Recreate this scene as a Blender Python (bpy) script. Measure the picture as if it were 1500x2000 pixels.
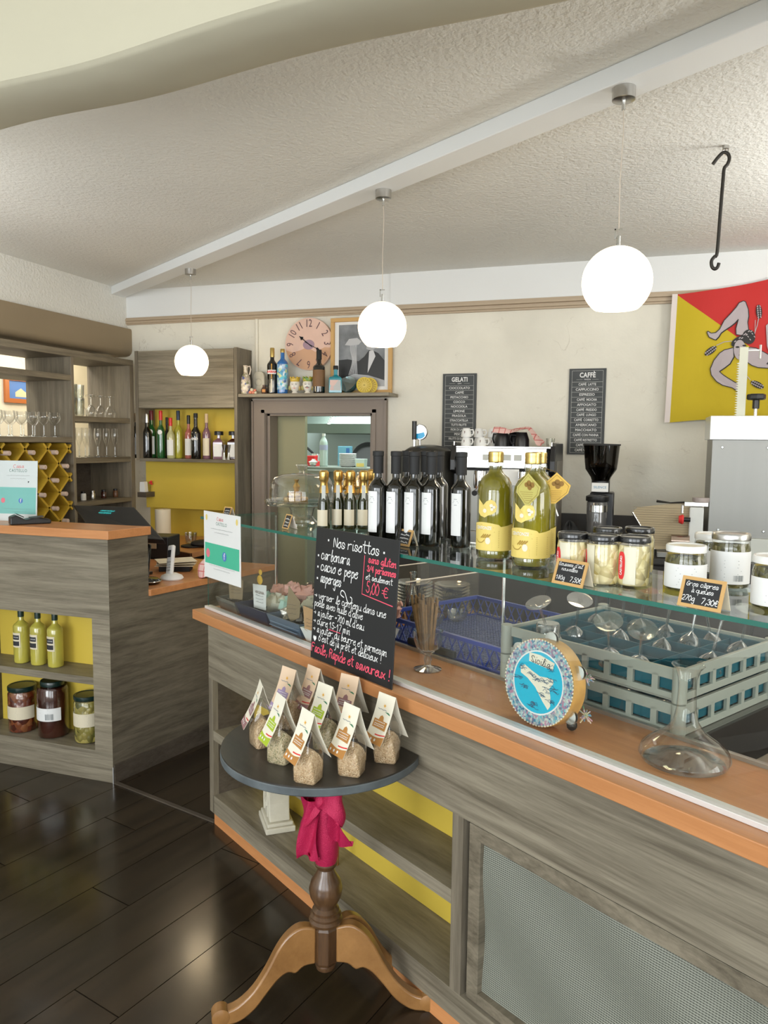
import bpy, math, random
from math import pi, sin, cos, radians as R
from mathutils import Matrix, Vector
random.seed(7)
for o in list(bpy.data.objects): bpy.data.objects.remove(o)
SC = bpy.context.scene
COL = SC.collection

# ------------------------------------------------------------------ camera
CAMH, F = 1.55, 1480.0
PITCH, ROLL, YAW = 0.0921982, 0.0102267, 0.3225522

def ray(x, y):
    """direction in the room seen at a point of the 1500x2000 frame"""
    cp, sp, cr, sr = cos(PITCH), sin(PITCH), cos(ROLL), sin(ROLL)
    u, v = x - 750, y - 1000
    u, v = cr*u + sr*v, -sr*u + cr*v
    r, up = u/F, -v/F
    a, b, z = r, cp + up*sp, -sp + up*cp
    c, s = cos(YAW), sin(YAW)
    return Vector((a*c - b*s, a*s + b*c, z))
def onz(x, y, z):
    d = ray(x, y); return Vector((0, 0, CAMH)) + d*((z - CAMH)/d.z)
def onY(x, y, Y):
    d = ray(x, y); return Vector((0, 0, CAMH)) + d*(Y/d.y)
def onX(x, y, X):
    d = ray(x, y); return Vector((0, 0, CAMH)) + d*(X/d.x)

cam = bpy.data.cameras.new('camera'); camo = bpy.data.objects.new('camera', cam); COL.objects.link(camo)
fw = ray(750, 1000).normalized(); rt = (ray(751, 1000) - ray(750, 1000)).normalized(); upv = (ray(750, 999) - ray(750, 1000)).normalized()
camo.matrix_world = Matrix(((rt.x, upv.x, -fw.x, 0), (rt.y, upv.y, -fw.y, 0), (rt.z, upv.z, -fw.z, CAMH), (0, 0, 0, 1)))
cam.sensor_fit = 'VERTICAL'; cam.sensor_height = 24; cam.lens = F/2000*24; cam.clip_start = .05
SC.camera = camo

# ------------------------------------------------------------------ light, exposure
SC.view_settings.view_transform = 'Standard'; SC.view_settings.look = 'None'
SC.view_settings.gamma = 1; SC.view_settings.exposure = 0.0; SC.view_settings.use_curve_mapping = False
w = bpy.data.worlds.new('world'); SC.world = w; w.use_nodes = True
w.node_tree.nodes['Background'].inputs[0].default_value = (.75, .87, 1, 1); w.node_tree.nodes['Background'].inputs[1].default_value = 1.2
def area(name, loc, rot, sx, sy, power, col):
    l = bpy.data.lights.new(name, 'AREA'); l.shape = 'RECTANGLE'; l.size = sx; l.size_y = sy; l.energy = power; l.color = col
    o = bpy.data.objects.new(name, l); COL.objects.link(o); o.location = loc; o.rotation_euler = rot; return o
# daylight standing in the shop windows of the street side and of the right side
area('window_daylight', (-2.35, -2.55, 1.5), (R(90), 0, 0), 1.7, 1.9, 112, (.93, .97, 1))
area('window_daylight', (-.2, -2.55, 1.5), (R(90), 0, 0), 1.7, 1.9, 62, (.93, .97, 1))
area('window_daylight', (1.95, -2.55, 1.5), (R(90), 0, 0), 1.7, 1.9, 62, (.93, .97, 1))
# added upward fill lights outside the frame, only to brighten the ceiling
for ux, uy, uz, up_ in ((-3.15, 2.1, 1.45, 13), (1.35, 3.3, 1.9, 26), (2.9, 2.3, 1.75, 30)): area('ceiling_fill', (ux, uy, uz), (R(180), 0, 0), .5, .5, up_, (1, .98, .93))
area('side_window_daylight', (3.85, .4, 1.55), (R(90), 0, R(90)), 2.2, 1.7, 70, (1, .96, .9))
area('kitchen_ceiling_light', (-2.2, 6.0, 2.55), (0, 0, 0), 1.2, .5, 55, (.9, 1, .97))
area('back_room_light', (-4.25, 3.9, 2.55), (0, 0, 0), .6, 1.6, 22, (1, .96, .88))
l = bpy.data.lights.new('shelf_lamp', 'POINT'); l.energy = 10; l.color = (1, .85, .6); l.shadow_soft_size = .06
o = bpy.data.objects.new('shelf_lamp', l); COL.objects.link(o); o.location = (-4.3, 5.1, 2.15)

# ------------------------------------------------------------------ materials
def nodes(name):
    m = bpy.data.materials.new(name); m.use_nodes = True; return m, m.node_tree.nodes, m.node_tree.links, m.node_tree.nodes['Principled BSDF']
def mat(name, c, rough=.5, metal=0, coat=0, bump=0, bscale=40, var=0, vscale=8, alpha=None, spec=None, emit=None, es=0, dist=.004, stretch=(1, 1, 1)):
    m, N, L, P = nodes(name)
    P.inputs['Base Color'].default_value = (*c, 1); P.inputs['Roughness'].default_value = rough; P.inputs['Metallic'].default_value = metal
    P.inputs['Coat Weight'].default_value = coat; P.inputs['Coat Roughness'].default_value = .05
    if spec is not None: P.inputs['Specular IOR Level'].default_value = spec
    if emit: P.inputs['Emission Color'].default_value = (*emit, 1); P.inputs['Emission Strength'].default_value = es
    if bump or var:
        tc = N.new('ShaderNodeTexCoord'); mp = N.new('ShaderNodeMapping'); mp.inputs['Scale'].default_value = stretch; L.new(tc.outputs['Object'], mp.inputs[0])
    if bump:
        n = N.new('ShaderNodeTexNoise'); n.inputs['Scale'].default_value = bscale; n.inputs['Detail'].default_value = 4; L.new(mp.outputs[0], n.inputs[0])
        b = N.new('ShaderNodeBump'); b.inputs['Strength'].default_value = bump; b.inputs['Distance'].default_value = dist
        L.new(n.outputs[0], b.inputs['Height']); L.new(b.outputs[0], P.inputs['Normal'])
    if var:
        n = N.new('ShaderNodeTexNoise'); n.inputs['Scale'].default_value = vscale; n.inputs['Detail'].default_value = 5; L.new(mp.outputs[0], n.inputs[0])
        r = N.new('ShaderNodeValToRGB'); r.color_ramp.elements[0].position = .3; r.color_ramp.elements[1].position = .7
        r.color_ramp.elements[0].color = (*[max(0, x*(1-var)) for x in c], 1); r.color_ramp.elements[1].color = (*[min(1, x*(1+var)) for x in c], 1)
        L.new(n.outputs[0], r.inputs[0]); L.new(r.outputs[0], P.inputs['Base Color'])
    return m
def wood(name, dark, light, rough=.5, along=(1.2, 9, 26), coat=0, rnd=True, fine=1.0, wave=0.0):
    """streaky grain running along the axis whose scale is smallest"""
    m, N, L, P = nodes(name)
    tc = N.new('ShaderNodeTexCoord'); mp = N.new('ShaderNodeMapping'); mp.inputs['Scale'].default_value = along
    L.new(tc.outputs['Object'], mp.inputs[0])
    if rnd:
        oi = N.new('ShaderNodeObjectInfo'); mm = N.new('ShaderNodeMath'); mm.operation = 'MULTIPLY'; mm.inputs[1].default_value = 40
        cb = N.new('ShaderNodeCombineXYZ'); L.new(oi.outputs['Random'], mm.inputs[0]); L.new(mm.outputs[0], cb.inputs[0]); L.new(mm.outputs[0], cb.inputs[1]); L.new(cb.outputs[0], mp.inputs['Location'])
    n1 = N.new('ShaderNodeTexNoise'); n1.inputs['Scale'].default_value = 1.0; n1.inputs['Detail'].default_value = 6; n1.inputs['Roughness'].default_value = .62; n1.inputs['Distortion'].default_value = .6
    n2 = N.new('ShaderNodeTexNoise'); n2.inputs['Scale'].default_value = 5.5; n2.inputs['Detail'].default_value = 5; n2.inputs['Roughness'].default_value = .7
    L.new(mp.outputs[0], n1.inputs[0]); L.new(mp.outputs[0], n2.inputs[0])
    mx = N.new('ShaderNodeMath'); mx.operation = 'MULTIPLY_ADD'; mx.inputs[1].default_value = .35*fine; L.new(n2.outputs[0], mx.inputs[0])
    m2 = N.new('ShaderNodeMath'); m2.operation = 'MULTIPLY'; m2.inputs[1].default_value = 1-.35*fine; L.new(n1.outputs[0], m2.inputs[0]); L.new(m2.outputs[0], mx.inputs[2])
    r = N.new('ShaderNodeValToRGB'); e = r.color_ramp.elements
    e[0].position = .36; e[0].color = (*dark, 1); e[1].position = .62; e[1].color = (*light, 1)
    L.new(mx.outputs[0], r.inputs[0]); L.new(r.outputs[0], P.inputs['Base Color'])
    if rnd:
        hs = N.new('ShaderNodeHueSaturation'); ml = N.new('ShaderNodeMapRange'); ml.inputs[3].default_value = .88; ml.inputs[4].default_value = 1.12
        L.new(oi.outputs['Random'], ml.inputs[0]); L.new(ml.outputs[0], hs.inputs['Value']); L.new(r.outputs[0], hs.inputs['Color']); L.new(hs.outputs[0], P.inputs['Base Color'])
    b = N.new('ShaderNodeBump'); b.inputs['Strength'].default_value = .25; b.inputs['Distance'].default_value = .001; L.new(mx.outputs[0], b.inputs['Height']); L.new(b.outputs[0], P.inputs['Normal'])
    P.inputs['Roughness'].default_value = rough; P.inputs['Coat Weight'].default_value = coat; P.inputs['Coat Roughness'].default_value = .12
    return m
def glass(name, tint=(1, 1, 1), base=.04, edge=.85, power=4, rough=.01):
    """thin clear glass: lets light through, mirrors more at grazing angles"""
    m, N, L, P = nodes(name); N.remove(P); out = N['Material Output']
    t = N.new('ShaderNodeBsdfTransparent'); t.inputs[0].default_value = (*tint, 1); g = N.new('ShaderNodeBsdfGlossy'); g.inputs['Roughness'].default_value = rough
    lw = N.new('ShaderNodeLayerWeight'); lw.inputs[0].default_value = .5
    pw = N.new('ShaderNodeMath'); pw.operation = 'POWER'; pw.inputs[1].default_value = power; L.new(lw.outputs['Facing'], pw.inputs[0])
    ma = N.new('ShaderNodeMath'); ma.operation = 'MULTIPLY_ADD'; ma.inputs[1].default_value = edge; ma.inputs[2].default_value = base; L.new(pw.outputs[0], ma.inputs[0])
    mix = N.new('ShaderNodeMixShader'); L.new(ma.outputs[0], mix.inputs[0]); L.new(t.outputs[0], mix.inputs[1]); L.new(g.outputs[0], mix.inputs[2]); L.new(mix.outputs[0], out.inputs[0])
    return m
def mixmat(name, cols, scale, rough=.5, bump=.4, coat=0, voro=True, dist=.004):
    """lumpy contents: cells of several tones with relief"""
    m, N, L, P = nodes(name)
    tc = N.new('ShaderNodeTexCoord'); v = N.new('ShaderNodeTexVoronoi'); v.inputs['Scale'].default_value = scale; L.new(tc.outputs['Object'], v.inputs[0])
    sp = N.new('ShaderNodeSeparateColor'); L.new(v.outputs['Color'], sp.inputs[0])
    r = N.new('ShaderNodeValToRGB'); r.color_ramp.interpolation = 'LINEAR'
    e = r.color_ramp.elements; e[0].color = (*cols[0], 1); e[1].color = (*cols[-1], 1)
    for i, c in enumerate(cols[1:-1]): q = e.new((i+1)/(len(cols)-1)); q.color = (*c, 1)
    L.new(sp.outputs[0], r.inputs[0]); L.new(r.outputs[0], P.inputs['Base Color'])
    b = N.new('ShaderNodeBump'); b.invert = True; b.inputs['Strength'].default_value = bump; b.inputs['Distance'].default_value = dist; L.new(v.outputs['Distance'], b.inputs['Height']); L.new(b.outputs[0], P.inputs['Normal'])
    P.inputs['Roughness'].default_value = rough; P.inputs['Coat Weight'].default_value = coat
    return m

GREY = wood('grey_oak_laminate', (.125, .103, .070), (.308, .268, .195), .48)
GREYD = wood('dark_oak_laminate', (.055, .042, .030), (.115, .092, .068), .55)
GREYV = wood('grey_oak_upright', (.125, .103, .073), (.262, .224, .162), .48, along=(26, 9, 1.2))
GREYX = wood('grey_oak_crosswise', (.10, .082, .055), (.248, .211, .150), .48, along=(9, 1.2, 26))
ORANGE = wood('beech_edge', (.50, .205, .070), (.62, .275, .105), .38, along=(1.2, 20, 20), coat=.25)
PLANK = wood('floor_plank_wood', (.011, .008, .005), (.040, .027, .015), .24, along=(14, 1.0, 10), coat=.3)
PLANKC = mat('floor_subfloor', (.02, .015, .012), .5)
TABLETOP = wood('ebonised_tabletop', (.022, .019, .015), (.045, .038, .029), .35, along=(2, 14, 20), rnd=False)
RIM = mat('worn_grey_rim', (.10, .115, .12), .45, var=.3, vscale=14)
WALNUT = wood('walnut_column', (.055, .026, .011), (.135, .068, .028), .3, along=(16, 16, 2), coat=.4, rnd=False)
LEGW = wood('amber_leg_wood', (.22, .10, .028), (.40, .20, .065), .3, along=(3, 3, 3), coat=.4, rnd=False)
YEL = mat('yellow_panel', (.68, .50, .07), .42, var=.04, vscale=2)
YELW = mat('ochre_wine_rack', (.55, .36, .035), .5)
CEIL = mat('textured_ceiling_plaster', (.78, .775, .73), .9, bump=.6, bscale=60, var=.05, vscale=1.1, dist=.012)
CREAM = mat('cream_wall_plaster', (.76, .725, .62), .75, bump=.5, bscale=9, var=.06, vscale=3.2, dist=.012)
def trowel(m):
    N, L = m.node_tree.nodes, m.node_tree.links; P = N['Principled BSDF']; src = P.inputs['Base Color'].links[0].from_socket
    tc = N.new('ShaderNodeTexCoord'); n1 = N.new('ShaderNodeTexNoise'); n1.inputs['Scale'].default_value = 3; n1.inputs['Detail'].default_value = 5; n1.inputs['Distortion'].default_value = 1.5; L.new(tc.outputs['Object'], n1.inputs[0])
    ab = N.new('ShaderNodeMath'); ab.operation = 'SUBTRACT'; ab.inputs[1].default_value = .5; L.new(n1.outputs[0], ab.inputs[0]); a2 = N.new('ShaderNodeMath'); a2.operation = 'ABSOLUTE'; L.new(ab.outputs[0], a2.inputs[0])
    rp = N.new('ShaderNodeMapRange'); rp.inputs[1].default_value = 0; rp.inputs[2].default_value = .006; rp.inputs[3].default_value = 1; rp.inputs[4].default_value = 0; L.new(a2.outputs[0], rp.inputs[0])
    n2 = N.new('ShaderNodeTexNoise'); n2.inputs['Scale'].default_value = 5; n2.inputs['Detail'].default_value = 3; L.new(tc.outputs['Object'], n2.inputs[0]); r2 = N.new('ShaderNodeMapRange'); r2.inputs[1].default_value = .5; r2.inputs[2].default_value = .68; r2.inputs[4].default_value = .45; L.new(n2.outputs[0], r2.inputs[0])
    ml = N.new('ShaderNodeMath'); ml.operation = 'MULTIPLY'; L.new(rp.outputs[0], ml.inputs[0]); L.new(r2.outputs[0], ml.inputs[1])
    mx = N.new('ShaderNodeMix'); mx.data_type = 'RGBA'; mx.inputs[7].default_value = (.40, .34, .26, 1); L.new(ml.outputs[0], mx.inputs[0]); L.new(src, mx.inputs[6]); L.new(mx.outputs[2], P.inputs['Base Color'])
trowel(CREAM)
WHITE = mat('white_paint', (.86, .88, .88), .55, bump=.08, bscale=60)
BAND = mat('white_band_plaster', (.78, .79, .78), .7, bump=.3, bscale=90, dist=.002)
TAUPE = mat('taupe_beam_plaster', (.30, .235, .15), .7, bump=.3, bscale=6, var=.06, vscale=2, dist=.01)
MOLD = mat('beige_moulding', (.46, .36, .25), .5)
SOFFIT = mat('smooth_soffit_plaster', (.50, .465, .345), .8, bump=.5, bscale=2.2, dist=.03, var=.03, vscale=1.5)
FRAMEP = mat('taupe_door_paint', (.255, .205, .165), .5, bump=.1, bscale=12, stretch=(3, 3, .5))
OLIVE = mat('olive_door_paint', (.34, .325, .19), .6)
KWALL = mat('kitchen_white_wall', (.62, .72, .72), .4)
STEEL = mat('brushed_steel', (.27, .265, .245), .42, 1, bump=.05, bscale=60, stretch=(1, 1, .05), var=.08, vscale=3)
STEELB = mat('bright_steel', (.74, .75, .74), .18, 1)
CHROME = mat('chrome', (.85, .85, .86), .06, 1)
NICKEL = mat('satin_nickel', (.55, .54, .52), .28, 1)
BLACK = mat('black_plastic', (.012, .012, .013), .35)
MATTBLK = mat('matt_black', (.012, .012, .012), .65)
GLOSSBLK = mat('gloss_black', (.006, .006, .006), .12, coat=.5)
CHALK = mat('blackboard', (.017, .018, .020), .38)
CHALKW = mat('white_chalk_ink', (.86, .86, .84), .8)
CHALKP = mat('pink_chalk_ink', (.86, .10, .16), .8)
PAPER = mat('white_paper', (.85, .86, .86), .7)
CREAMP = mat('cream_paper', (.83, .76, .60), .7)
KRAFT = mat('kraft_card', (.26, .19, .11), .8)
KRAFTL = mat('pale_kraft_card', (.50, .30, .15), .8)
PINE = mat('pine_card_frame', (.60, .36, .13), .6)
GREENP = mat('green_print', (.07, .48, .30), .7)
INKG = mat('grey_print_ink', (.28, .30, .30), .8)
INKD = mat('dark_print_ink', (.03, .03, .035), .8)
INKGR = mat('green_print_ink', (.05, .20, .10), .8)
RED = mat('red_print', (.70, .03, .03), .6)
BLUEP = mat('blue_print', (.05, .16, .45), .6)
GLASS = glass('case_glass', (.975, .99, .98), .055, .8, 5)
GEDGE = mat('green_glass_edge', (.008, .13, .095), .2, coat=.4)
GW = glass('glassware', (.97, .975, .975), .06, .85, 2.2)
GWT = glass('thick_glassware', (.93, .95, .94), .12, .85, 1.6)
BGREEN = mat('dark_bottle_glass', (.006, .006, .004), .07, coat=1)
BGREENL = mat('green_bottle_glass', (.012, .09, .02), .08, coat=1)
OILG = mat('golden_oil', (.19, .165, .010), .06, coat=1, var=.6, vscale=16, stretch=(1, 1, .3))
LIMONC = mat('pale_yellow_liqueur', (.50, .44, .07), .08, coat=1, var=.12, vscale=9)
GOLD = mat('gold_foil', (.80, .52, .16), .28, 1, bump=.6, bscale=70, dist=.002)
GOLDL = mat('gold_cap', (.66, .48, .16), .3, 1)
LABY = mat('yellow_label', (.80, .62, .17), .6)
LABD = mat('ochre_label_print', (.42, .26, .04), .7)
LABW = mat('white_label', (.80, .80, .78), .6)
LABC = mat('champagne_label', (.72, .64, .47), .45)
LABG = mat('grey_slip_label', (.55, .56, .52), .6)
GLOBE = mat('opal_glass_glow', (.95, .9, .8), .3, emit=(1, .80, .50), es=3.4)
CORD = mat('cord_clear', (.55, .47, .38), .5)
BEIGEP = mat('beige_pouch', (.8, .7, .6), .6)
TEAL = mat('teal_plastic', (.004, .10, .135), .35)
RACKG = mat('rack_grey_green', (.33, .35, .30), .4)
CRATE = mat('blue_crate_plastic', (.025, .055, .30), .35)
GLITR = mat('crimson_glitter_ribbon', (.50, .012, .075), .45, bump=1, bscale=400, dist=.002, metal=.25)
STONE = mat('pale_carved_stone', (.60, .56, .45), .8, bump=.6, bscale=30, var=.1, vscale=12)
RICE = mixmat('risotto_rice', [(.62, .42, .24), (.78, .60, .38), (.50, .32, .16)], 260, .5, .8, coat=.5)
RICEG = mixmat('green_risotto_rice', [(.62, .50, .30), (.70, .60, .40), (.32, .30, .15)], 260, .5, .8, coat=.5)
GARLIC = mixmat('garlic_cloves_in_oil', [(.72, .62, .30), (.80, .70, .42), (.50, .38, .10)], 48, .25, 1.0, coat=1, dist=.012)
CAPER = mixmat('capers_in_brine', [(.05, .05, .01), (.11, .10, .02), (.02, .02, .005)], 60, .25, .8, coat=1, dist=.008)
SUNDRY = mixmat('red_peppers_in_oil', [(.06, .008, .004), (.16, .03, .01), (.26, .09, .03)], 34, .2, .8, coat=1, dist=.01)
CHUTNEY = mat('dark_red_preserve', (.045, .010, .005), .12, coat=1, var=.5, vscale=16)
OLIVES = mixmat('green_olives_in_brine', [(.25, .22, .05), (.45, .36, .10), (.10, .10, .02)], 36, .2, 1, coat=1, dist=.012)
GRISS = mat('breadstick_crust', (.25, .135, .05), .7, var=.25, vscale=60)
PINKCL = mat('pink_check_cloth', (.78, .56, .50), .9)
IRON = mat('dark_iron', (.035, .032, .028), .4, .6)

# ------------------------------------------------------------------ mesh builder
class M:
    def __init__(s): s.v = []; s.f = []
    def add(s, vs, fs):
        k = len(s.v); s.v += [tuple(a) for a in vs]; s.f += [tuple(i + k for i in f) for f in fs]; return s
    def box(s, x0, x1, y0, y1, z0, z1):
        return s.add([(x0,y0,z0),(x1,y0,z0),(x1,y1,z0),(x0,y1,z0),(x0,y0,z1),(x1,y0,z1),(x1,y1,z1),(x0,y1,z1)],
                     [(0,3,2,1),(4,5,6,7),(0,1,5,4),(1,2,6,5),(2,3,7,6),(3,0,4,7)])
    def rbox(s, cx, cy, cz, sx, sy, sz, rx=0, ry=0, rz=0):
        m = M().box(-sx/2, sx/2, -sy/2, sy/2, -sz/2, sz/2); m.xf(Matrix.Translation((cx,cy,cz)) @ Matrix.Rotation(rz,4,'Z') @ Matrix.Rotation(ry,4,'Y') @ Matrix.Rotation(rx,4,'X')); return s.add(m.v, m.f)
    def xf(s, mt):
        s.v = [tuple(mt @ Vector(a)) for a in s.v]; return s
    def lathe(s, prof, n=24, cx=0, cy=0, cz=0, a0=0, a1=2*pi, sx=1, sy=1, caps=True):
        full = abs(a1-a0-2*pi) < 1e-6; k = n if full else n+1; vs = []; fs = []
        for r, z in prof:
            for i in range(k):
                a = a0 + (a1-a0)*i/n; vs.append((cx+r*cos(a)*sx, cy+r*sin(a)*sy, cz+z))
        for j in range(len(prof)-1):
            for i in range(n):
                i2 = (i+1) % k; fs.append((j*k+i, j*k+i2, (j+1)*k+i2, (j+1)*k+i))
        if full and caps:
            if prof[0][0] > 1e-5: fs.append(tuple(range(k-1, -1, -1)))
            if prof[-1][0] > 1e-5: fs.append(tuple((len(prof)-1)*k+i for i in range(k)))
        return s.add(vs, fs)
    def cyl(s, p, q, r, n=12, r2=None):
        return s.tube([p, q], [r, r if r2 is None else r2], n)
    def tube(s, pts, r, n=8, closed=False):
        pts = [Vector(p) for p in pts]; N_ = len(pts); rr = r if isinstance(r, (list, tuple)) else [r]*N_
        vs = []; fs = []; prev = None
        for i, p in enumerate(pts):
            if closed: t = pts[(i+1) % N_] - pts[i-1]
            else: t = pts[min(i+1, N_-1)] - pts[max(i-1, 0)]
            t.normalize()
            if prev is None:
                a = Vector((0,0,1)) if abs(t.z) < .9 else Vector((1,0,0)); x = t.cross(a).normalized()
            else:
                x = (prev - t*prev.dot(t)).normalized()
            prev = x; y = t.cross(x)
            for k in range(n):
                an = 2*pi*k/n; vs.append(p + (x*cos(an) + y*sin(an))*rr[i])
        for i in range(N_ if closed else N_-1):
            j = (i+1) % N_
            for k in range(n): fs.append((i*n+k, i*n+(k+1) % n, j*n+(k+1) % n, j*n+k))
        if not closed: fs.append(tuple(range(n-1, -1, -1))); fs.append(tuple((N_-1)*n+k for k in range(n)))
        return s.add(vs, fs)
    def prism(s, poly, a, b, ax='z'):
        n = len(poly); mk = {'z': lambda p, t: (p[0], p[1], t), 'y': lambda p, t: (p[0], t, p[1]), 'x': lambda p, t: (t, p[0], p[1])}[ax]
        vs = [mk(p, a) for p in poly] + [mk(p, b) for p in poly]
        return s.add(vs, [tuple(range(n-1,-1,-1)), tuple(range(n, 2*n))] + [(i, (i+1) % n, n+(i+1) % n, n+i) for i in range(n)])
    def sph(s, c, r, n=12, m=8, sx=1, sy=1, sz=1):
        return s.lathe([(max(1e-6, r*sin(pi*j/m)), -r*cos(pi*j/m)*sz) for j in range(m+1)], n, c[0], c[1], c[2], sx=sx, sy=sy)
    def arc(s, r, z0, z1, a0, a1, n=10, cx=0, cy=0, t=.0006):
        return s.lathe([(r, z0), (r+t, z0), (r+t, z1), (r, z1)], n, cx, cy, 0, a0, a1)
    def grid(s, fn, nu, nv, closeu=False):
        vs = [fn(i/nu, j/nv) for j in range(nv+1) for i in range(nu+1)]
        fs = [(j*(nu+1)+i, j*(nu+1)+i+1, (j+1)*(nu+1)+i+1, (j+1)*(nu+1)+i) for j in range(nv) for i in range(nu)]
        return s.add(vs, fs)
    def sheet(s, fn, nu, nv, t=.002):
        """grid with thickness (t along -y)"""
        k = (nu+1)*(nv+1); a = [fn(i/nu, j/nv) for j in range(nv+1) for i in range(nu+1)]; b = [(p[0], p[1]+t, p[2]) for p in a]
        q = lambda i, j: j*(nu+1)+i
        fs = [(q(i,j), q(i+1,j), q(i+1,j+1), q(i,j+1)) for j in range(nv) for i in range(nu)]
        fs += [tuple(k+x for x in reversed(f)) for f in fs]
        for i in range(nu): fs += [(q(i+1,0), q(i,0), k+q(i,0), k+q(i+1,0)), (q(i,nv), q(i+1,nv), k+q(i+1,nv), k+q(i,nv))]
        for j in range(nv): fs += [(q(0,j), q(0,j+1), k+q(0,j+1), k+q(0,j)), (q(nu,j+1), q(nu,j), k+q(nu,j), k+q(nu,j+1))]
        return s.add(a+b, fs)
    def ribbon(s, pts, wd, y=0):
        """flat stroke in the x-z plane"""
        pts = [Vector((p[0], p[1])) for p in pts]
        if len(pts) < 2: return s
        L_ = []; 
        for i, p in enumerate(pts):
            t = (pts[min(i+1, len(pts)-1)] - pts[max(i-1, 0)]); t = t.normalized() if t.length > 1e-9 else Vector((1, 0)); n = Vector((-t.y, t.x))*wd/2
            e = t*wd*.4*(-1 if i == 0 else 1 if i == len(pts)-1 else 0)
            L_ += [(p.x+n.x+e.x, y, p.y+n.y+e.y), (p.x-n.x+e.x, y, p.y-n.y+e.y)]
        return s.add(L_, [(2*i, 2*i+1, 2*i+3, 2*i+2) for i in range(len(pts)-1)])
    def rectxz(s, x0, x1, z0, z1, y): return s.add([(x0,y,z0),(x1,y,z0),(x1,y,z1),(x0,y,z1)], [(0,1,2,3)])

def obj(name, m, material, parent=None, smooth=True, kind=None, bev=0, loc=None, label=None):
    me = bpy.data.meshes.new(name); me.from_pydata(m.v, [], m.f); me.update(); me.materials.append(material)
    if smooth:
        me.polygons.foreach_set('use_smooth', [True]*len(me.polygons)); me.set_sharp_from_angle(angle=R(38))
    o = bpy.data.objects.new(name, me); COL.objects.link(o)
    if parent: o.parent = parent
    if loc is not None: o.location = loc
    if kind: o['kind'] = kind
    if label: o['label'] = label
    if bev:
        b = o.modifiers.new('bevel', 'BEVEL'); b.width = bev; b.segments = 2; b.limit_method = 'ANGLE'; b.angle_limit = R(40)
    return o
def thing(name, label, cat, loc=(0,0,0), rz=0, group=None):
    o = bpy.data.objects.new(name, None); COL.objects.link(o); o.empty_display_size = .05
    o.location = loc; o.rotation_euler = (0, 0, rz); o['label'] = label; o['category'] = cat
    if group: o['group'] = group
    return o
def tag(o, label, cat, group=None):
    o['label'] = label; o['category'] = cat
    if group: o['group'] = group
    return o
KIDS = lambda o: [c for c in bpy.data.objects if c.parent == o]
def dup(root, loc, rz=None, label=None, group=None):
    def cp(o, par):
        c = o.copy(); COL.objects.link(c); c.parent = par
        for k in o.children: cp(k, c)
        return c
    r = cp(root, None); r.location = loc
    if rz is not None: r.rotation_euler = (r.rotation_euler[0], r.rotation_euler[1], rz)
    if label: r['label'] = label
    if group: r['group'] = group
    return r
def struct(name, m, material, smooth=False, parent=None, bev=0):
    o = obj(name, m, material, parent, smooth, bev=bev)
    if parent is None: o['kind'] = 'structure'
    return o

# flat text turned into mesh, written in the x-z plane facing -y
def textm(s, size, cx=0, cz=0, y=0, align='CENTER', shear=0, bold=0, space=1.0, sx=1.0, lspace=1.0):
    c = bpy.data.curves.new('t', 'FONT'); c.body = s; c.size = size; c.align_x = align; c.align_y = 'CENTER'; c.shear = shear; c.offset = bold; c.space_character = space; c.space_line = lspace; c.resolution_u = 2
    o = bpy.data.objects.new('t', c); COL.objects.link(o); bpy.context.view_layer.update()
    me = bpy.data.meshes.new_from_object(o.evaluated_get(bpy.context.evaluated_depsgraph_get()))
    m = M(); m.v = [(cx + v.co.x*sx, y, cz + v.co.y) for v in me.vertices]; m.f = [tuple(p.vertices) for p in me.polygons]
    bpy.data.objects.remove(o); bpy.data.curves.remove(c); bpy.data.meshes.remove(me); return m
def wrap(m, r, a0):
    """wrap a flat x-z mesh on a cylinder of radius r, x=0 at angle a0"""
    m.v = [(r*cos(a0 + x/r), r*sin(a0 + x/r), z) for x, y, z in m.v]; return m

# hand lettering: strokes on a grid, x 0-5, y 0-9, baseline 3
G = {'a':'46 26 14 13 23 45|46 43 53','b':'29 13 33 45 36 25','c':'45 36 16 04 13 33 44','d':'46 26 04 13 33 45|49 43 53','e':'05 35 46 26 04 13 33 44','f':'48 39 29 23 11|06 46',
 'g':'46 26 04 23 45|46 41 30 11','h':'19 13|15 36 46 43 53','i':'16 13 23|28 28','j':'36 31 10|38 38','l':'03 38 29 13 33','m':'06 03|05 16 26 23|25 36 46 43','n':'06 03|05 26 36 33 43','o':'26 04 13 33 45 26 46',
 'p':'16 10|15 36 45 33 13','q':'46 16 04 33 45|46 40','r':'06 03|05 26 46','s':'45 36 16 15 34 44 33 13 04','t':'29 24 33 43|07 47','u':'06 04 13 33 45|46 43 53','v':'06 23 46','x':'06 43|46 03','y':'06 23|46 10','z':'06 46 03 43',
 'N':'03 08 43 48|','R':'03 08 38 47 36 06|26 43','F':'48 08 03|06 36','S':'47 38 18 07 16 34 43 23 04','P':'03 08 38 46 35 05','G':'47 28 05 13 33 45 25','V':'08 23 48',
 '0':'28 06 05 13 33 45 46 28','1':'06 28 23','2':'07 28 46 03 43','3':'07 28 46 26 44 23 04','4':'38 05 45|38 33','5':'48 18 16 36 44 23 04','7':'08 48 13','8':'28 16 34 23 04 36 28','/':'48 03','C':'47 28 06 04 13 33','€':'47 28 16 14 23 43|06 36|05 35',
 ',':'24 12',"'":'29 27','.':'23 23','!':'29 25|23 23','-':'05 35','~':'05 16 25 36','>':'05 45|36 45 34','*':'25 25','%':'48 28 06 05 23 43|06 36|05 35','(':'08 36 03',':':'26 26|24 24'}
ACC = {'é':('e','27 39'),'è':('e','19 27'),'ê':('e','17 28 37'),'à':('a','19 27'),'â':('a','17 28 37'),'î':('i','17 28 37'),'ç':('c','23 21')}
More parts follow.
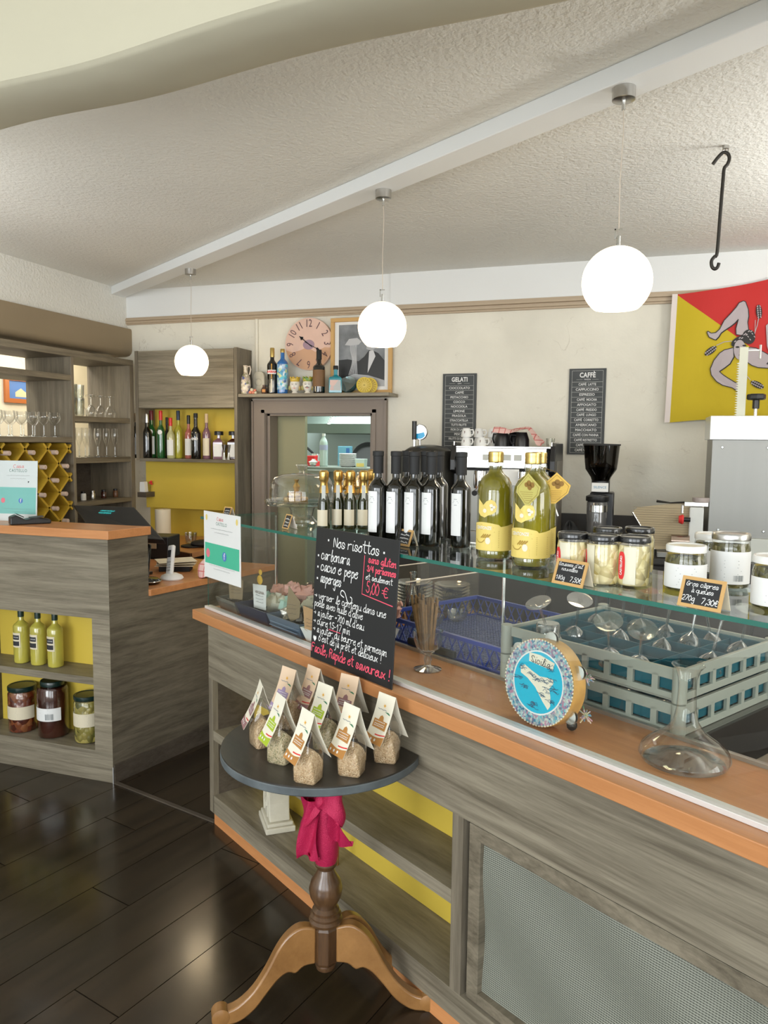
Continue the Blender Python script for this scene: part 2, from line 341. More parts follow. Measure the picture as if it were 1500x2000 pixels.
def smoothpts(p, k=4):
    if len(p) < 3: return p
    out = []
    for i in range(len(p)-1):
        a, b, c, d = p[max(i-1,0)], p[i], p[i+1], p[min(i+2, len(p)-1)]
        for j in range(k):
            t = j/k; out.append(tuple(.5*((2*b[q]) + (-a[q]+c[q])*t + (2*a[q]-5*b[q]+4*c[q]-d[q])*t*t + (-a[q]+3*b[q]-3*c[q]+d[q])*t**3) for q in (0,1)))
    return out + [p[-1]]
def hand(m, s, x, z, size, wd, y=-.0, slope=0, adv=.92, slant=.08, fit=None):
    """write s from x,z (baseline); size = x-height; fit = wanted width"""
    u = size/3; x0 = x; wid = lambda c: 3.6 if c == ' ' else 6.6 if c == 'm' else 3 if c in "il.,'!:" else 5.3
    k_ = 1
    if fit: k_ = fit/(sum(wid(c) for c in s)*u*adv)
    for ch in s:
        if ch == ' ': x += 3.6*u*adv*k_; continue
        extra = None
        if ch in ACC: ch, extra = ACC[ch]
        st = G.get(ch) or ''
        for k in st.split('|') + ([extra] if extra else []):
            k = k.split()
            if not k: continue
            p = [(int(a[0])*u*k_, (int(a[1])-3)*u) for a in k]; p = [(x + a + slant*b, z + b + slope*(x+a-x0)) for a, b in p]
            if len(p) == 2 and p[0] == p[1]: p = [(p[0][0]-wd*.2, p[0][1]), (p[0][0]+wd*.2, p[0][1])]
            m.ribbon(smoothpts(p, 3), wd, y)
        x += wid(ch)*u*adv*k_
    return x
def scribble(m, x, z, length, size, wd, y, seed):
    rr = random.Random(seed); p = [(x, z)]; n = max(4, int(length/size*1.6))
    for i in range(1, n+1): p.append((x + length*i/n, z + size*rr.uniform(-.1, 1)*(i % 2)))
    m.ribbon(smoothpts(p, 2), wd, y)

# the long counter's own frame: u along it, v into it, z up
CA = -0.5705129; C0 = Vector((-1.577, 2.578, 0)); CU = Vector((cos(CA), sin(CA), 0)); CV = Vector((-sin(CA), cos(CA), 0))
def CW(u, v, z=0): return C0 + CU*u + CV*v + Vector((0, 0, z))
def onzl(x, y, z):
    p = onz(x, y, z) - C0; return p.dot(CU), p.dot(CV)

# ================================================================== SETTING
ZC = 2.66; XL = -3.69; YB = 4.9
fl = struct('floor', M().box(-5.2, 4.0, -2.7, 7.2, -.06, -.004), PLANKC)
# planks, laid towards the back right
pa = radians_dir = -0.245; pd = Vector((sin(.245), cos(.245), 0)); pn = Vector((cos(.245), -sin(.245), 0))
pm = M().box(-.0935, .0935, -.598, .598, -.004, .0); pme = None
for i in range(-20, 9):
    for j in range(-1, 6):
        c = pn*(i*.19) + pd*(j*1.2 + (i*.43 % 1.2) - .3)
        if not (-3.6 < c.x < 1.1 and .2 < c.y < 4.9): continue
        if pme is None:
            o = obj('plank', pm, PLANK, fl, False); pme = o
        else:
            o = pme.copy(); COL.objects.link(o); o.parent = fl
        o.location = (c.x, c.y, 0); o.rotation_euler = (0, 0, -.245)
# ceiling
struct('ceiling', M().box(-5.2, 4.0, -2.7, 7.2, ZC, ZC+.1), CEIL)
# back wall with the kitchen doorway
DX0, DX1, DZ = -2.523, -1.722, 1.742
wb = M().box(XL-.3, DX0, YB, YB+.12, 0, ZC).box(DX1, 4.0, YB, YB+.12, 0, ZC).box(DX0, DX1, YB, YB+.12, DZ, ZC)
struct('wall_back', wb, CREAM)
struct('trim_1', M().box(XL, -1.60, YB-.012, YB, 2.456, ZC), BAND)
struct('trim_2', M().box(-1.60, 4.0, YB-.022, YB, 2.452, ZC), BAND)
def mould(x0, x1, z0, z1, d):
    h = z1-z0; p = [(YB, z0), (YB-d*.5, z0), (YB-d*.5, z0+h*.16), (YB-d*.8, z0+h*.2), (YB-d*.8, z0+h*.42), (YB-d*.62, z0+h*.45), (YB-d*.62, z0+h*.52), (YB-d, z0+h*.56), (YB-d, z0+h*.8), (YB-d*.75, z0+h*.84), (YB-d*.75, z1), (YB, z1)]
    return M().prism(p, x0, x1, 'x')
struct('trim_3', mould(XL, -1.60, 2.405, 2.456, .03), MOLD)
struct('trim_4', mould(-1.60, 4.0, 2.385, 2.452, .045), MOLD)
struct('trim_5', M().cyl((-2.60, YB-.008, 1.88), (-2.60, YB-.008, 2.405), .012, 10), CREAM, True)   # cable duct
# left wall: upper wall, taupe beam, opening below with the shelf unit
struct('wall_left', M().box(XL-.22, XL, -2.6, YB, 2.375, ZC).box(XL-.22, XL, -2.6, 1.6, 0, 2.375), CEIL)
hb = M(); prof = [(XL-.22, 2.375), (XL+.03, 2.375), (XL+.035, 2.36), (XL+.035, 2.215), (XL+.028, 2.195), (XL+.01, 2.178), (XL-.02, 2.17), (XL-.22, 2.17)]
hb.prism([(p[0], p[1]) for p in prof], 1.6, YB-.0, 'y')
struct('trim_6', hb, TAUPE, True)
# the room behind the shelf unit
struct('wall_far_left', M().box(-4.85, -4.75, 1.0, 7.1, 0, ZC), KWALL if False else CREAM)
struct('wall_far_back', M().box(-4.75, -3.42, 6.4, 6.5, 0, ZC), CREAM)
struct('wall_inner_side', M().box(-4.0, -3.99+.06, YB+.12, 6.4, 0, ZC), CREAM)
# kitchen
struct('wall_kitchen_back', M().box(-3.9, -.4, 7.0, 7.1, 0, ZC), KWALL)
struct('wall_kitchen_right', M().box(-.5, -.4, YB+.12, 7.0, 0, ZC), KWALL)
# street side: piers between the shop windows, right side
wf = M().box(-3.9, -3.25, -2.7, -2.6, 0, ZC).box(-1.45, -1.1, -2.7, -2.6, 0, ZC).box(.7, 1.05, -2.7, -2.6, 0, ZC).box(2.85, 4, -2.7, -2.6, 0, ZC).box(-3.9, 4, -2.7, -2.6, 0, .5).box(-3.9, 4, -2.7, -2.6, 2.5, ZC)
struct('wall_front', wf, CREAM)
for i, x in enumerate((-2.35, -.2, 1.95)):
    wm = M()
    for k in (-.9, -.3, .3, .86): wm.box(x+k-.02, x+k+.03, -2.53, -2.49, .5, 2.5)
    for k in (.5, 1.9, 2.46): wm.box(x-.9, x+.9, -2.53, -2.49, k, k+.05)
    struct('window_%d' % (i+1), wm, WHITE)
struct('wall_right', M().box(3.9, 4.0, -2.6, -.8, 0, ZC).box(3.9, 4.0, 1.6, YB, 0, ZC).box(3.9, 4.0, -.8, 1.6, 0, .6).box(3.9, 4, -.8, 1.6, 2.45, ZC), CREAM)

# white ceiling beam, parallel with the long counter
bm = M().box(0, 6.2, 0, .12, 2.603, 2.66)
b = struct('trim_7', bm, WHITE, bev=.003); b.location = (-3.775, 4.775, 0); b.rotation_euler = (0, 0, CA)
# small screw holes in the beam
for k in (3.0,):
    pass
# plastered downstand beam close to the camera
def soff(u, t):
    # cross-section walks t: near-top, near-bottom, far-bottom, far-top with a hand-trowelled wobble
    x = -2.4 + 4.6*u; wv = .008*sin(x*3.7+1) + .003*sin(x*9+1)
    pts = [(.0, 2.66), (.004, 2.50), (.006, 2.43), (.010, 2.410), (.024, 2.40), (.19, 2.402), (.215, 2.412), (.225, 2.46), (.235, 2.66)]
    k = t*(len(pts)-1); i = min(int(k), len(pts)-2); f = k-i
    y = pts[i][0]*(1-f) + pts[i+1][0]*f; z = pts[i][1]*(1-f) + pts[i+1][1]*f
    return (x, y + wv, z + (.006*sin(x*7) if z < 2.65 else 0))
sb = M().grid(soff, 60, 16)
b = struct('trim_8', sb, SOFFIT, True); b.location = (-.02, 1.352, 0); b.rotation_euler = (0, 0, R(-6.3))

# doorway frame and olive door leaf (setting)
dfm = M()
fx0, fx1, fz = -2.628, -1.617, 1.84
dfm.box(fx0, DX0, YB-.03, YB, 0, fz).box(DX1, fx1, YB-.03, YB, 0, fz).box(DX0, DX1, YB-.03, YB, DZ, fz)
for a, b_ in ((fx0, fx0+.012), (fx1-.012, fx1)): dfm.box(a, b_, YB-.042, YB-.03, 0, fz)
dfm.box(fx0, fx1, YB-.042, YB-.03, fz-.012, fz)
dfm.box(DX0-.03, DX0-.004, YB-.038, YB-.03, 0, DZ+.026).box(DX1+.004, DX1+.03, YB-.038, YB-.03, 0, DZ+.026).box(DX0-.03, DX1+.03, YB-.038, YB-.03, DZ+.004, DZ+.026)
d1 = struct('door_1', dfm, FRAMEP)
o = obj('jamb', M().box(DX0-.001, DX0+.02, YB, YB+.12, 0, DZ).box(DX1-.02, DX1+.001, YB, YB+.12, 0, DZ).box(DX0, DX1, YB, YB+.12, DZ-.015, DZ+.001), FRAMEP, d1, False)
x_ = onY(598, 860, YB+.15).x
obj('sliding_leaf', M().box(DX0-.25, x_, YB+.13, YB+.17, 0, 2.0), OLIVE, d1, False)

# ================================================================== BACK OF THE SHOP
# upper wall cabinet with side panels and open bottle shelf
YF = 4.69
wc = thing('wall_cabinet', 'grey oak laminate wall cabinet with flap door above the ochre bottle niche', 'cabinet', (-3.48, YF, 0))
W_ = .83
obj('body', M().box(0, W_-.02, .02, .208, 1.775, 2.185), GREY, wc, False)
obj('door', M().box(.028, W_-.022, 0, .018, 1.778, 2.182), GREY, wc, False, bev=.0015)
ep = thing('end_panel', 'tall grey oak upright panel between the bottle niche and the kitchen doorway', 'panel', (-3.48, YF, 0))
obj('panel', M().box(W_-.018, W_+.006, -.004, .208, 0, 2.188), GREYV, ep, False, bev=.0015)
obj('side_panel', M().box(0, .026, 0, .208, 1.40, 2.185), GREYV, wc, False)
obj('shelf', M().box(.026, W_-.018, 0, .2, 1.392, 1.414), GREY, wc, False, bev=.001)
obj('back_panel', M().box(.0, W_-.018, .195, .207, 1.414, 1.776), YEL, wc, False, label='yellow back panel')
obj('lower_back_panel', M().box(.0, W_-.018, .11, .122, 1.045, 1.392), YEL, wc, False, label='yellow back panel')
obj('splash_panel', M().box(-.03, W_-.018, .198, .209, .835, 1.06), YEL, wc, False, label='yellow back panel')
ds = thing('display_shelf', 'grey oak shelf fixed above the kitchen doorway', 'shelf', (-2.64, YF, 0))
obj('board', M().box(0, 1.095, 0, .205, 1.848, 1.870), GREY, ds, False, bev=.0015)

# lower worktop in the corner, orange beech edge
wt = thing('corner_worktop', 'orange beech worktop under the yellow panels by the wall', 'worktop', (0, 0, 0))
obj('top', M().prism([(-3.49, 4.50), (-2.67, 4.134), (-2.67, 4.885), (-3.49, 4.885)], .80, .835), ORANGE, wt, False, bev=.002)
obj('front_edge', M().prism([(-3.49, 4.485), (-2.67, 4.119), (-2.67, 4.144), (-3.49, 4.51)], .785, .834), mat('dark_beech_edge', (.12, .045, .02), .5), wt, False)
obj('base', M().box(-3.48, -2.68, 4.62, 4.885, .0, .80), GREYD, wt, False)

# ---- bottles --------------------------------------------------------------
def bottle_prof(h, r, rn, hs, hn):
    """h height, r body radius, rn neck radius, hs shoulder start, hn neck start"""
    p = [(r*.82, 0), (r*.96, .004), (r, .012), (r, hs)]
    for k in range(1, 6):
        t = k/6; p.append((r + (rn-r)*(t*t*(3-2*t)), hs + (hn-hs)*(t**.9)))
    return p + [(rn, hn), (rn, h)]
def bottle(name, label, loc, h, r, body, capm, rn=None, hs=.62, hn=.76, cap=.16, lab=None, z0=.15, z1=.5, arcw=1.5, fa=-2.1, group=None, extra=None, cat='bottle', capr=1.12):
    rn = rn or r*.38; t = thing(name, label, cat, loc, 0, group)
    obj('body', M().lathe(bottle_prof(h*(1-.02), r, rn, h*hs, h*hn), 24), body, t)
    obj('cap', M().lathe([(rn*capr, h*(1-cap)), (rn*capr, h*.985), (rn*capr*.9, h)], 18), capm, t)
    if lab: obj('paper_label', M().arc(r+.0006, h*z0, h*z1, fa-arcw/2, fa+arcw/2, 12), lab, t)
    if extra: extra(t, h, r, rn)
    return t
FA = -pi/2 + .32   # angle on a bottle that faces the camera (room frame)
zb = 1.414
def sb_(x, yt, wpx, Y=4.78):
    p = onY(x, 890, Y); top = onY(x, yt, Y); return (p.x, Y, zb), top.z - zb, wpx*.0035/2*.93
def disc_label(col, a=0, zc=.55, rr=.55):
    def f(t, h, r, rn):
        m = M(); n = 20; q = r*rr; vs = [(r+.001, 0)]; pts = [(cos(2*pi*i/n)*q, h*zc + sin(2*pi*i/n)*q) for i in range(n)]
        mm = M(); mm.v = [(0, 0, h*zc)] + [(a_, 0, b_) for a_, b_ in pts]; mm.f = [(0, 1+(i+1) % n, 1+i) for i in range(n)]
        obj('round_label', wrap(mm, r+.0012, FA+a), col, t)
    return f
def txtlabel(s, size, zc, col, a=0, bold=0):
    def f(t, h, r, rn): obj('lettering', wrap(textm(s, size, 0, h*zc, bold=bold), r+.0018, FA+a), col, t, False)
    return f
REDCAP = mat('red_cap', (.62, .02, .02), .35); NAVYCAP = mat('navy_cap', (.01, .025, .06), .4); SILVER = mat('silver_foil', (.62, .62, .62), .3, 1)
DKRED = mat('dark_red_foil', (.16, .015, .02), .35); CORKM = mat('cork', (.62, .46, .28), .8)
VODKA = mat('pale_clear_spirit', (.45, .44, .22), .08, coat=1); PURP = mat('mauve_liqueur', (.20, .10, .13), .1, coat=1); PINKL = mat('rose_liqueur', (.42, .13, .10), .1, coat=1)
LIMEL = mat('lime_yellow_liqueur', (.36, .34, .03), .1, coat=1, var=.2)
spec = [ # x, top px, width px, body, cap, label mat, label text, Y, extra
 (266, 807, 15, BGREEN, CORKM, LABW, 'tall dark bottle with printed white label at the left end of the bottle niche', 4.745, None),
 (276, 823, 14, BGREEN, GOLDL, None, 'short dark bottle with gold top tucked behind at the left of the niche', 4.84, None),
 (288, 808, 22, BGREEN, SILVER, None, 'black bottle with silver neck foil in the niche', 4.77, None),
 (297, 802, 22, BGREENL, DKRED, LABW, 'dark green bottle with dark red foil and round white label', 4.82, 'disc'),
 (315, 802, 19, BGREENL, REDCAP, None, 'bright green bottle with red cap and round red-white label', 4.76, 'disc'),
 (327, 815, 14, BGREEN, BLACK, None, 'dark bottle with black cap half hidden behind the red-capped bottles', 4.85, None),
 (334, 816, 18, VODKA, REDCAP, LABW, 'clear bottle with red cap and large white label', 4.745, None),
 (349, 802, 19, LIMEL, NAVYCAP, None, 'tall yellow-green liqueur bottle with navy cap', 4.80, None),
 (369, 811, 18, PINKL, BLACK, LABW, 'rose-coloured bottle with black cap and pale label', 4.80, None),
 (383, 807, 22, BGREEN, MATTBLK, None, 'black port-style bottle with white and yellow lettering', 4.75, 'port'),
 (404, 808, 18, PURP, CORKM, LABC, 'mauve liqueur bottle with cork top and pale blue label', 4.77, None)]
for i, (x, yt, wp, body, capm, lab, label, Y, ex) in enumerate(spec):
    loc, h, r = sb_(x, yt, wp, Y); r = min(r, .04)
    e = disc_label(LABW) if ex == 'disc' else None
    if ex == 'port':
        def e(t, h, r, rn):
            obj('lettering', wrap(textm('NINO', .022, -.006, h*.44, bold=.0012), r+.001, FA), LABW, t, False)
            obj('lettering', wrap(textm('L.', .022, -.028, h*.52), r+.001, FA), LABY, t, False)
    bottle('liqueur_bottle', label, loc, h, r, body, capm, lab=lab, z0=.08, z1=.46, arcw=1.7, fa=FA, group='liqueur bottles in the ochre niche', extra=e, hs=.55, hn=.72, cap=.2 if ex != 'port' else .1)
def square_bottle(name, label, loc, w, h, hn, body, capm, lab, group=None, capw=None, rz=.25):
    t = thing(name, label, 'bottle', loc, rz, group)
    obj('body', M().lathe([(w*.66, 0), (w*.70, .006), (w*.70, h*hn*.92), (w*.6, h*hn), (w*.2, h*(hn+.08)), (w*.2, h*.9)], 4, a0=pi/4, a1=pi/4+2*pi), body, t, False, bev=.003)
    obj('stopper', M().lathe([(capw or w*.3, h*.86), (capw or w*.3, h*.98), ((capw or w*.3)*.9, h)], 18), capm, t)
    obj('paper_label', M().box(-w*.4, w*.4, -w*.502, -w*.497, h*.1, h*hn*.82), lab, t, False)
    return t
for x, label, lw in ((428, 'square decanter-shaped bottle with wide black stopper and white label', .03), (456, 'red-shouldered square bottle cut off by the side panel, black stopper', .03)):
    p = onY(x, 895, 4.77); square_bottle('liqueur_bottle', label, (p.x, 4.77, zb), .072, .20, .66, PURP if x == 428 else CHUTNEY, BLACK, LABW, 'liqueur bottles in the ochre niche', .032)
for x in (438, 447):
    p = onY(x, 895, 4.73); t = thing('jigger', 'small steel bar measure standing by the square bottle', 'jigger', (p.x, 4.73, zb), 0, 'steel bar measures')
    obj('cup', M().lathe([(.016, 0), (.007, .045), (.007, .05), (.019, .105), (.018, .105), (.006, .052)], 14), STEELB, t)

# ---- things on the shelf over the door -------------------------------------
zd = 1.870
def ds_at(x, Y): return onY(x, 770, Y).x
p = ds_at(480, 4.76)
t = thing('ceramic_jug', 'slim painted ceramic figure jug with handle at the shelf left end', 'jug', (p, 4.76, zd))
obj('body', M().lathe([(.030, 0), (.034, .01), (.036, .06), (.033, .10), (.028, .125), (.015, .145), (.014, .19), (.019, .20), (.017, .20), (.011, .15)], 18), mixmat('painted_majolica', [(.72, .62, .48), (.75, .68, .56), (.22, .22, .12), (.62, .50, .38), (.10, .12, .30)], 60, .3, .2), t)
obj('handle', M().tube([(.014, 0, .19), (.034, 0, .195), (.04, 0, .17), (.03, 0, .135)], .004, 8), BEIGEP, t)
p = ds_at(504, 4.84)
t = thing('carved_plaque', 'rough pale stone plaque with cut corners leaning against the wall', 'plaque', (p, 4.86, zd))
obj('slab', M().prism([(-.045, 0), (.045, 0), (.045, .13), (.035, .155), (.02, .165), (-.02, .165), (-.035, .155), (-.045, .13)], -.012, .012, 'y'), STONE, t, False, bev=.003)
obj('relief', M().sph((0, -.012, .09), .028, 10, 6, sy=.3).sph((0, -.012, .04), .022, 10, 6, sy=.3, sx=1.4), STONE, t)
p = ds_at(492, 4.73)
t = thing('ornament', 'little heap of painted ceramic fruit beside the figure jug', 'ornament', (p, 4.735, zd))
pts = [(-.012, 0, .012), (.01, -.003, .011), (.0, .01, .014), (.026, 0, .009), (-.002, -.002, .03), (.018, .006, .026)]
obj('fruit', M().sph(pts[0], .014).sph(pts[1], .013).sph(pts[5], .011), mat('coral_glaze', (.65, .22, .14), .3), t)
obj('fruit', M().sph(pts[2], .015).sph(pts[3], .011).sph(pts[4], .012), mat('cream_glaze', (.7, .62, .45), .3), t)
p = ds_at(516, 4.745)
t = thing('mini_jug', 'tiny brown ceramic jug with orange picture on the shelf', 'jug', (p, 4.745, zd))
obj('body', M().lathe([(.014, 0), (.020, .008), (.022, .03), (.016, .042), (.010, .05), (.012, .062), (.010, .062)], 16), mat('brown_glaze', (.09, .05, .035), .3), t)
obj('handle', M().tube([(.012, 0, .058), (.026, 0, .055), (.028, 0, .035), (.019, 0, .025)], .003, 6), mat('blue_glaze', (.03, .05, .10), .3), t)
obj('picture', M().arc(.0225, .012, .032, FA-.5, FA+.5, 6), mat('orange_glaze', (.6, .25, .05), .5), t)
# amaro bottle
p = ds_at(532, 4.765)
def av(t, h, r, rn):
    mm = M(); mm.v = [(0, 0, h*.66), (r*.93, 0, h*.49), (0, 0, h*.32), (-r*.93, 0, h*.49), (0, 0, h*.49)]; mm.f = [(4, 0, 3), (4, 3, 2), (4, 2, 1), (4, 1, 0)]
    obj('diamond_label', wrap(mm, r+.001, FA), mat('amber_label', (.82, .42, .05), .5), t)
    obj('label_band', M().arc(r+.0016, h*.43, h*.52, FA-.85, FA+.85, 10), LABW, t)
    obj('lettering', wrap(textm('AVERNA', .021, 0, h*.475, bold=.001, sx=.9), r+.0026, FA), RED, t, False)
    obj('glass_print', M().arc(r+.001, h*.04, h*.32, FA-.12, FA+.12, 3), CREAMP, t)
bottle('amaro_bottle', 'dark amaro bottle with gold neck and orange diamond label', (p, 4.765, zd), .315, .036, BGREEN, GOLDL, lab=None, extra=av, hs=.62, hn=.76, cap=.20, group=None)
p = ds_at(552, 4.765)
WRAP = mixmat('blue_white_pattern', [(.05, .30, .62), (.70, .80, .85), (.03, .12, .35), (.10, .55, .70), (.60, .65, .30)], 55, .3, .1)
def bl(t, h, r, rn):
    obj('wrap_print', M().arc(r+.0006, h*.1, h*.66, FA-1.5, FA+1.5, 20), WRAP, t)
bottle('gin_bottle', 'blue and white patterned bottle with gold cap', (p, 4.765, zd), .305, .037, mat('blue_bottle', (.02, .14, .42), .1, coat=1), GOLDL, lab=None, extra=bl, hs=.68, hn=.80, cap=.08)
# two moor's-head vases
for i, (px, lab) in enumerate(((576, 'white ceramic head vase with gold crown and long hair'), (601, 'white ceramic head vase with moustache and leafy crown'))):
    p = ds_at(px, 4.76); t = thing('head_vase', lab, 'vase', (p, 4.76, zd), .3, 'pair of ceramic head vases')
    obj('head', M().lathe([(.018, 0), (.024, .004), (.016, .016), (.028, .03), (.034, .05), (.035, .068), (.030, .085), (.028, .088)], 18, sy=.92), mat('white_majolica', (.78, .74, .66), .25, coat=.5), t)
    cr = M().lathe([(.030, .082), (.034, .092), (.033, .104), (.028, .104)], 18)
    for k in range(7): a = 2*pi*k/7; cr.sph((.030*cos(a), .030*sin(a), .108), .008, 8, 5)
    obj('crown', cr, mat('crown_glaze', (.62, .42, .05), .3) if i == 0 else mixmat('leaf_crown_glaze', [(.60, .45, .05), (.12, .28, .06)], 70, .3, .2), t)
    fc = M()
    for s_ in (-1, 1):
        fc.ribbon([(s_*.012-.007, .066), (s_*.012, .069), (s_*.012+.007, .066)], .0018, -.034); fc.ribbon([(s_*.012-.005, .060), (s_*.012+.005, .060)], .003, -.034)
    fc.ribbon([(-.001, .06), (-.003, .047), (.002, .046)], .0014, -.0345)
    if i: fc.ribbon([(-.013, .040), (-.004, .044), (.004, .044), (.013, .040)], .0035, -.034)
    obj('face_print', fc, INKD, t, False); obj('lips', M().ribbon([(-.006, .037), (.006, .037)], .003, -.034), RED, t, False)
    hl = M()
    for s_ in (-1, 1): hl.sph((s_*.034, -.004, .04), .011, 10, 6, sz=1.6)
    obj('side_hair', hl, mixmat('fruit_glaze_%d' % i, [(.30, .34, .10), (.55, .30, .18), (.62, .45, .1)], 70, .3, .2), t)
p = ds_at(623, 4.765)
def rum(t, h, r, rn):
    obj('paper_label', M().arc(r+.0006, h*.16, h*.54, FA-1.35, FA+1.35, 16), mat('brown_label', (.20, .10, .04), .6), t)
    for k, s_ in enumerate(('RON', 'RISERVA', '*', 'AMARO')): pass
    st = M()
    for k in range(7): st.ribbon([(-.03+.006*(k % 2), h*(.20+.045*k)), (.03-.006*(k % 2), h*(.20+.045*k))], .0016)
    obj('label_print', wrap(st, r+.0016, FA), GOLDL, t, False)
bottle('rum_bottle', 'black bottle with dense brown and gold label', (p, 4.765, zd), .292, .041, BGREEN, MATTBLK, rn=.016, lab=None, extra=rum, hs=.60, hn=.71, cap=.22)
p = ds_at(655, 4.77)
TEALG = mat('teal_glass_bottle', (.01, .24, .30), .08, coat=1)
t = square_bottle('teal_bottle', 'square teal glass bottle with sea-view label', (p, 4.775, zd), .088, .185, .58, TEALG, BLACK, mixmat('pastel_label', [(.30, .62, .65), (.72, .45, .40), (.75, .68, .6)], 18, .6, 0), None, .017, .32)
# glass plate and lemon-slice ornaments
p = ds_at(684, 4.84)
t = thing('glass_plate', 'pale blue glass plate with dark rims leaning behind the teal bottle', 'plate', (p, 4.815, zd))
m_ = M()
for k in range(3): m_.lathe([(.001, 0), (.035, 0), (.056, .010), (.057, .013), (.035, .004), (.001, .004)], 26, 0, 0, k*.012)
m_.xf(Matrix.Translation((0, .015, .052)) @ Matrix.Rotation(R(68), 4, 'X')); m_.v = [(a*1.0, b, max(c, .001)) for a, b, c in m_.v]
obj('plate', m_, glass('pale_blue_glass', (.70, .85, .88), .25, .7, 2), t)
for i, px in enumerate((711, 722)):
    p = ds_at(px, 4.76 + .05*i); t = thing('lemon_slice_ornament', ('front' if i == 0 else 'rear') + ' one of two yellow lemon-slice discs on the door shelf', 'ornament', (p, 4.76+.05*i, zd), .55, 'lemon-slice discs')
    ring = M(); n = 28
    ring.lathe([(.044, -.006), (.052, -.006), (.052, .006), (.044, .006)], n, caps=False).xf(Matrix.Translation((0, 0, .053)) @ Matrix.Rotation(R(90), 4, 'X'))
    ring.f += []; 
    for k in range(n):  # close the rim
        pass
    obj('rind', ring, mat('lemon_rind', (.70, .50, .02), .4), t)
    obj('disc', M().lathe([(.045, -.002), (.045, .002)], 24).xf(Matrix.Translation((0, 0, .053)) @ Matrix.Rotation(R(90), 4, 'X')), mat('lemon_flesh', (.55, .38, .03), .5), t)
    sp_ = M()
    for k in range(8): a = pi*k/8; sp_.ribbon([(cos(a)*.045, .053+sin(a)*.045), (-cos(a)*.045, .053-sin(a)*.045)], .004, -.0035)
    obj('segments', sp_, LABY, t, False)

# ---- clock ------------------------------------------------------------------
cx_, cz_ = -2.186, 2.217
ck = thing('wall_clock', 'round pink clock face with brown numerals on the cream wall', 'clock', (cx_, YB-.022, cz_))
cr_ = .178
obj('dial', M().lathe([(cr_, -.012), (cr_, .012)], 56).xf(Matrix.Rotation(R(90), 4, 'X')), mat('pink_dial', (.74, .50, .40), .55, var=.07, vscale=7), ck, True)
sand = [(-.168, -.04), (-.12, -.055), (-.06, -.04), (-.01, -.02), (.05, -.055), (.12, -.025), (.174, -.03)]
bot = [(cr_*.985*cos(a), cr_*.985*sin(a)) for a in [R(-10 - 160*k/24) for k in range(25)]]
m_ = M(); pl = [(a, b) for a, b in sand] + [b for b in bot]; m_.v = [(a, -.0132, b) for a, b in pl]; m_.f = [tuple(range(len(pl)))]
obj('dune_print', m_, mat('dune_print', (.62, .36, .22), .6), ck, False)
m_ = M().lathe([(.001, 0), (.043, 0)], 26, sx=1, sy=.78, caps=False).xf(Matrix.Translation((0, -.0142, -.005)) @ Matrix.Rotation(R(90), 4, 'X'))
obj('centre_print', m_, mat('purple_print', (.36, .24, .30), .6), ck)
nm = M()
for k, s_ in enumerate(('12', '1', '2', '3', '4', '5', '6', '7', '8', '9', '10', '11')):
    a = pi/2 - 2*pi*k/12; q = textm(s_, .074, 0, 0, -.0145, sx=.72); ph = a - pi/2
    q.v = [(x*cos(ph) - z*sin(ph) + .138*cos(a), y, x*sin(ph) + z*cos(ph) + .138*sin(a)) for x, y, z in q.v]; nm.add(q.v, q.f)
obj('numerals', nm, mat('brown_numerals', (.12, .06, .07), .6), ck, False)
def hnd(L_, w_, a):
    m = M(); pts = [(-.02, 0), (L_*.55, 0), (L_*.75, w_*2.2), (L_, 0), (L_*.75, -w_*2.2), (L_*.55, 0)]
    m.ribbon([(-.03*cos(a), -.03*sin(a)), (L_*cos(a), L_*sin(a))], w_, -.0165)
    m.v += [(c*cos(a)-d*sin(a), -.0165, c*sin(a)+d*cos(a)) for c, d in ((L_*.62, 0), (L_*.72, w_*2.4), (L_, 0), (L_*.72, -w_*2.4))]; k = len(m.v)-4; m.f.append((k, k+1, k+2, k+3)); return m
obj('hour_hand', hnd(.085, .006, R(142)), INKD, ck, False); obj('minute_hand', hnd(.10, .004, R(-28)), INKD, ck, False)

# ---- framed photograph (leaning on the shelf) -------------------------------
fr = thing('framed_photograph', 'pine-framed black and white photograph of a man in a dark jacket, leaning on the shelf', 'picture', (-1.80, 4.885, 1.872))
fw_, fh = .44, .51
f_ = M().box(-fw_/2, fw_/2, -.03, -.005, 0, .026).box(-fw_/2, fw_/2, -.03, -.005, fh-.026, fh).box(-fw_/2, -fw_/2+.026, -.03, -.005, .026, fh-.026).box(fw_/2-.026, fw_/2, -.03, -.005, .026, fh-.026)
obj('frame', f_, PINE, fr, False, bev=.002)
obj('mount', M().box(-fw_/2+.02, fw_/2-.02, -.012, -.006, .02, fh-.02), LABW, fr, False)
GR = lambda n, v: mat('photo_grey_'+n, (v, v, v*1.02), .35)
PX0, PX1, PZ0, PZ1 = -.165, .165, .05, .465
obj('print', M().rectxz(PX0, PX1, PZ0, PZ1, -.0128), mat('photo_mid_grey', (.20, .21, .22), .35, var=.5, vscale=7), fr, False)
def flat(name, pl, m, y): 
    q = M(); q.v = [(a, y, b) for a, b in pl]; q.f = [tuple(range(len(pl)))]; return obj(name, q, m, fr, False)
flat('photo_jacket', [(PX0, PZ0), (PX0, .23), (-.10, .235), (-.02, .22), (.02, .25), (.06, .30), (.12, .27), (.165, .22), (.165, PZ0)], GR('black', .015), -.0134)
flat('photo_shirt', [(.055, .285), (.045, .14), (.06, .17), (.10, .25), (.085, .29)], GR('white', .6), -.014)
flat('photo_face', [(.035, .30), (.04, .37), (.075, .40), (.11, .37), (.105, .31), (.075, .285)], GR('pale', .42), -.0138)
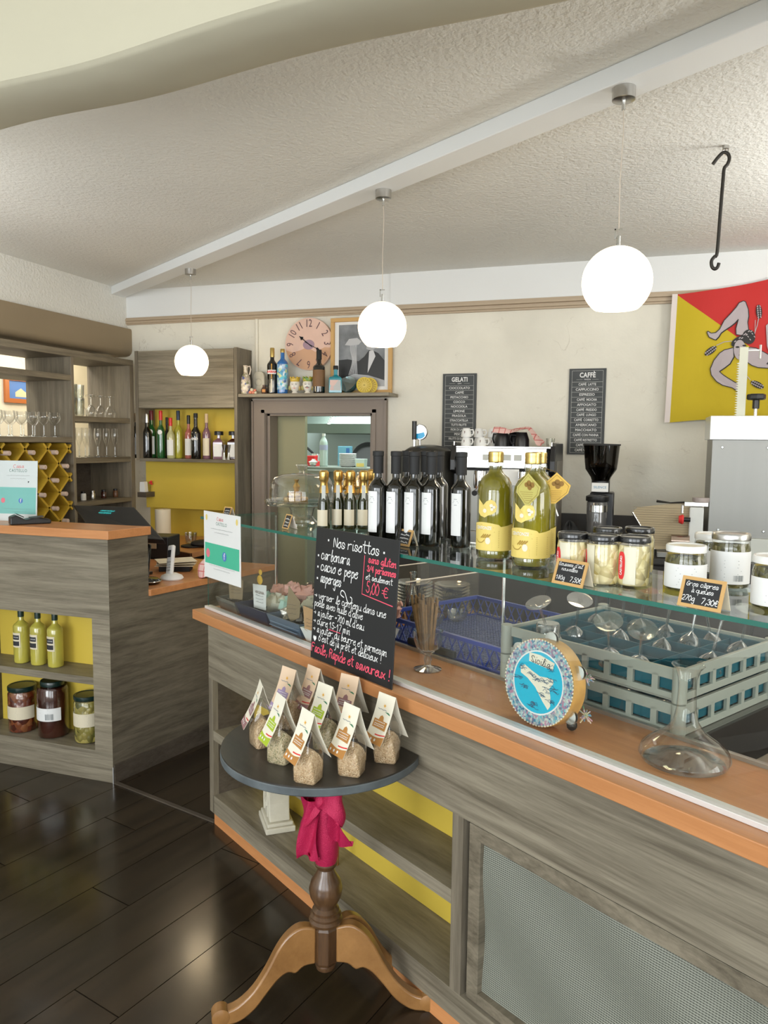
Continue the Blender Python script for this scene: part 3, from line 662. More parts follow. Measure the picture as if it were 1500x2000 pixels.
flat('photo_tablecloth', [(PX0, PZ0), (PX0, .10), (-.05, .135), (.05, .125), (.165, .09), (.165, PZ0)], GR('cloth', .38), -.0142)
sp_ = M()
for k in range(7): sp_.ribbon(smoothpts([(-.075+.008*k, .37), (-.08+.007*k, .30), (-.065+.005*k, .22), (-.09+.01*k, .13)], 4), .0035, -.0148)
obj('photo_strands', sp_, GR('strand', .6), fr, False)
flat('photo_hand', [(-.12, .33), (-.09, .37), (-.03, .375), (0, .35), (-.02, .33), (-.08, .325)], GR('hand', .5), -.0150)

# ---- menu boards --------------------------------------------------------------
def menu(name, label, xl, xr, zt, zb_, title, sub, lines):
    t = thing(name, label, 'sign', ((xl+xr)/2, YB, zb_)); W = xr-xl; H = zt-zb_
    obj('board', M().box(-W/2, W/2, -.012, 0, 0, H), mat('slate_menu_grey', (.050, .055, .056), .6, var=.15, vscale=12), t, False, bev=.001)
    ln = M(); e = W*.08; y = -.0127
    def rct(x0, x1, z0, z1, w_=.0014): 
        ln.rectxz(x0, x1, z0-w_/2, z0+w_/2, y); ln.rectxz(x0, x1, z1-w_/2, z1+w_/2, y); ln.rectxz(x0-w_/2, x0+w_/2, z0, z1, y); ln.rectxz(x1-w_/2, x1+w_/2, z0, z1, y)
    top = H*.845; n = len(lines); rct(-W/2+e, W/2-e, H*.02, H*.975); lh = (top-H*.02)/n
    for k in range(n): ln.rectxz(-W/2+e, W/2-e, top-k*lh-.0007, top-k*lh+.0007, y)
    ln.rectxz(-W*.3, -W*.13, H*.872, H*.874, y); ln.rectxz(W*.13, W*.3, H*.872, H*.874, y)
    obj('ruled_lines', ln, LABG, t, False)
    tx = textm(title, H*.078, 0, H*.922, y, bold=.0012, sx=.80, space=1.05); q = textm(sub, H*.022, 0, H*.873, y); tx.add(q.v, q.f)
    for k, s_ in enumerate(lines):
        q = textm(s_, min(lh*.70, W*.115), 0, top-(k+.5)*lh, y, bold=.0002, sx=1.0 if len(s_) < 12 else .78); tx.add(q.v, q.f)
    obj('lettering', tx, LABW, t, False); return t
menu('menu_board', 'narrow slate-grey GELATI flavour list hung on the cream wall', -1.236, -1.012, 1.998, 1.49, 'GELATI', 'LIDO', ['CIOCCOLATO','CAFFÈ','PISTACCHIO','COCCO','NOCCIOLA','LIMONE','FRAGOLA','STRACCIATELLA','TUTTI FRUTTI','FIOR DI LATTE','PESCA','FRUTTI DI BOSCO','MENTA','AMARENA'])
menu('menu_board', 'narrow slate-grey CAFFÈ list hung above the coffee grinder', -.428, -.207, 2.014, 1.485, 'CAFFÈ', 'PIAZZA', ['CAFFÈ  LATTE','CAPPUCCINO','ESPRESSO','CAFFÈ  MOCHA','AFFOGATO','CAFFÈ  FREDDO','CAFFÈ  LUNGO','CAFFÈ  CORRETTO','AMERICANO','MACCHIATO','CAFFÈ CON PANNA','CAFFÈ RISTRETTO','CAFFÈ DOPPIO','CAFFÈ VIENNESE'])

# ---- flag ---------------------------------------------------------------------
FY = 4.832
def wv(x, z): return FY + .007*sin((x-.17)*9 + z*4) + .003*sin(x*21 - z*9)
def fz_(u, v):  # u 0..1 along, v 0..1 up
    x = .175 + .88*u - .012*(1-v); zt = 2.425 + .16*u - .18*u*(1-u)*.6; zb2 = 1.681 + .02*sin(u*5)
    z = zb2 + (zt-zb2)*v; return (x, wv(x, z), z)
fg = thing('flag', 'red and yellow Sicilian flag with three-legged emblem pinned to the wall', 'flag', (0, 0, 0))
obj('hoist_band', M().sheet(lambda u, v: (.150 + .03*u - .012*(1-v), wv(.17, 1.68+.745*v)-.001, 1.683+.745*v), 2, 16, .003), mat('hoist_canvas', (.72, .64, .60), .8), fg)
# upper right triangle red, lower left yellow, split along the diagonal in the cloth
def tri(fn, cond):
    m = M(); nu, nv = 36, 24
    for i in range(nu):
        for j in range(nv):
            q = [(i/nu, j/nv), ((i+1)/nu, j/nv), ((i+1)/nu, (j+1)/nv), (i/nu, (j+1)/nv)]
            s = [cond(a, b) for a, b in q]
            if all(x >= 0 for x in s): poly = q
            elif all(x <= 0 for x in s): continue
            else:
                poly = []
                for k in range(4):
                    a, b = q[k], q[(k+1) % 4]; sa, sb2 = s[k], s[(k+1) % 4]
                    if sa >= 0: poly.append(a)
                    if sa*sb2 < 0: t_ = sa/(sa-sb2); poly.append((a[0]+(b[0]-a[0])*t_, a[1]+(b[1]-a[1])*t_))
            k = len(m.v); m.v += [fz_(*p_) for p_ in poly]; m.f.append(tuple(range(k, k+len(poly))))
    return m
dg = lambda u, v: v - (1 - 1.0*u)
obj('red_half', tri(fz_, dg), mat('flag_red', (.50, .015, .012), .7, bump=.3, bscale=5, dist=.01), fg)
obj('yellow_half', tri(fz_, lambda u, v: -dg(u, v)), mat('flag_yellow', (.52, .385, .002), .7, bump=.3, bscale=5, dist=.01), fg)
def onflag(pl, off, name, m_):
    off = off*2.2
    """pl in zoomed tracing units -> points on the flag cloth"""
    q = M(); 
    for poly in (pl if isinstance(pl[0], list) else [pl]):
        P3 = []
        for a, b in poly:
            p = onY(1300 + a/6.667, 540 + b/6.667, FY); P3.append((p.x, wv(p.x, p.z) - off, p.z))
        k = len(q.v); q.v += P3; q.f.append(tuple(range(k, k+len(P3))))
    return obj(name, q, m_, fg, False)
leg1 = [(1010,320),(1040,330),(1075,430),(1080,520),(1065,600),(1078,700),(1040,760),(975,770),(915,760),(912,680),(935,600),(945,560),(900,610),(850,650),(760,710),(720,740),(690,790),(650,830),(620,820),(565,795),(535,735),(548,715),(590,742),(650,735),(700,690),(760,575),(850,480),(920,400),(955,345)]
leg2 = [(880,930),(760,960),(700,1000),(625,1095),(580,1205),(592,1285),(660,1370),(740,1420),(860,1450),(925,1490),(955,1560),(965,1625),(1000,1605),(1022,1550),(1000,1460),(990,1400),(900,1380),(800,1320),(740,1280),(697,1240),(770,1190),(835,1140),(885,1050)]
leg3 = [(1010,940),(1100,925),(1180,935),(1260,975),(1333,1015),(1480,1060),(1560,1000),(1600,900),(1500,760),(1440,660),(1350,600),(1305,640),(1320,700),(1335,930),(1380,960),(1440,860),(1700,1000),(1680,1160),(1500,1210),(1333,1195),(1200,1187),(1120,1160),(1060,1120),(1025,1060)]
FLESH = mat('emblem_mauve_grey', (.42, .36, .37), .7); EBLK = mat('emblem_black', (.02, .018, .018), .7)
def fat(pl, k=9):
    cx2 = sum(a for a, b in pl)/len(pl); cy2 = sum(b for a, b in pl)/len(pl); return [(a + k*.9 + 2, b + k*.8) for a, b in pl]
for q in (leg1, leg2, leg3[:8]+leg3[16:]): onflag(fat(q, 7), .0022, 'emblem_outline', EBLK)
def fstroke(pts, wd): 
    out = []
    for i in range(len(pts)-1):
        (a, b), (c, d) = pts[i], pts[i+1]; L_ = math.hypot(c-a, d-b); nx, ny = -(d-b)/L_*wd, (c-a)/L_*wd; out.append([(a+nx, b+ny), (a-nx, b-ny), (c-nx, d-ny), (c+nx, d+ny)])
    return out
for q in (leg1, leg2, leg3[:6]+leg3[17:]): onflag(fstroke(q + [q[0]], 5), .0040, 'emblem_contour', EBLK)
onflag(leg1, .0035, 'emblem_leg', FLESH); onflag(leg2, .0035, 'emblem_leg', FLESH); onflag(leg3[:6]+leg3[17:], .0035, 'emblem_leg', FLESH); onflag([(1305,640),(1350,600),(1420,650),(1400,900),(1340,985),(1318,900)], .0035, 'emblem_leg', FLESH)
ell = lambda cx2, cy2, a, b, ph=0, n=20: [(cx2 + a*cos(2*pi*i/n)*cos(ph) - b*sin(2*pi*i/n)*sin(ph), cy2 + a*cos(2*pi*i/n)*sin(ph) + b*sin(2*pi*i/n)*cos(ph)) for i in range(n)]
onflag([ell(950, 850, 110, 60, -.5), ell(1080, 790, 85, 95)], .0045, 'emblem_hair', EBLK)
onflag(ell(960, 960, 78, 130), .0052, 'emblem_face', FLESH)
onflag([ell(930, 925, 26, 12), ell(1020, 905, 26, 12), ell(975, 1030, 30, 7), ell(985, 975, 10, 24)], .0058, 'emblem_features', EBLK)
onflag([ell(900+30*k, 850-22*k+(k % 2)*24, 17, 7, -.6) for k in range(8)] + [ell(1040+28*k, 750+(k % 3)*38, 14, 6, .8) for k in range(5)], .0058, 'emblem_curls', FLESH)
wh = []; whk = []
for (cx2, cy2, ph) in ((1215, 460, 1.5), (585, 970, 2.5), (1190, 1410, .45)):
    whk.append(ell(cx2, cy2, 92, 40, ph))
    for k in range(6):
        for s_ in (-1, 1): wh.append(ell(cx2 + (k-2.5)*28*cos(ph) - s_*16*sin(ph), cy2 + (k-2.5)*28*sin(ph) + s_*16*cos(ph), 13, 8, ph + .5*s_, 10))
onflag(whk, .0035, 'emblem_wheat_shadow', EBLK); onflag(wh, .0045, 'emblem_wheat', FLESH)
def fstroke(pts, wd): 
    out = []
    for i in range(len(pts)-1):
        (a, b), (c, d) = pts[i], pts[i+1]; L_ = math.hypot(c-a, d-b); nx, ny = -(d-b)/L_*wd, (c-a)/L_*wd; out.append([(a+nx, b+ny), (a-nx, b-ny), (c-nx, d-ny), (c+nx, d+ny)])
    return out
onflag(fstroke([(1210, 540), (1190, 640), (1150, 760)], 5) + fstroke([(1165, 570), (1160, 740)], 4) + fstroke([(660, 900), (760, 855), (860, 845)], 5) + fstroke([(1100, 1350), (1040, 1280), (985, 1200)], 5) + fstroke([(1060, 1340), (1000, 1230)], 4), .004, 'emblem_stalks', FLESH)

# ================================================================== LEFT SHELF UNIT
su = thing('shelf_unit', 'tall open grey oak shelving with glasses and an ochre wine lattice', 'shelving', (-3.5, 3.1, 0))
Y0 = 3.1; yb = lambda y: y - Y0
def sbox(n, x0, x1, y0, y1, z0, z1, m_, **k): return obj(n, M().box(x0, x1, yb(y0), yb(y1), z0, z1), m_, su, False, **k)
sbox('top_board', -.37, 0, 3.1, 4.70, 2.078, 2.12, GREYX, bev=.0015)
sbox('side_panel', -.37, 0, 4.655, 4.70, 0, 2.078, GREYV, bev=.0015)
sbox('divider', -.37, 0, 4.06, 4.085, 0, 2.078, GREYV, bev=.0015)
sbox('side_panel', -.37, 0, 3.1, 3.13, 0, 2.078, GREYV)
sbox('shelf', -.37, -.002, 3.13, 4.06, 1.925, 1.96, GREYX, bev=.001)
sbox('shelf', -.37, -.002, 3.13, 4.06, 1.526, 1.56, GREYX, bev=.001)
sbox('shelf', -.37, -.002, 4.085, 4.655, 1.665, 1.70, GREYX, bev=.001)
sbox('shelf', -.37, -.002, 4.085, 4.655, 1.388, 1.424, GREYX, bev=.001)
sbox('shelf', -.37, -.002, 4.085, 4.655, 1.10, 1.13, GREYX, bev=.001)
sbox('shelf', -.37, -.002, 3.13, 4.06, .965, .995, GREYX)
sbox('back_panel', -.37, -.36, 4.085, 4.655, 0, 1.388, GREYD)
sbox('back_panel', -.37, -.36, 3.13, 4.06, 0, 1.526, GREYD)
# ochre diagonal slats of the wine rack
def clip(p, q, y0, y1, z0, z1):
    t0, t1 = 0, 1; d = (q[0]-p[0], q[1]-p[1])
    for pp, qq in ((-d[0], p[0]-y0), (d[0], y1-p[0]), (-d[1], p[1]-z0), (d[1], z1-p[1])):
        if abs(pp) < 1e-9: continue
        r_ = qq/pp
        if pp < 0: t0 = max(t0, r_)
        else: t1 = min(t1, r_)
    return None if t1 - t0 < .03 else ((p[0]+d[0]*t0, p[1]+d[1]*t0), (p[0]+d[0]*t1, p[1]+d[1]*t1))
for sgn in (1, -1):
    for k in range(-6, 12):
        yc = 3.468 + .185*k
        c = clip((yc-1, 1.485-1*sgn), (yc+1, 1.485+1*sgn), 3.14, 4.052, .998, 1.522)
        if not c: continue
        (a, b_), (c2, d2) = c; L_ = math.hypot(c2-a, d2-b_)
        if L_ < .05: continue
        mm = M().rbox(-.13 - (0 if sgn > 0 else .0), yb((a+c2)/2), (b_+d2)/2, .25, L_-.012, .013, rx=math.atan2(d2-b_, c2-a))
        obj('lattice_slat', mm, YELW, su, False)
CAPP = mat('pale_pink_cork_cap', (.62, .48, .40), .6); WBOD = mat('wine_bottle_glass', (.02, .035, .012), .1, coat=1)
wb0 = None
for i, (a, b_) in enumerate([(90,1168),(318,1162),(532,1160),(425,1298),(632,1288),(540,1422),(420,1558),(622,1546),(540,1683),(635,1798),(205,1290)]):
    p = onX(a/4.762, 640+b_/4.762, -3.47)
    if wb0 is None:
        t = thing('wine_bottle', 'wine bottle lying neck outwards in the ochre lattice', 'bottle', (-3.47, p.y, p.z), 0, 'wine bottles lying in the lattice')
        obj('neck_capsule', M().lathe([(.0125, 0), (.0145, -.002), (.015, -.07)], 14).xf(Matrix.Rotation(R(90), 4, 'Y')), CAPP, t)
        obj('body', M().lathe([(.0145, -.072), (.015, -.10), (.034, -.15), (.034, -.24)], 16).xf(Matrix.Rotation(R(90), 4, 'Y')), WBOD, t); wb0 = t
    else: t = dup(wb0, (-3.47, p.y, p.z))
    t['label'] = 'wine bottle lying in the ochre lattice, ' + ['leftmost of the top row', 'second of the top row', 'right end of the top row', 'middle of the second row', 'right end of the second row', 'centre of the third row', 'left of the fourth row', 'right end of the fourth row', 'single one of the fifth row', 'lowest one beside the till', 'left of the second row, above the notice'][i]
# ---- stemware -----------------------------------------------------------------
def wine_prof(h, rb, rf, stem):
    p = [(rf, 0), (rf, .002), (rf*.3, .006), (.004, .012), (.0035, stem)]
    for k in range(1, 9):
        t_ = k/8; p.append((max(.004, rb*(sin(min(1, t_*1.35)*pi/2))**.7 * (1-.18*max(0, t_-.6)/.4)), stem + (h-stem)*t_))
    return p
def stemglass(name, label, loc, h, rb, rf, stem, group, inv=False, tilt=None, mt=None):
    t = thing(name, label, 'glass', loc, 0, group)
    m_ = M(); pr_ = wine_prof(h, rb, rf, stem); m_.lathe(pr_[:5], 18); m2 = M(); m2.v = []; 
    bowl = M(); prof = pr_[4:]; n = 18
    for r_, z_ in prof:
        for i in range(n): a = 2*pi*i/n; bowl.v.append((r_*cos(a), r_*sin(a), z_))
    for j in range(len(prof)-1):
        for i in range(n): bowl.f.append((j*n+i, j*n+(i+1) % n, (j+1)*n+(i+1) % n, (j+1)*n+i))
    if inv:
        X = Matrix.Translation((0, 0, h)) @ Matrix.Rotation(pi, 4, 'X'); m_.xf(X); bowl.xf(X)
    if tilt is not None:
        X = Matrix.Rotation(tilt[0], 4, 'X') @ Matrix.Rotation(tilt[1], 4, 'Y'); m_.xf(X); bowl.xf(X)
    obj('foot', m_, mt or GWT, t); obj('bowl', bowl, mt or GW, t); return t
g0 = stemglass('wine_glass', 'clear stemmed glass on the shelf above the wine lattice', (-3.58, 3.42, 1.561), .155, .040, .034, .07, 'stemmed glasses above the wine lattice')
for i in range(1, 13):
    r_, c_ = i // 7, i % 7; dup(g0, (-3.58 - r_*.10, 3.42 + c_*.095 + r_*.03, 1.561), label='stemmed glass above the wine lattice, %s row, %s from the left' % (['front', 'rear'][r_], ['first', 'second', 'third', 'fourth', 'fifth', 'sixth', 'seventh'][c_]))
g0['label'] = 'stemmed glass above the wine lattice, front row, first from the left'
g1 = stemglass('wine_glass', 'upside-down stemmed glass on the upper right shelf of the unit', (-3.6, 4.46, 1.701), .15, .04, .034, .065, 'upside-down glasses on the upper right shelf', inv=True)
for k_, y in enumerate((4.36, 4.56)): dup(g1, (-3.6, y, 1.701), label='%s of the three upside-down glasses in front on the upper right shelf' % ['leftmost', 'rightmost'][k_])
for k_, y in enumerate((4.41, 4.51)): dup(g1, (-3.72, y, 1.701), label='%s of the two upside-down glasses at the back of the upper right shelf' % ['left', 'right'][k_])
g1['label'] = 'middle of the three upside-down glasses in front on the upper right shelf'
g2 = thing('tumbler', 'tall faceted tumbler in a stack against the lit wall', 'glass', (-3.58, 4.15, 1.701), 0, 'stacked tall tumblers')
mm = M()
for k in range(2): mm.lathe([(.028, .002+k*.09), (.034, .012+k*.09), (.038, .12+k*.09), (.036, .12+k*.09), (.031, .015+k*.09)], 12)
obj('body', mm, GWT, g2)
for x, y in ((-3.68, 4.13), (-3.60, 4.24), (-3.70, 4.22)): dup(g2, (x, y, 1.701))
g3 = stemglass('champagne_flute', 'slim champagne flute on the middle right shelf', (-3.58, 4.40, 1.425), .20, .024, .03, .07, 'champagne flutes on the middle right shelf')
for k_, y in enumerate((4.15, 4.21, 4.27, 4.49, 4.58)): dup(g3, (-3.58, y, 1.425), label='champagne flute in the front row of the middle right shelf, %s from the left' % ['first', 'second', 'third', 'fifth', 'sixth'][k_])
for k_, y in enumerate((4.18, 4.45, 4.54)): dup(g3, (-3.70, y, 1.425), label='champagne flute in the back row of the middle right shelf, %s from the left' % ['first', 'second', 'third'][k_])
g3['label'] = 'champagne flute in the front row of the middle right shelf, fourth from the left'
for i, (px, lab, m_) in enumerate(((163, 'tiny white jar in the dark lower bay', LABW), (181, 'small glass cruet with silver top in the dark lower bay', NICKEL), (203, 'little dark red jar in the dark lower bay', CHUTNEY), (232, 'little amber jar in the dark lower bay', mat('amber_jar', (.12, .05, .02), .3)))):
    p = onX(px, 980, -3.6); t = thing('spice_jar', lab, 'jar', (-3.6, min(p.y, 4.6), 1.131))
    obj('body', M().lathe([(.018, 0), (.019, .004), (.019, .04), (.014, .048)], 14), m_, t); obj('lid', M().lathe([(.016, .048), (.016, .06)], 14), BLACK if i != 1 else NICKEL, t)
# picture in the room beyond
pp = onX(11, 742, -4.72)
t = thing('framed_picture', 'small orange-wood frame with a blue sky and white building print', 'picture', (-4.745, pp.y + .16, 1.83))
obj('frame', M().box(0, .02, -.16, .16, 0, .035).box(0, .02, -.16, .16, .175, .21).box(0, .02, -.16, -.12, .035, .175).box(0, .02, .12, .16, .035, .175), mat('orange_frame_wood', (.42, .13, .03), .5), t, False)
obj('print', M().box(.001, .008, -.12, .12, .035, .175), mat('sky_print', (.08, .20, .55), .5), t, False)
obj('building_print', M().add([(.009, -.05, .05), (.009, .08, .05), (.009, .08, .08), (.009, .04, .10), (.009, .01, .12), (.009, -.05, .085)], [(0, 1, 2, 3, 4, 5)]), mat('pale_building_print', (.66, .56, .38), .6), t, False)

# corner items right of the unit
t = thing('corner_shelf', 'short dark wooden ledge fixed on the yellow panel', 'shelf', (-3.478, 4.70, 0))
obj('board', M().box(0, .075, -.01, .095, 1.128, 1.165), GREYD, t, False, bev=.001)
t = thing('salt_box', 'small white carton standing on the short dark ledge', 'box', (-3.45, 4.73, 1.1655))
obj('carton', M().prism([(-.024, 0), (.024, 0), (.018, .075), (-.020, .075)], -.02, .02, 'y'), LABW, t, False, bev=.001)
t = thing('dried_flower', 'sprig of dried red flowers behind the white carton', 'flower', (-3.428, 4.775, 1.1655))
mm = M(); mm.cyl((0, 0, 0), (.004, 0, .06), .0015, 6)
obj('stem', mm, mat('flower_stem', (.08, .10, .02), .7), t)
for c in ((.0, 0, .066), (.01, .004, .058), (.012, -.004, .074)): obj('blossom', M().sph(c, .009, 8, 6), RED, t)
p = onz(368, 1060, .836)
t = thing('drinking_glass', 'low clear tumbler on the corner worktop', 'glass', (-2.92, 4.52, .836))
obj('body', M().lathe([(.028, 0), (.036, .004), (.042, .075), (.040, .075), (.033, .01)], 20), GWT, t)
t = thing('cap', 'flat black cap lying on the corner worktop', 'cap', (-2.76, 4.42, .836))
obj('crown', M().sph((0, 0, .022), .085, 20, 8, sz=.28), MATTBLK, t); obj('peak', M().lathe([(.001, .004), (.075, .004), (.075, .010), (.001, .010)], 20, -.06, -.04), MATTBLK, t)
t = thing('kitchen_roll', 'cream paper roll standing behind the till screen', 'paper roll', (-3.20, 4.60, .836))
obj('roll', M().lathe([(.055, 0), (.055, .22), (.02, .22), (.02, .21)], 26), CREAMP, t)
# black machines in the recess under the corner worktop
t = thing('receipt_printer', 'dark boxy machine with a pale knob in the recess below the worktop', 'printer', (-2.72, 3.82, .8535), .2)
obj('case', M().box(-.12, .12, -.08, .1, 0, .13), BLACK, t, False, bev=.006); obj('front_rib', M().box(-.10, -.06, -.086, -.08, .01, .11), MATTBLK, t, False); obj('knob', M().box(.0, .05, -.09, -.08, .06, .10), KRAFT, t, False, bev=.003)

# ================================================================== PENINSULA
PD = Vector((.2298, .9732, 0)); PN = Vector((.9732, -.2298, 0)); P0 = Vector((-2.195, 2.745, 0))
pw = thing('front_desk', 'grey oak reception desk with raised orange ledge and lit yellow niches', 'counter', (0, 0, 0))
def PP(al, off): q = P0 + PD*al - PN*off; return (q.x, q.y)
nx0, nx1 = -2.99, -2.290
f_ = M().box(-3.9, P0.x-.0, 2.745, 2.765, .751, 1.111).box(-3.9, P0.x, 2.745, 2.765, 0, .141)
obj('front_panel', f_, GREY, pw, False)
obj('front_stile', M().box(nx1, P0.x, 2.745, 2.765, .141, .751), GREY, pw, False)
obj('front_stile', M().box(-3.9, nx0, 2.745, 2.765, .141, .751), GREY, pw, False)
# side face, stepped down to the low desk
sp = M(); L_ = 1.1
a_, b_ = PP(0, 0), PP(.222, 0); c_, d_ = PP(.222, .02), PP(0, .0)
sp.prism([PP(0, 0), PP(.222, 0), PP(.222, .02), PP(.02, .02)], 0, 1.111); sp.prism([PP(.222, 0), PP(L_, 0), PP(L_, .02), PP(.222, .02)], 0, .822)
obj('side_panel', sp, GREYX, pw, False)
obj('baseboard', M().prism([PP(.004, -.008), PP(L_, -.008), PP(L_, -.0), PP(.004, -.0)], 0, .085), GREYD, pw, False)
obj('corner_trim', M().cyl((P0.x+.001, P0.y-.001, 0), (P0.x+.001, P0.y-.001, .075), .003, 6), NICKEL, pw)
obj('niche_back', M().box(nx0, nx1, 2.915, 2.925, .141, .751), YEL, pw, False, label='yellow niche back')
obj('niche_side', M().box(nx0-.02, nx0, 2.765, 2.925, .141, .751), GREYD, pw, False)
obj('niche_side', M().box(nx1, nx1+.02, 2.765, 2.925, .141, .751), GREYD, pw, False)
obj('niche_shelf', M().box(nx0, nx1, 2.75, 2.915, .443, .477), GREY, pw, False, bev=.001)
obj('niche_floor', M().box(nx0, nx1, 2.765, 2.925, .11, .141), GREY, pw, False)
obj('niche_top', M().box(nx0, nx1, 2.765, 2.925, .751, .77), GREYD, pw, False)
r1 = PP(.232, -.012); r0 = PP(.0, -.012)
obj('raised_ledge', M().prism([(-3.9, 2.733), (r0[0], 2.733), r1, (r1[0]-.10, 2.955), (-3.9, 2.955)], 1.111, 1.150), ORANGE, pw, False, bev=.002)
obj('raised_back', M().box(-3.9, -2.18, 2.925, 2.945, .822, 1.111), GREYD, pw, False)
q1, q0 = PP(1.12, -.012), PP(.224, -.012)
obj('low_desktop', M().prism([(-3.1, 2.95), (q0[0], q0[1]), q1, (q1[0]-.55, q1[1]+.02), (-3.1, 3.5)], .822, .853), ORANGE, pw, False, bev=.002)
q2 = PP(1.12, .0)
# threshold strip
tp = [onz(222, 1531, 0), onz(417, 1608, 0)]; dv = (tp[1]-tp[0]).normalized(); nv = Vector((-dv.y, dv.x, 0))*.018
struct('trim_9', M().prism([(tp[0]-nv*0)[:2], tp[1][:2], (tp[1]+nv)[:2], (tp[0]+nv)[:2]], 0.0005, .006), GREYD)
# bottles and jars in the niches
def limb(t, h, r, rn):
    for z0, z1 in ((.33, .41), (.44, .52)): obj('black_label', M().arc(r+.0008, h*z0, h*z1, FA-.95, FA+.15, 8), INKD, t)
    obj('lettering', wrap(textm('LIMONE', .008, -.012, h*.48), r+.0018, FA), LABW, t, False)
    obj('label_paper', M().arc(r+.0004, h*.30, h*.56, FA-1.0, FA+.3, 8), LABC, t)
for (x, lab) in ((-2.775, 'left pale yellow liqueur bottle in the desk niche'), (-2.675, 'middle pale yellow liqueur bottle in the desk niche'), (-2.575, 'right pale yellow liqueur bottle in the desk niche')):
    bottle('limoncello_bottle', lab, (x, 2.832, .4775), .268, .036, LIMONC, mat('dark_green_cap', (.008, .03, .02), .4), rn=.0125, hs=.66, hn=.78, cap=.17, lab=None, extra=limb, group='pale yellow liqueur bottles in the desk niche')
def jar(name, label, loc, h, r, cont, lid, lidh=.02, lab=LABW, lz=(.25, .6), la=(-1.3, 1.3), fa=FA, group=None, lidr=.98, neck=.92, textf=None, glassy=True, wave=False):
    t = thing(name, label, 'jar', loc, 0, group)
    obj('contents', M().lathe([(r*.93, .003), (r*.985, .010), (r*.985, h-lidh-.018), (r*.9, h-lidh-.006)], 28), cont, t)
    obj('glass', M().lathe([(r*.94, 0), (r, .006), (r, h-lidh-.018), (r*neck, h-lidh-.004), (r*neck, h-lidh)], 28), glass('jar_glass', (.98, .98, .96), .035, .6, 5) if 'jar_glass' not in bpy.data.materials else bpy.data.materials['jar_glass'], t)
    lr = r*lidr; obj('lid', M().lathe([(lr, h-lidh), (lr*1.012, h-lidh+.002), (lr*1.012, h-.004), (lr*.97, h-.001), (lr*.88, h-.001), (lr*.86, h-.003), (.001, h-.003)], 32), lid, t)
    if lab: obj('paper_label', M().arc(r+.0007, h*lz[0], h*lz[1], fa+la[0], fa+la[1], 18), lab, t)
    if textf: textf(t, h, r)
    return t
DGL = mat('dark_green_lid', (.006, .022, .018), .3, coat=.3)
def lines(seed, z0, z1, n, a, width, thick=.0012, col=None, bar=False):
    def f(t, h, r):
        m_ = M(); rr = random.Random(seed)
        for k in range(n):
            z = h*(z0 + (z1-z0)*k/max(1, n-1)); wdt = width*rr.uniform(.5, 1); m_.ribbon([(-wdt/2, z), (wdt/2, z)], thick)
        if bar:
            for k in range(14): x = width*.1 + k*width*.035; m_.ribbon([(x, h*z0), (x, h*(z0+.10))], width*.035*rr.uniform(.25, .8))
        m_.v = [(x, y, z) for x, y, z in m_.v]; q = M(); 
        obj('label_print', wrap(m_, r+.0019, fa_cur[0]+a), col or INKG, t, False)
    return f
fa_cur = [FA]
jar('jar', 'big jar of red antipasti with green lid, left on the niche floor', (-2.79, 2.84, .1415), .222, .066, SUNDRY, DGL, .022, LABC, (.30, .58), textf=lines(1, .34, .54, 6, -.3, .06))
jar('jar', 'tallest dark red jar with white barcode label, middle of the niche floor', (-2.605, 2.838, .1415), .268, .071, CHUTNEY, DGL, .024, LABW, (.32, .55), (-1.5, .9), neck=.75, lidr=.76, textf=lines(2, .35, .52, 4, -.2, .08, bar=True))
jar('jar', 'jar of green olives with dark green lid, right on the niche floor', (-2.405, 2.838, .1415), .222, .062, OLIVES, DGL, .02, LABC, (.36, .64), (-1.5, 1.5), textf=lines(3, .40, .60, 6, 0, .07))
# things on the raised ledge
p = onY(68, 950, 2.90)
t = thing('notice', 'white and turquoise CASTELLO notice standing on the raised ledge', 'notice', (p.x-.105, 2.895, 1.1505))
def castello(t, W, H, face, band_z0, band_z1, teal, y=-.0026, full=False):
    obj('sheet', M().box(-W/2, W/2, -.002, .0, 0, H), face, t, False)
    obj('band', M().rectxz(-W*.47, W*.47, H*band_z0, H*band_z1, y), teal, t, False)
    q = M(); hand(q, 'Casa', -W*.12, H*.885, H*.03, .0016, y); obj('script_lettering', q, mat('pink_ink', (.75, .12, .12), .8), t, False)
    obj('lettering', textm('CASTELLO', H*.07, 0, H*.835, y, bold=0, sx=.86, space=1.25), mat('grey_green_ink', (.10, .22, .17), .8), t, False)
    q = M()
    for k, (z, wd) in enumerate(((.75, .6), (.70, .4), (.20, .7), (.155, .45))):
        scribble(q, -W*wd/2, H*z, W*wd, H*.012, .0008, y, k+3)
    obj('small_print', q, INKG, t, False)
    for sx_, m_ in ((-.38, mat('pink_badge', (.75, .2, .25), .6)), (.08, mat('blue_badge', (.08, .20, .55), .6))):
        obj('badge', M().add([(W*sx_ + W*.055*cos(2*pi*i/16), y-.0006, H*(band_z0+band_z1)/2 + W*.06*sin(2*pi*i/16)) for i in range(16)], [tuple(range(16))]), m_, t, False)
    obj('lettering', textm('f', W*.12, W*.08, H*(band_z0+band_z1)/2, y-.0012, bold=.0006), LABW, t, False)
    return t
castello(t, .21, .292, mat('glossy_white_sheet', (.66, .72, .72), .12, coat=.6), .12, .56, mat('turquoise_print', (.20, .52, .48), .15, coat=.6))
t.rotation_euler = (R(-4), 0, .12)
obj('acrylic_stand', M().box(-.09, .09, .0, .002, 0, .27).box(-.09, .09, -.0, .05, 0, .002), GLASS, t, False)
p = onz(48, 1024, 1.1505)
t = thing('card_terminal', 'black card payment terminal lying on the raised ledge', 'card terminal', (p.x+.0, 2.83, 1.1505), .9)
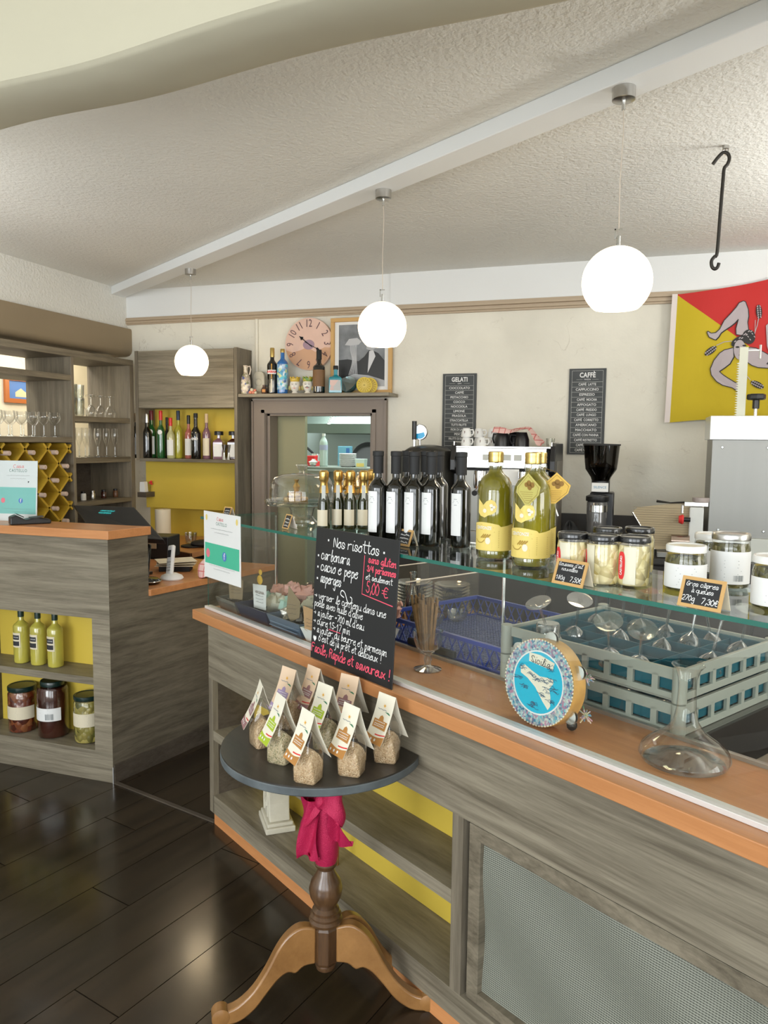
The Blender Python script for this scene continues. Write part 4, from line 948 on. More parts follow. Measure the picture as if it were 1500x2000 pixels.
obj('body', M().prism([(-.085, 0), (.09, 0), (.09, .018), (.03, .030), (-.02, .022), (-.06, .045), (-.085, .035)], -.036, .036, 'y'), BLACK, t, False, bev=.005)
obj('screen', M().rbox(-.042, 0, .042, .036, .052, .004, ry=R(28)), GLOSSBLK, t, False)
obj('keypad', M().rbox(.03, 0, .031, .06, .052, .003, ry=R(-4)), mat('keypad_grey', (.05, .05, .05), .5), t, False)
p = onz(80, 1014, 1.1505)
t = thing('card_reader_post', 'black upright customer display post behind the notice', 'display', (p.x+.01, 2.925, 1.1505), -.2)
obj('post', M().box(-.022, .022, -.010, .014, 0, .20), BLACK, t, False, bev=.008); obj('foot', M().lathe([(.04, 0), (.04, .006), (.02, .010)], 20), BLACK, t)
# till with screen, seen from behind
t = thing('till', 'black touchscreen till seen from behind, small cyan customer display lit', 'till', (-2.50, 3.25, .8535), -.12)
ti = Matrix.Translation(t.location) @ Matrix.Rotation(-.12, 4, 'Z'); ti.invert()
cr4 = [ti @ p for p in (onY(142, 986, 3.36), onY(262, 990, 3.30), onY(320, 1054, 3.08), onY(185, 1046, 3.10))]
nrm = (cr4[1]-cr4[0]).cross(cr4[3]-cr4[0]).normalized(); nrm = nrm if nrm.y > 0 else -nrm
sc = M(); sc.v = [tuple(p) for p in cr4] + [tuple(p + nrm*.03) for p in cr4]
sc.f = [(0, 3, 2, 1), (4, 5, 6, 7), (0, 1, 5, 4), (1, 2, 6, 5), (2, 3, 7, 6), (3, 0, 4, 7)]
obj('screen_back', sc, BLACK, t, False, bev=.005)
obj('stand', M().prism([(-.05, 0), (.07, 0), (.05, .2), (-.03, .2)], -.02, .03, 'y').box(-.10, .12, -.06, .08, 0, .015), BLACK, t, False, bev=.004)
cy_ = textm("L'ENVIE CASTELLO", .0135, 0, 0, 0, sx=.9); cy_2 = textm('VOUS REMERCIE', .0135, -.006, -.017, 0, sx=.9); cy_.add(cy_2.v, cy_2.f)
ax_ = (cr4[1]-cr4[0]).normalized(); az_ = (cr4[0]*.5+cr4[1]*.5 - cr4[2]*.5-cr4[3]*.5); az_ = (az_ - ax_*az_.dot(ax_)).normalized(); c0_ = cr4[0]*.40 + cr4[1]*.42 + cr4[2]*.09 + cr4[3]*.09 - nrm*.0015
cy_.v = [tuple(c0_ + ax_*x + az_*z) for x, y, z in cy_.v]
CYAN = mat('cyan_display_glow', (.0, .4, .4), .5, emit=(.03, .75, .75), es=1.1)
obj('display_text', cy_, CYAN, t, False)
t = thing('till_cable', 'thin black cable hanging from the till onto the low desk', 'cable', (-2.33, 3.16, .8535))
obj('cable', M().tube(smoothpts3 if False else [(0, 0, .16), (.015, -.01, .10), (.012, -.01, .04), (.03, 0, .003), (.06, .02, .003)], .0025, 6), BLACK, t)
# phones, papers, towel on the low desk
t = thing('cordless_phone', 'white cordless phone upright in its white cradle', 'telephone', (-2.20, 3.23, .8535), -.35)
obj('cradle', M().lathe([(.052, 0), (.056, .006), (.05, .018), (.025, .03), (.001, .032)], 24, sx=1.1), LABW, t)
hs_ = M().rbox(0, 0, 0, .044, .022, .15); hs_.xf(Matrix.Translation((-.012, .004, .095)) @ Matrix.Rotation(R(-14), 4, 'X') @ Matrix.Rotation(R(-10), 4, 'Y')); obj('handset', hs_, LABW, t, True, bev=.009)
X_ = Matrix.Translation((-.012, .004, .095)) @ Matrix.Rotation(R(-14), 4, 'X') @ Matrix.Rotation(R(-10), 4, 'Y')
obj('screen', M().rectxz(-.013, .013, .012, .048, -.0125).xf(X_), INKD, t, False)
kp = M()
for a in range(3):
    for b2 in range(4): kp.box(-.014+a*.011, -.006+a*.011, -.0128, -.011, -.058+b2*.014, -.050+b2*.014)
obj('keypad', kp.xf(X_), mat('keypad_pale', (.45, .45, .43), .5), t, False, kind='stuff')
t = thing('desk_phone', 'black phone resting in a glossy black cradle with silver edge', 'telephone', (-2.245, 3.09, .8535), -.3)
obj('cradle', M().lathe([(.055, 0), (.062, .01), (.05, .024), (.001, .028)], 24, sx=1.15), GLOSSBLK, t)
obj('silver_trim', M().tube([(.068*cos(a)*1.06, .059*sin(a)*1.06, .014) for a in [2*pi*i/24 for i in range(24)]], .0022, 6, True), STEELB, t)
hs_ = M().rbox(0, 0, 0, .045, .024, .17); hs_.xf(Matrix.Translation((-.02, .01, .105)) @ Matrix.Rotation(R(-16), 4, 'X') @ Matrix.Rotation(R(-12), 4, 'Y')); obj('handset', hs_, GLOSSBLK, t, True, bev=.009)
t = thing('paper_sheets', 'small pile of cream papers on the low desk behind the phones', 'papers', (-2.33, 3.46, .8535), .4)
for k in range(3): obj('sheet', M().rbox(.0, 0, .03+.012*k, .2, .13, .0012, rz=.2*k, rx=.02*k), CREAMP, t, False)
obj('pad', M().box(-.08, .08, -.05, .05, 0, .028), MATTBLK, t, False)
def cloth(name, label, loc, rz, fn, mt, nu=18, nv=14, th=.003):
    t = thing(name, label, 'cloth', loc, rz); obj('cloth', M().sheet(fn, nu, nv, th), mt, t); return t
m_, N, L, P_ = nodes('checked_towel'); tc = N.new('ShaderNodeTexCoord'); 
def stripes(ax, sc_, w_):
    s_ = N.new('ShaderNodeSeparateXYZ'); L.new(tc.outputs['Object'], s_.inputs[0]); a = N.new('ShaderNodeMath'); a.operation = 'MULTIPLY'; a.inputs[1].default_value = sc_; L.new(s_.outputs[ax], a.inputs[0])
    b = N.new('ShaderNodeMath'); b.operation = 'FRACT'; L.new(a.outputs[0], b.inputs[0]); c = N.new('ShaderNodeMath'); c.operation = 'LESS_THAN'; c.inputs[1].default_value = w_; L.new(b.outputs[0], c.inputs[0]); return c
s1_, s2_ = stripes(0, 30, .14), stripes(2, 30, .14); mx_ = N.new('ShaderNodeMath'); mx_.operation = 'MAXIMUM'; L.new(s1_.outputs[0], mx_.inputs[0]); L.new(s2_.outputs[0], mx_.inputs[1])
mc = N.new('ShaderNodeMix'); mc.data_type = 'RGBA'; mc.inputs[6].default_value = (.80, .53, .49, 1); mc.inputs[7].default_value = (.62, .16, .15, 1); L.new(mx_.outputs[0], mc.inputs[0]); L.new(mc.outputs[2], P_.inputs['Base Color']); P_.inputs['Roughness'].default_value = .9
TOWEL = m_
def bundle(name, label, loc, sx, sy, sz, seed, mt, rz=0):
    rr = random.Random(seed); ph = [rr.uniform(0, 6) for _ in range(6)]
    def fn(u, v):
        a = 2*pi*u; b = pi/2*v; r_ = 1 + .14*sin(3*a+ph[0]) + .09*sin(7*a+ph[1]+3*v) + .05*sin(11*a+ph[2])
        return (sx*cos(a)*cos(b)*r_, sy*sin(a)*cos(b)*r_, sz*(sin(b)**.7)*(1+.12*sin(5*a+ph[3])*v) + .006*sin(9*a+ph[4])*cos(b)+.006)
    t = thing(name, label, 'cloth', loc, rz); obj('cloth', M().grid(fn, 48, 14), mt, t); return t
bundle('tea_towel', 'crumpled pink checked tea towel on the low desk', (-2.03, 3.38, .8535), .10, .075, .10, 3, TOWEL)

# ================================================================== SERVICE COUNTER (own frame: u, v, z)
sc_ = thing('service_counter', 'long grey oak counter with orange ledge, yellow niche and steel mesh grille', 'counter', C0, CA)
UE = 3.5
def cb(n, u0, u1, v0, v1, z0, z1, m_, **k): return obj(n, M().box(u0, u1, v0, v1, z0, z1), m_, sc_, False, **k)
gu0, gu1 = 1.416, 2.95
cb('front_panel', -.03, UE, 0, .022, .602, .834, GREY)
cb('front_panel', 0, UE, 0, .022, .046, .122, GREY)
cb('front_stile', -.03, .006, 0, .022, .046, .602, GREYV)
cb('front_stile', 1.377, 1.416, 0, .022, .122, .602, GREYV)
cb('front_stile', gu1, UE, 0, .022, .122, .602, GREYV)
cb('plinth', 0.0, UE, .004, .022, 0, .045, ORANGE)
cb('side_panel', -.03, -.008, .022, .86, .0, .834, GREYX)
cb('niche_back', .006, 1.377, .185, .195, .122, .602, YEL, label='yellow niche back')
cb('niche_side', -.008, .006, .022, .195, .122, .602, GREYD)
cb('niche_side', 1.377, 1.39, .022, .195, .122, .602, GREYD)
cb('niche_shelf', .006, 1.377, .0, .185, .353, .392, GREY, bev=.001)
cb('niche_floor', .006, 1.377, .022, .185, .10, .122, GREY)
cb('niche_top', .006, 1.377, .022, .195, .602, .62, GREYD)
# grille with its frame
gf = obj('grille_frame', M().box(gu0+.016, gu0+.055, .006, .03, .128, .596).box(gu1-.055, gu1-.016, .006, .03, .128, .596).box(gu0+.055, gu1-.055, .006, .03, .559, .596).box(gu0+.055, gu1-.055, .006, .03, .128, .157), GREYX, sc_, False, bev=.001)
cb('grille_recess', gu0, gu1, .05, .06, .122, .602, MATTBLK)
m_, N, L, P_ = nodes('woven_mesh'); P_.inputs['Metallic'].default_value = .0; P_.inputs['Roughness'].default_value = .45; P_.inputs['Base Color'].default_value = (.42, .44, .40, 1)
tc = N.new('ShaderNodeTexCoord')
def wav(ax, sc2):
    wv_ = N.new('ShaderNodeTexWave'); wv_.bands_direction = ax; wv_.inputs['Scale'].default_value = sc2; L.new(tc.outputs['Object'], wv_.inputs[0]); return wv_
wz, wx = wav('Z', 62), wav('X', 50); ml = N.new('ShaderNodeMath'); ml.operation = 'MULTIPLY_ADD'; ml.inputs[1].default_value = .35; L.new(wx.outputs['Fac'], ml.inputs[0]); L.new(wz.outputs['Fac'], ml.inputs[2])
rp = N.new('ShaderNodeValToRGB'); rp.color_ramp.elements[0].position = .2; rp.color_ramp.elements[0].color = (.05, .05, .04, 1); rp.color_ramp.elements[1].position = .75; rp.color_ramp.elements[1].color = (.29, .30, .245, 1); L.new(ml.outputs[0], rp.inputs[0]); L.new(rp.outputs[0], P_.inputs['Base Color'])
bp = N.new('ShaderNodeBump'); bp.inputs['Strength'].default_value = .5; bp.inputs['Distance'].default_value = .001; L.new(ml.outputs[0], bp.inputs['Height']); L.new(bp.outputs[0], P_.inputs['Normal'])
obj('steel_mesh', M().sheet(lambda a, b: (gu0+.05 + (gu1-gu0-.10)*a, .022 + .010*sin(a*14+b*3)*sin(b*5+a*6), .155+.41*b), 60, 24, .001), m_, sc_, kind='stuff')
# ledge, worktop and glass case
cb('ledge', -.10, UE, -.035, .285, .834, .872, ORANGE, bev=.0025)
STRIP = mat('pale_aluminium_strip', (.74, .72, .70), .3, .3)
cb('glass_channel', -.085, UE, .012, .040, .8725, .884, STRIP, bev=.001)
cb('rear_top', -.03, .60, .285, .86, .834, .871, ORANGE)
cb('steel_worktop', .60, 1.84, .285, .86, .834, .868, STEEL, bev=.001)
cb('worktop_rim', .60, UE, .278, .290, .868, .882, mat('worn_steel_rim', (.42, .38, .33), .35, .7), bev=.001)
cb('rear_panel', -.03, UE, .86, .88, 0, .871, GREYD)
# sink bowl, right part
sk = M().box(1.84, UE, .29, .86, .70, .715).box(1.84, 1.85, .29, .86, .715, .868).box(1.85, UE, .285, .295, .715, .868)
obj('sink_bowl', sk, mat('dark_brown_steel', (.05, .04, .032), .4, .5), sc_, False)  # bowl metal in one even dark brown
obj('drainer', M().box(1.95, UE, .30, .52, .82, .835), mat('drainer_metal', (.30, .24, .18), .35, .8, var=.2, vscale=10), sc_, False, bev=.003)
gc_ = thing('display_case', 'clear glass display case with green-edged shelf on top of the long counter', 'glass case', C0, CA)
obj('front_glass', M().box(-.075, UE, .024, .030, .884, 1.2365), GLASS, gc_, False)
obj('side_glass', M().box(-.075, -.069, .031, .34, .8725, 1.2365), GLASS, gc_, False)
obj('side_glass_edge', M().box(-.0768, -.075, .024, .0255, .884, 1.2365), GEDGE, gc_, False)
obj('top_glass', M().box(-.085, UE, .0, .34, 1.237, 1.247), glass('shelf_glass', (.90, .97, .94), .05, .8, 4), gc_, False)
obj('top_glass_edge', M().box(-.085, UE, -.0012, -.0002, 1.2372, 1.2468), GEDGE, gc_, False)
obj('top_glass_edge', M().box(-.0862, -.0852, .0, .34, 1.2372, 1.2468), GEDGE, gc_, False)
for u in (-.05, 1.24, 2.6): obj('glass_post', M().cyl((u, .325, .872), (u, .325, 1.237), .005, 8), STEELB, gc_)

ZT = 1.2475
def CP(x, y, z=ZT, dv=0.0):
    u, v = onzl(x, y, z); return CW(u, v+dv, z)
# ---- risotto blackboard --------------------------------------------------------
bd = thing('risotto_blackboard', 'square blackboard with handwritten French risotto menu leaning on the glass case', 'blackboard', CW(.755, -.026, .8725), CA)
BW, BH = .405, .412
bd.rotation_euler = (R(-3.2), 0, CA)
obj('board', M().box(0, BW, -.003, .0, 0, BH), CHALK, bd, False, bev=.001)
ch, cpk = M(), M(); Yb = -.0034
def bl_(s, px, py, xh, px2, wd=.0026, m2=None):
    hand(m2 or ch, s, BW*px, BH*(1-py), xh, wd, Yb, fit=BW*(px2-px))
def dot_(px, py): ch.ribbon([(BW*px-.001, BH*(1-py)), (BW*px+.001, BH*(1-py))], .006, Yb)
bl_('Nos risottos', .24, .125, .0165, .79, .0030); dot_(.17, .085); dot_(.84, .10)
for s, py, x2 in (('carbonara', .232, .45), ('cacio e pepe', .318, .56), ('asperges', .405, .36)): bl_(s, .085, py, .0165, x2, .0030); dot_(.045, py-.02)
bl_('sans gluten', .67, .185, .0105, .98, .0030, cpk); bl_('3/4 personnes', .66, .248, .0100, .98, .0030, cpk)
bl_('et seulement', .65, .305, .0085, .95, .0018); bl_('5,00', .66, .395, .0190, .81, .0028, cpk)
ex = BW*.845; ez = BH*(1-.365); cpk.ribbon(smoothpts([(ex+.024, ez+.010), (ex+.014, ez+.014), (ex+.006, ez), (ex+.012, ez-.014), (ex+.024, ez-.012)], 3), .0028, Yb); cpk.ribbon([(ex-.002, ez+.004), (ex+.02, ez+.004)], .0022, Yb); cpk.ribbon([(ex-.002, ez-.004), (ex+.018, ez-.004)], .0022, Yb)
cpk.ribbon([(BW*.625, BH*.855), (BW*.615, BH*.585), (BW*.96, BH*.555)], .0028, Yb)
ch.ribbon(smoothpts([(BW*.40, BH*.525), (BW*.36, BH*.54), (BW*.37, BH*.57), (BW*.41, BH*.56), (BW*.45, BH*.50), (BW*.49, BH*.495), (BW*.50, BH*.53), (BW*.48, BH*.54)], 5), .0032, Yb)
for s, px, py, x2 in (('> verser le contenu dans une', .02, .535, .90), ("poêle avec huile d'olive", .02, .595, .64), ("> ajouter ~700 ml d'eau", .02, .665, .66), ('> cuire 15-17 min', .02, .730, .50), ('> ajouter du beurre et parmesan', .02, .790, .93), ("c'est déjà prêt et délicieux !", .10, .85, .87)):
    bl_(s, px, py, .0115, x2, .0021)
cpk.ribbon([(BW*.23, BH*.258), (BW*.38, BH*.258)], .0022, Yb)
hp = [(0, -.010), (.009, .001), (.007, .008), (.002, .008), (0, .004), (-.002, .008), (-.007, .008), (-.009, .001)]; k = len(ch.v); ch.v += [(BW*.05+a, Yb, BH*.155+b) for a, b in hp]; ch.f.append(tuple(range(k, k+8)))
bl_('Facile, Rapide et savoureux !', .015, .945, .0150, .97, .0033, cpk)
obj('white_handwriting', ch, CHALKW, bd, False); obj('pink_handwriting', cpk, CHALKP, bd, False)
# ---- paper sign on the corner ---------------------------------------------------
ps = thing('notice', 'white paper CASTELLO notice with green band taped to the left end of the case', 'notice', CW(.105, -.0035, 1.012), CA)
castello(ps, .30, .262, LABW, .22, .53, GREENP)
for x in (-.125, .125): obj('lemon_print', M().add([(x + .008*cos(2*pi*i/12), -.0029, .238 + .012*sin(2*pi*i/12)) for i in range(12)], [tuple(range(12))]), LABY, ps, False)

# ---- price cards --------------------------------------------------------------
def pcard(label, loc, w_, h_, texts, seed, rz=CA, d=.035):
    t = thing('price_card', label, 'price card', loc, rz, 'tent-shaped price cards on the glass shelf')
    def sl(poly, y0, y1):  # sloped plate: maps (x, s) to the front slope
        m2 = M().prism(poly, y0, y1, 'y'); return m2.xf(Matrix.Translation((0, -d/2, 0)) @ Matrix.Rotation(-math.asin(min(.95, d/2/h_)), 4, 'X'))
    fr_ = .0065 if w_ > .05 else .004
    m2 = M().box(-w_/2, w_/2, -.002, .0005, 0, fr_).box(-w_/2, w_/2, -.002, .0005, h_-fr_, h_).box(-w_/2, -w_/2+fr_, -.002, .0005, fr_, h_-fr_).box(w_/2-fr_, w_/2, -.002, .0005, fr_, h_-fr_)
    X = Matrix.Translation((0, -d/2, .001)) @ Matrix.Rotation(-math.asin(min(.95, d/2/h_)), 4, 'X')
    obj('frame', m2.xf(X), PINE, t, False)
    obj('slate', M().box(-w_/2+fr_, w_/2-fr_, -.001, .0003, fr_, h_-fr_).xf(X), CHALK, t, False)
    X2 = Matrix.Translation((0, d/2, .001)) @ Matrix.Rotation(math.asin(min(.95, d/2/h_)), 4, 'X')
    obj('back_leaf', M().box(-w_/2, w_/2, -.0012, 0, 0, h_).xf(X2), BEIGEP if w_ < .05 else LABC, t, False)
    q = M()
    for k, (s, fx, fz2, xh) in enumerate(texts): hand(q, s, w_*(fx-.5), h_*fz2, xh, xh*.2, -.0014, fit=min(w_*(.92-fx), len(s)*xh*1.15))
    if not texts:
        for k in range(3): scribble(q, -w_*.32, h_*(.65-.22*k), w_*.62, h_*.1, h_*.035, -.0014, seed+k)
    obj('handwriting', q.xf(X), CHALKW, t, False); return t
pcard('tiny price card left of the cake stand, above the CASTELLO sign', CP(447, 1012), .042, .046, [], 1, CA+.25)
pcard('small price card standing right before the cake stand', CP(566, 1033), .046, .052, [], 5, CA-.1)
pcard('small price card peeping over the top edge of the risotto blackboard', CP(795, 1066), .06, .05, [], 9, CA)
pcard("price card '180g 7,50€' in front of the garlic jars", CP(1118, 1143, dv=-.0), .083, .056, [("Gousses d'ail", .1, .74, .0042), ('nouvelles', .22, .56, .0042), ('180g', .1, .20, .0052), ('7,50€', .56, .18, .0058)], 12, CA-.04, .036)
pcard("price card '270g 7,30€' in front of the caper jars", CP(1374, 1188, dv=.0), .085, .058, [('Gros câpres', .12, .70, .0050), ('à queues', .26, .50, .0048), ('270g', .08, .22, .0056), ('7,30€', .54, .18, .0062)], 14, CA-.02, .036)

# ---- bottles on the glass shelf -----------------------------------------------
FC = CA - pi/2 + .55
def mini(t, h, r, rn):
    obj('foil', M().lathe([(rn*1.9, h*.62), (rn*1.45, h*.80), (rn*1.75, h*.83), (rn*1.95, h*.85), (rn*1.95, h*.97), (rn*1.3, h*1.0)], 18), GOLD, t)
    obj('paper_label', M().arc(r+.0006, h*.07, h*.34, FC-1.0, FC+1.0, 12), LABC, t)
    obj('slip_label', M().rbox((rn*1.9)*cos(FC+.35), (rn*1.9)*sin(FC+.35), h*.62, .013, .0012, h*.26, rx=-.06, rz=FC+.35+pi/2), LABG, t, False)
for i, (px, py, lab) in enumerate(((622, 1035, 'first (leftmost) gold-foiled mini sparkling wine bottle on the glass shelf'), (650, 1033, 'second gold-foiled mini sparkling wine bottle from the left'), (674, 1034, 'third gold-foiled mini sparkling wine bottle from the left'), (700, 1034, 'fourth gold-foiled mini sparkling wine bottle, next to the dark oil bottles'), (716, 1028, 'gold-foiled mini sparkling bottle hidden behind the first dark oil bottle'))):
    u, v = onzl(px, py, ZT)
    bottle('mini_prosecco', lab, CW(u, v+.022, ZT), .204, .0215, mat('olive_bottle_glass', (.02, .022, .004), .08, coat=1) if i == 0 else bpy.data.materials['olive_bottle_glass'], GOLD, rn=.0085, hs=.42, hn=.72, cap=.02, lab=None, extra=mini, group='gold-foiled mini sparkling wine bottles')
def dark(t, h, r, rn):
    obj('collar', M().lathe([(rn*1.36, h*.76), (rn*1.36, h*.945), (rn*1.48, h*.95), (rn*1.48, h*.995), (rn*1.3, h)], 20), MATTBLK, t)
    obj('paper_label', M().arc(r+.0008, h*.13, h*.57, FC-.85, FC+.25, 10), LABW, t)
    q = M()
    for k, (z, wd) in enumerate(((.51, .5), (.49, .7), (.475, .9), (.45, .4))): q.ribbon([(-.010*wd, h*z), (.010*wd, h*z)], .0014)
    obj('label_print', wrap(q, r+.002, FC-.30), INKG, t, False)
for px, py, lab in ((722, 1062, 'leftmost dark oil bottle with tall white label'), (757, 1064, 'second dark oil bottle from the left, tall white label'), (792, 1066, 'third dark oil bottle in the front row, tall white label'), (826, 1067, 'fourth dark oil bottle in the front row, tall white label'), (884, 1070, 'dark oil bottle standing apart, next to the big golden oil bottles')):
    u, v = onzl(px, py, ZT); v = max(v, .05)
    bottle('oil_bottle', lab, CW(u, v+.03, ZT), .276, .0295, BGREEN, MATTBLK, rn=.0115, hs=.60, hn=.72, cap=.05, lab=None, extra=dark, group='dark oil bottles with black collars')
for px, py, lab in ((779, 1052, 'dark oil bottle behind, between the second and third front ones'), (815, 1052, 'dark oil bottle behind, between the third and fourth front ones'), (851, 1053, 'dark oil bottle half hidden behind the fourth front one')):
    u, v = onzl(px, py, ZT)
    bottle('oil_bottle', lab, CW(u, min(v+.03, .30), ZT), .276, .0295, BGREEN, MATTBLK, rn=.0115, hs=.60, hn=.72, cap=.05, lab=None, extra=dark, group='dark oil bottles with black collars')
def big_oil(label, px, py, hang=0):
    u, v = onzl(px, py, ZT); h, r = .281, .0465
    t = thing('large_oil_bottle', label, 'bottle', CW(u, v+.045, ZT), 0, 'big golden oil bottles with yellow labels')
    obj('oil', M().lathe([(r*.90, .004), (r*.99, .012), (r*.99, .175), (r*.93, .195), (r*.75, .213), (r*.45, .224), (.017, .232), (.017, .243)], 32), OILG, t)
    obj('glass', M().lathe([(.0185, .234), (.021, .243), (.0185, .255), (.016, .262)], 32, caps=False), GWT, t); obj('glass_base', M().lathe([(r*.92, 0), (r, .008), (r, .022), (r*.985, .024)], 32), GWT, t)
    obj('screw_cap', M().lathe([(.0195, .252), (.0205, .254), (.0195, .259), (.0205, .263), (.0195, .267), (.0205, .271), (.0200, .279), (.017, .281)], 24), GOLDL, t)
    # wave-topped wrap label
    n = 26; m2 = M(); a0, a1 = FC-1.35, FC+1.75
    for i in range(n+1):
        a = a0 + (a1-a0)*i/n; f = i/n; z1 = .092 + .006*sin(f*pi/.58) if f < .58 else .086 + .009*((f-.58)/.42)
        m2.v += [((r+.0012)*cos(a), (r+.0012)*sin(a), .024), ((r+.0012)*cos(a), (r+.0012)*sin(a), z1)]
    m2.f = [(2*i, 2*i+2, 2*i+3, 2*i+1) for i in range(n)]; obj('wrap_label', m2, LABY, t)
    # fruit-shaped shoulder label
    pl = [(-.034, .158), (-.030, .148), (-.016, .143), (-.008, .152), (.004, .158), (.016, .152), (.021, .140), (.018, .126), (.010, .120), (-.002, .116), (-.012, .110), (-.026, .114), (-.034, .122)]
    q = M(); q.v = [(-.008, 0, .133)] + [(a, 0, b) for a, b in pl]; q.f = [(0, 1+i, 1+(i+1) % len(pl)) for i in range(len(pl))]; obj('fruit_label', wrap(q, r+.0014, FC-.12), LABY, t, False)
    q = M()
    for cx2, cz2, rr in ((-.012, .128, .0055), (.006, .142, .0045), (.013, .138, .004), (.008, .132, .004)):
        k = len(q.v); q.v += [(cx2 + rr*cos(2*pi*i/10), 0, cz2 + rr*sin(2*pi*i/10)) for i in range(10)]; q.f.append(tuple(range(k, k+10)))
    obj('fruit_print', wrap(q, r+.0022, FC-.12), CREAMP, t, False)
    obj('lettering', wrap(textm('CENTONZE', .0115, -.012, .083, 0, bold=.0002, sx=.82), r+.0022, FC-.22), LABW, t, False)
    q = M(); q.ribbon([(-.046, .076), (-.02, .079), (.018, .073)], .0008); q.ribbon([(-.046, .0885), (-.02, .092), (.016, .084)], .0006)
    for k in range(5): q.ribbon([(-.042, .029+.004*k), (.012, .029+.004*k)], .0005)
    for k in range(10): q.ribbon([(.028, .034+.0046*k), (.062, .034+.0046*k)], .0008)
    for k in range(4): q.ribbon([(-.02+.006*k, .058), (-.012+.006*k, .066)], .0035)
    q.ribbon(smoothpts([(-.04, .052), (-.03, .045), (-.018, .045), (-.010, .052)], 4), .002)
    obj('label_print', wrap(q, r+.0021, FC-.15), LABD, t, False)
    q = M(); k = 0; q.v = [(.0+.007*cos(2*pi*i/12), 0, .050+.009*sin(2*pi*i/12)) for i in range(12)]; q.f = [tuple(range(12))]; obj('garlic_print', wrap(q, r+.0023, FC-.15), CREAMP, t, False)
    if hang:
        dx = .030 if hang == 1 else .052; X = Matrix.Translation((0, 0, 0))
        tg = M().prism([(0, .0), (.036, -.032), (.030, -.052), (.0, -.078), (-.012, -.078), (-.038, -.048), (-.036, -.034)], -.0006, .0006, 'y')
        yo = -.052 if hang == 1 else -.02
        rot = Matrix.Translation((dx*cos(CA), dx*sin(CA), 0)) @ Matrix.Rotation(CA + (0.0 if hang == 1 else .9), 4, 'Z') @ Matrix.Translation((0, yo, .232)) @ Matrix.Rotation(R(0), 4, 'Y') @ Matrix.Rotation(R(4), 4, 'X')
        obj('hang_tag', tg.xf(rot), mat('olive_tag_card', (.56, .50, .14) if hang == 1 else (.70, .45, .08), .6), t, False)
        q = M()
        for cx2, cz2, rr in ((.002, -.024, .007), (.012, -.028, .007), (.004, -.034, .007), (-.006, -.028, .006)): k = len(q.v); q.v += [(cx2+rr*cos(2*pi*i/10), -.0012, cz2+rr*sin(2*pi*i/10)) for i in range(10)]; q.f.append(tuple(range(k, k+10)))
        for k in range(5): q.ribbon([(-.026+.004*k, -.046-.005*k), (.014-.001*k, -.046-.005*k)], .0007, -.0012)
        q.ribbon([(0, -.006), (.031, -.034), (.026, -.050), (0, -.072), (-.010, -.072), (-.033, -.047), (-.031, -.035), (0, -.006)], .0008, -.0012)
        obj('tag_print', q.xf(rot), mat('tag_brown_print', (.28, .15, .03), .7), t, False)
        obj('tag_string', M().tube([(.021*cos(FC), .021*sin(FC), .247), tuple(rot @ Vector((0, 0, 0)))], .0008, 5), GOLDL, t)
    return t
big_oil('left large golden oil bottle with yellow wrap label, no hanging tag', 941, 1092)
big_oil('front right large golden oil bottle with an olive diamond tag on its neck', 1012, 1108, 1)
t = big_oil('large golden oil bottle hidden behind the tagged one, orange tag at its side', 1040, 1092, 2); t.location = CP(1037, 1098, dv=.02)
# ---- cake stand, goblet --------------------------------------------------------
u, v = onzl(530, 1035, ZT)
t = thing('cake_stand', 'glass cake stand with domed lid and a few biscuits inside', 'cake stand', CW(.367, .188, ZT), CA)
obj('foot', M().lathe([(.078, 0), (.078, .004), (.06, .012), (.045, .03), (.05, .055), (.06, .072)], 32), GWT, t)
obj('plate', M().lathe([(.001, .072), (.145, .074), (.152, .080), (.155, .092), (.150, .094), (.145, .086), (.001, .082)], 48), GWT, t)
obj('dome', M().lathe([(.132, .088), (.134, .12), (.130, .155), (.115, .180), (.085, .192), (.02, .198), (.001, .198)], 44), GW, t)
obj('dome_knob', M().lathe([(.014, .198), (.012, .206), (.020, .218), (.027, .226), (.026, .232), (.001, .233)], 22), GWT, t)
BISC = mixmat('nut_biscuit', [(.40, .25, .08), (.62, .45, .20), (.25, .14, .05)], 90, .5, .8)
for k, (a, b2, c) in enumerate(((-.06, .0, .088), (-.045, -.03, .088), (-.02, .01, .088), (-.05, 0, .106), (-.03, -.02, .106), (.0, -.035, .088))):
    obj('biscuit', M().lathe([(.026, 0), (.029, .006), (.026, .015), (.001, .018)], 12, a, b2, c), BISC, t)
obj('foil_sweet', M().lathe([(.010, 0), (.016, .02), (.006, .035), (.011, .048)], 8, -.035, -.005, .124), GOLD, t)
t.scale = (.88, .88, .94)
t = thing('sweet_goblet', 'large stemmed goblet filled with gold-wrapped sweets', 'goblet', CW(.515, .300, ZT), 0)
obj('foot', M().lathe([(.042, 0), (.042, .003), (.012, .010), (.006, .02), (.006, .085), (.01, .09)], 24), GWT, t)
bw = [(.010, .088), (.04, .10), (.058, .125), (.062, .15), (.056, .18), (.052, .195)]
obj('bowl', M().add([], []).lathe(bw + [(.050, .195), (.054, .18), (.060, .15), (.056, .126), (.038, .103), (.001, .092)], 28), GW, t)
rr = random.Random(4)
for k in range(46):
    a = rr.uniform(0, 6.28); z = .108 + .075*rr.random(); rmax = .046 if z > .12 else .03; q = rmax*math.sqrt(rr.random())
    obj('wrapped_sweet', M().rbox(q*cos(a), q*sin(a), z, .022, .015, .011, rr.uniform(0, 3), rr.uniform(0, 3), rr.uniform(0, 3)), GOLD if k % 5 else (LABW if k % 2 else mat('green_foil', (.03, .35, .15), .3, .8)), t, False, bev=.003)

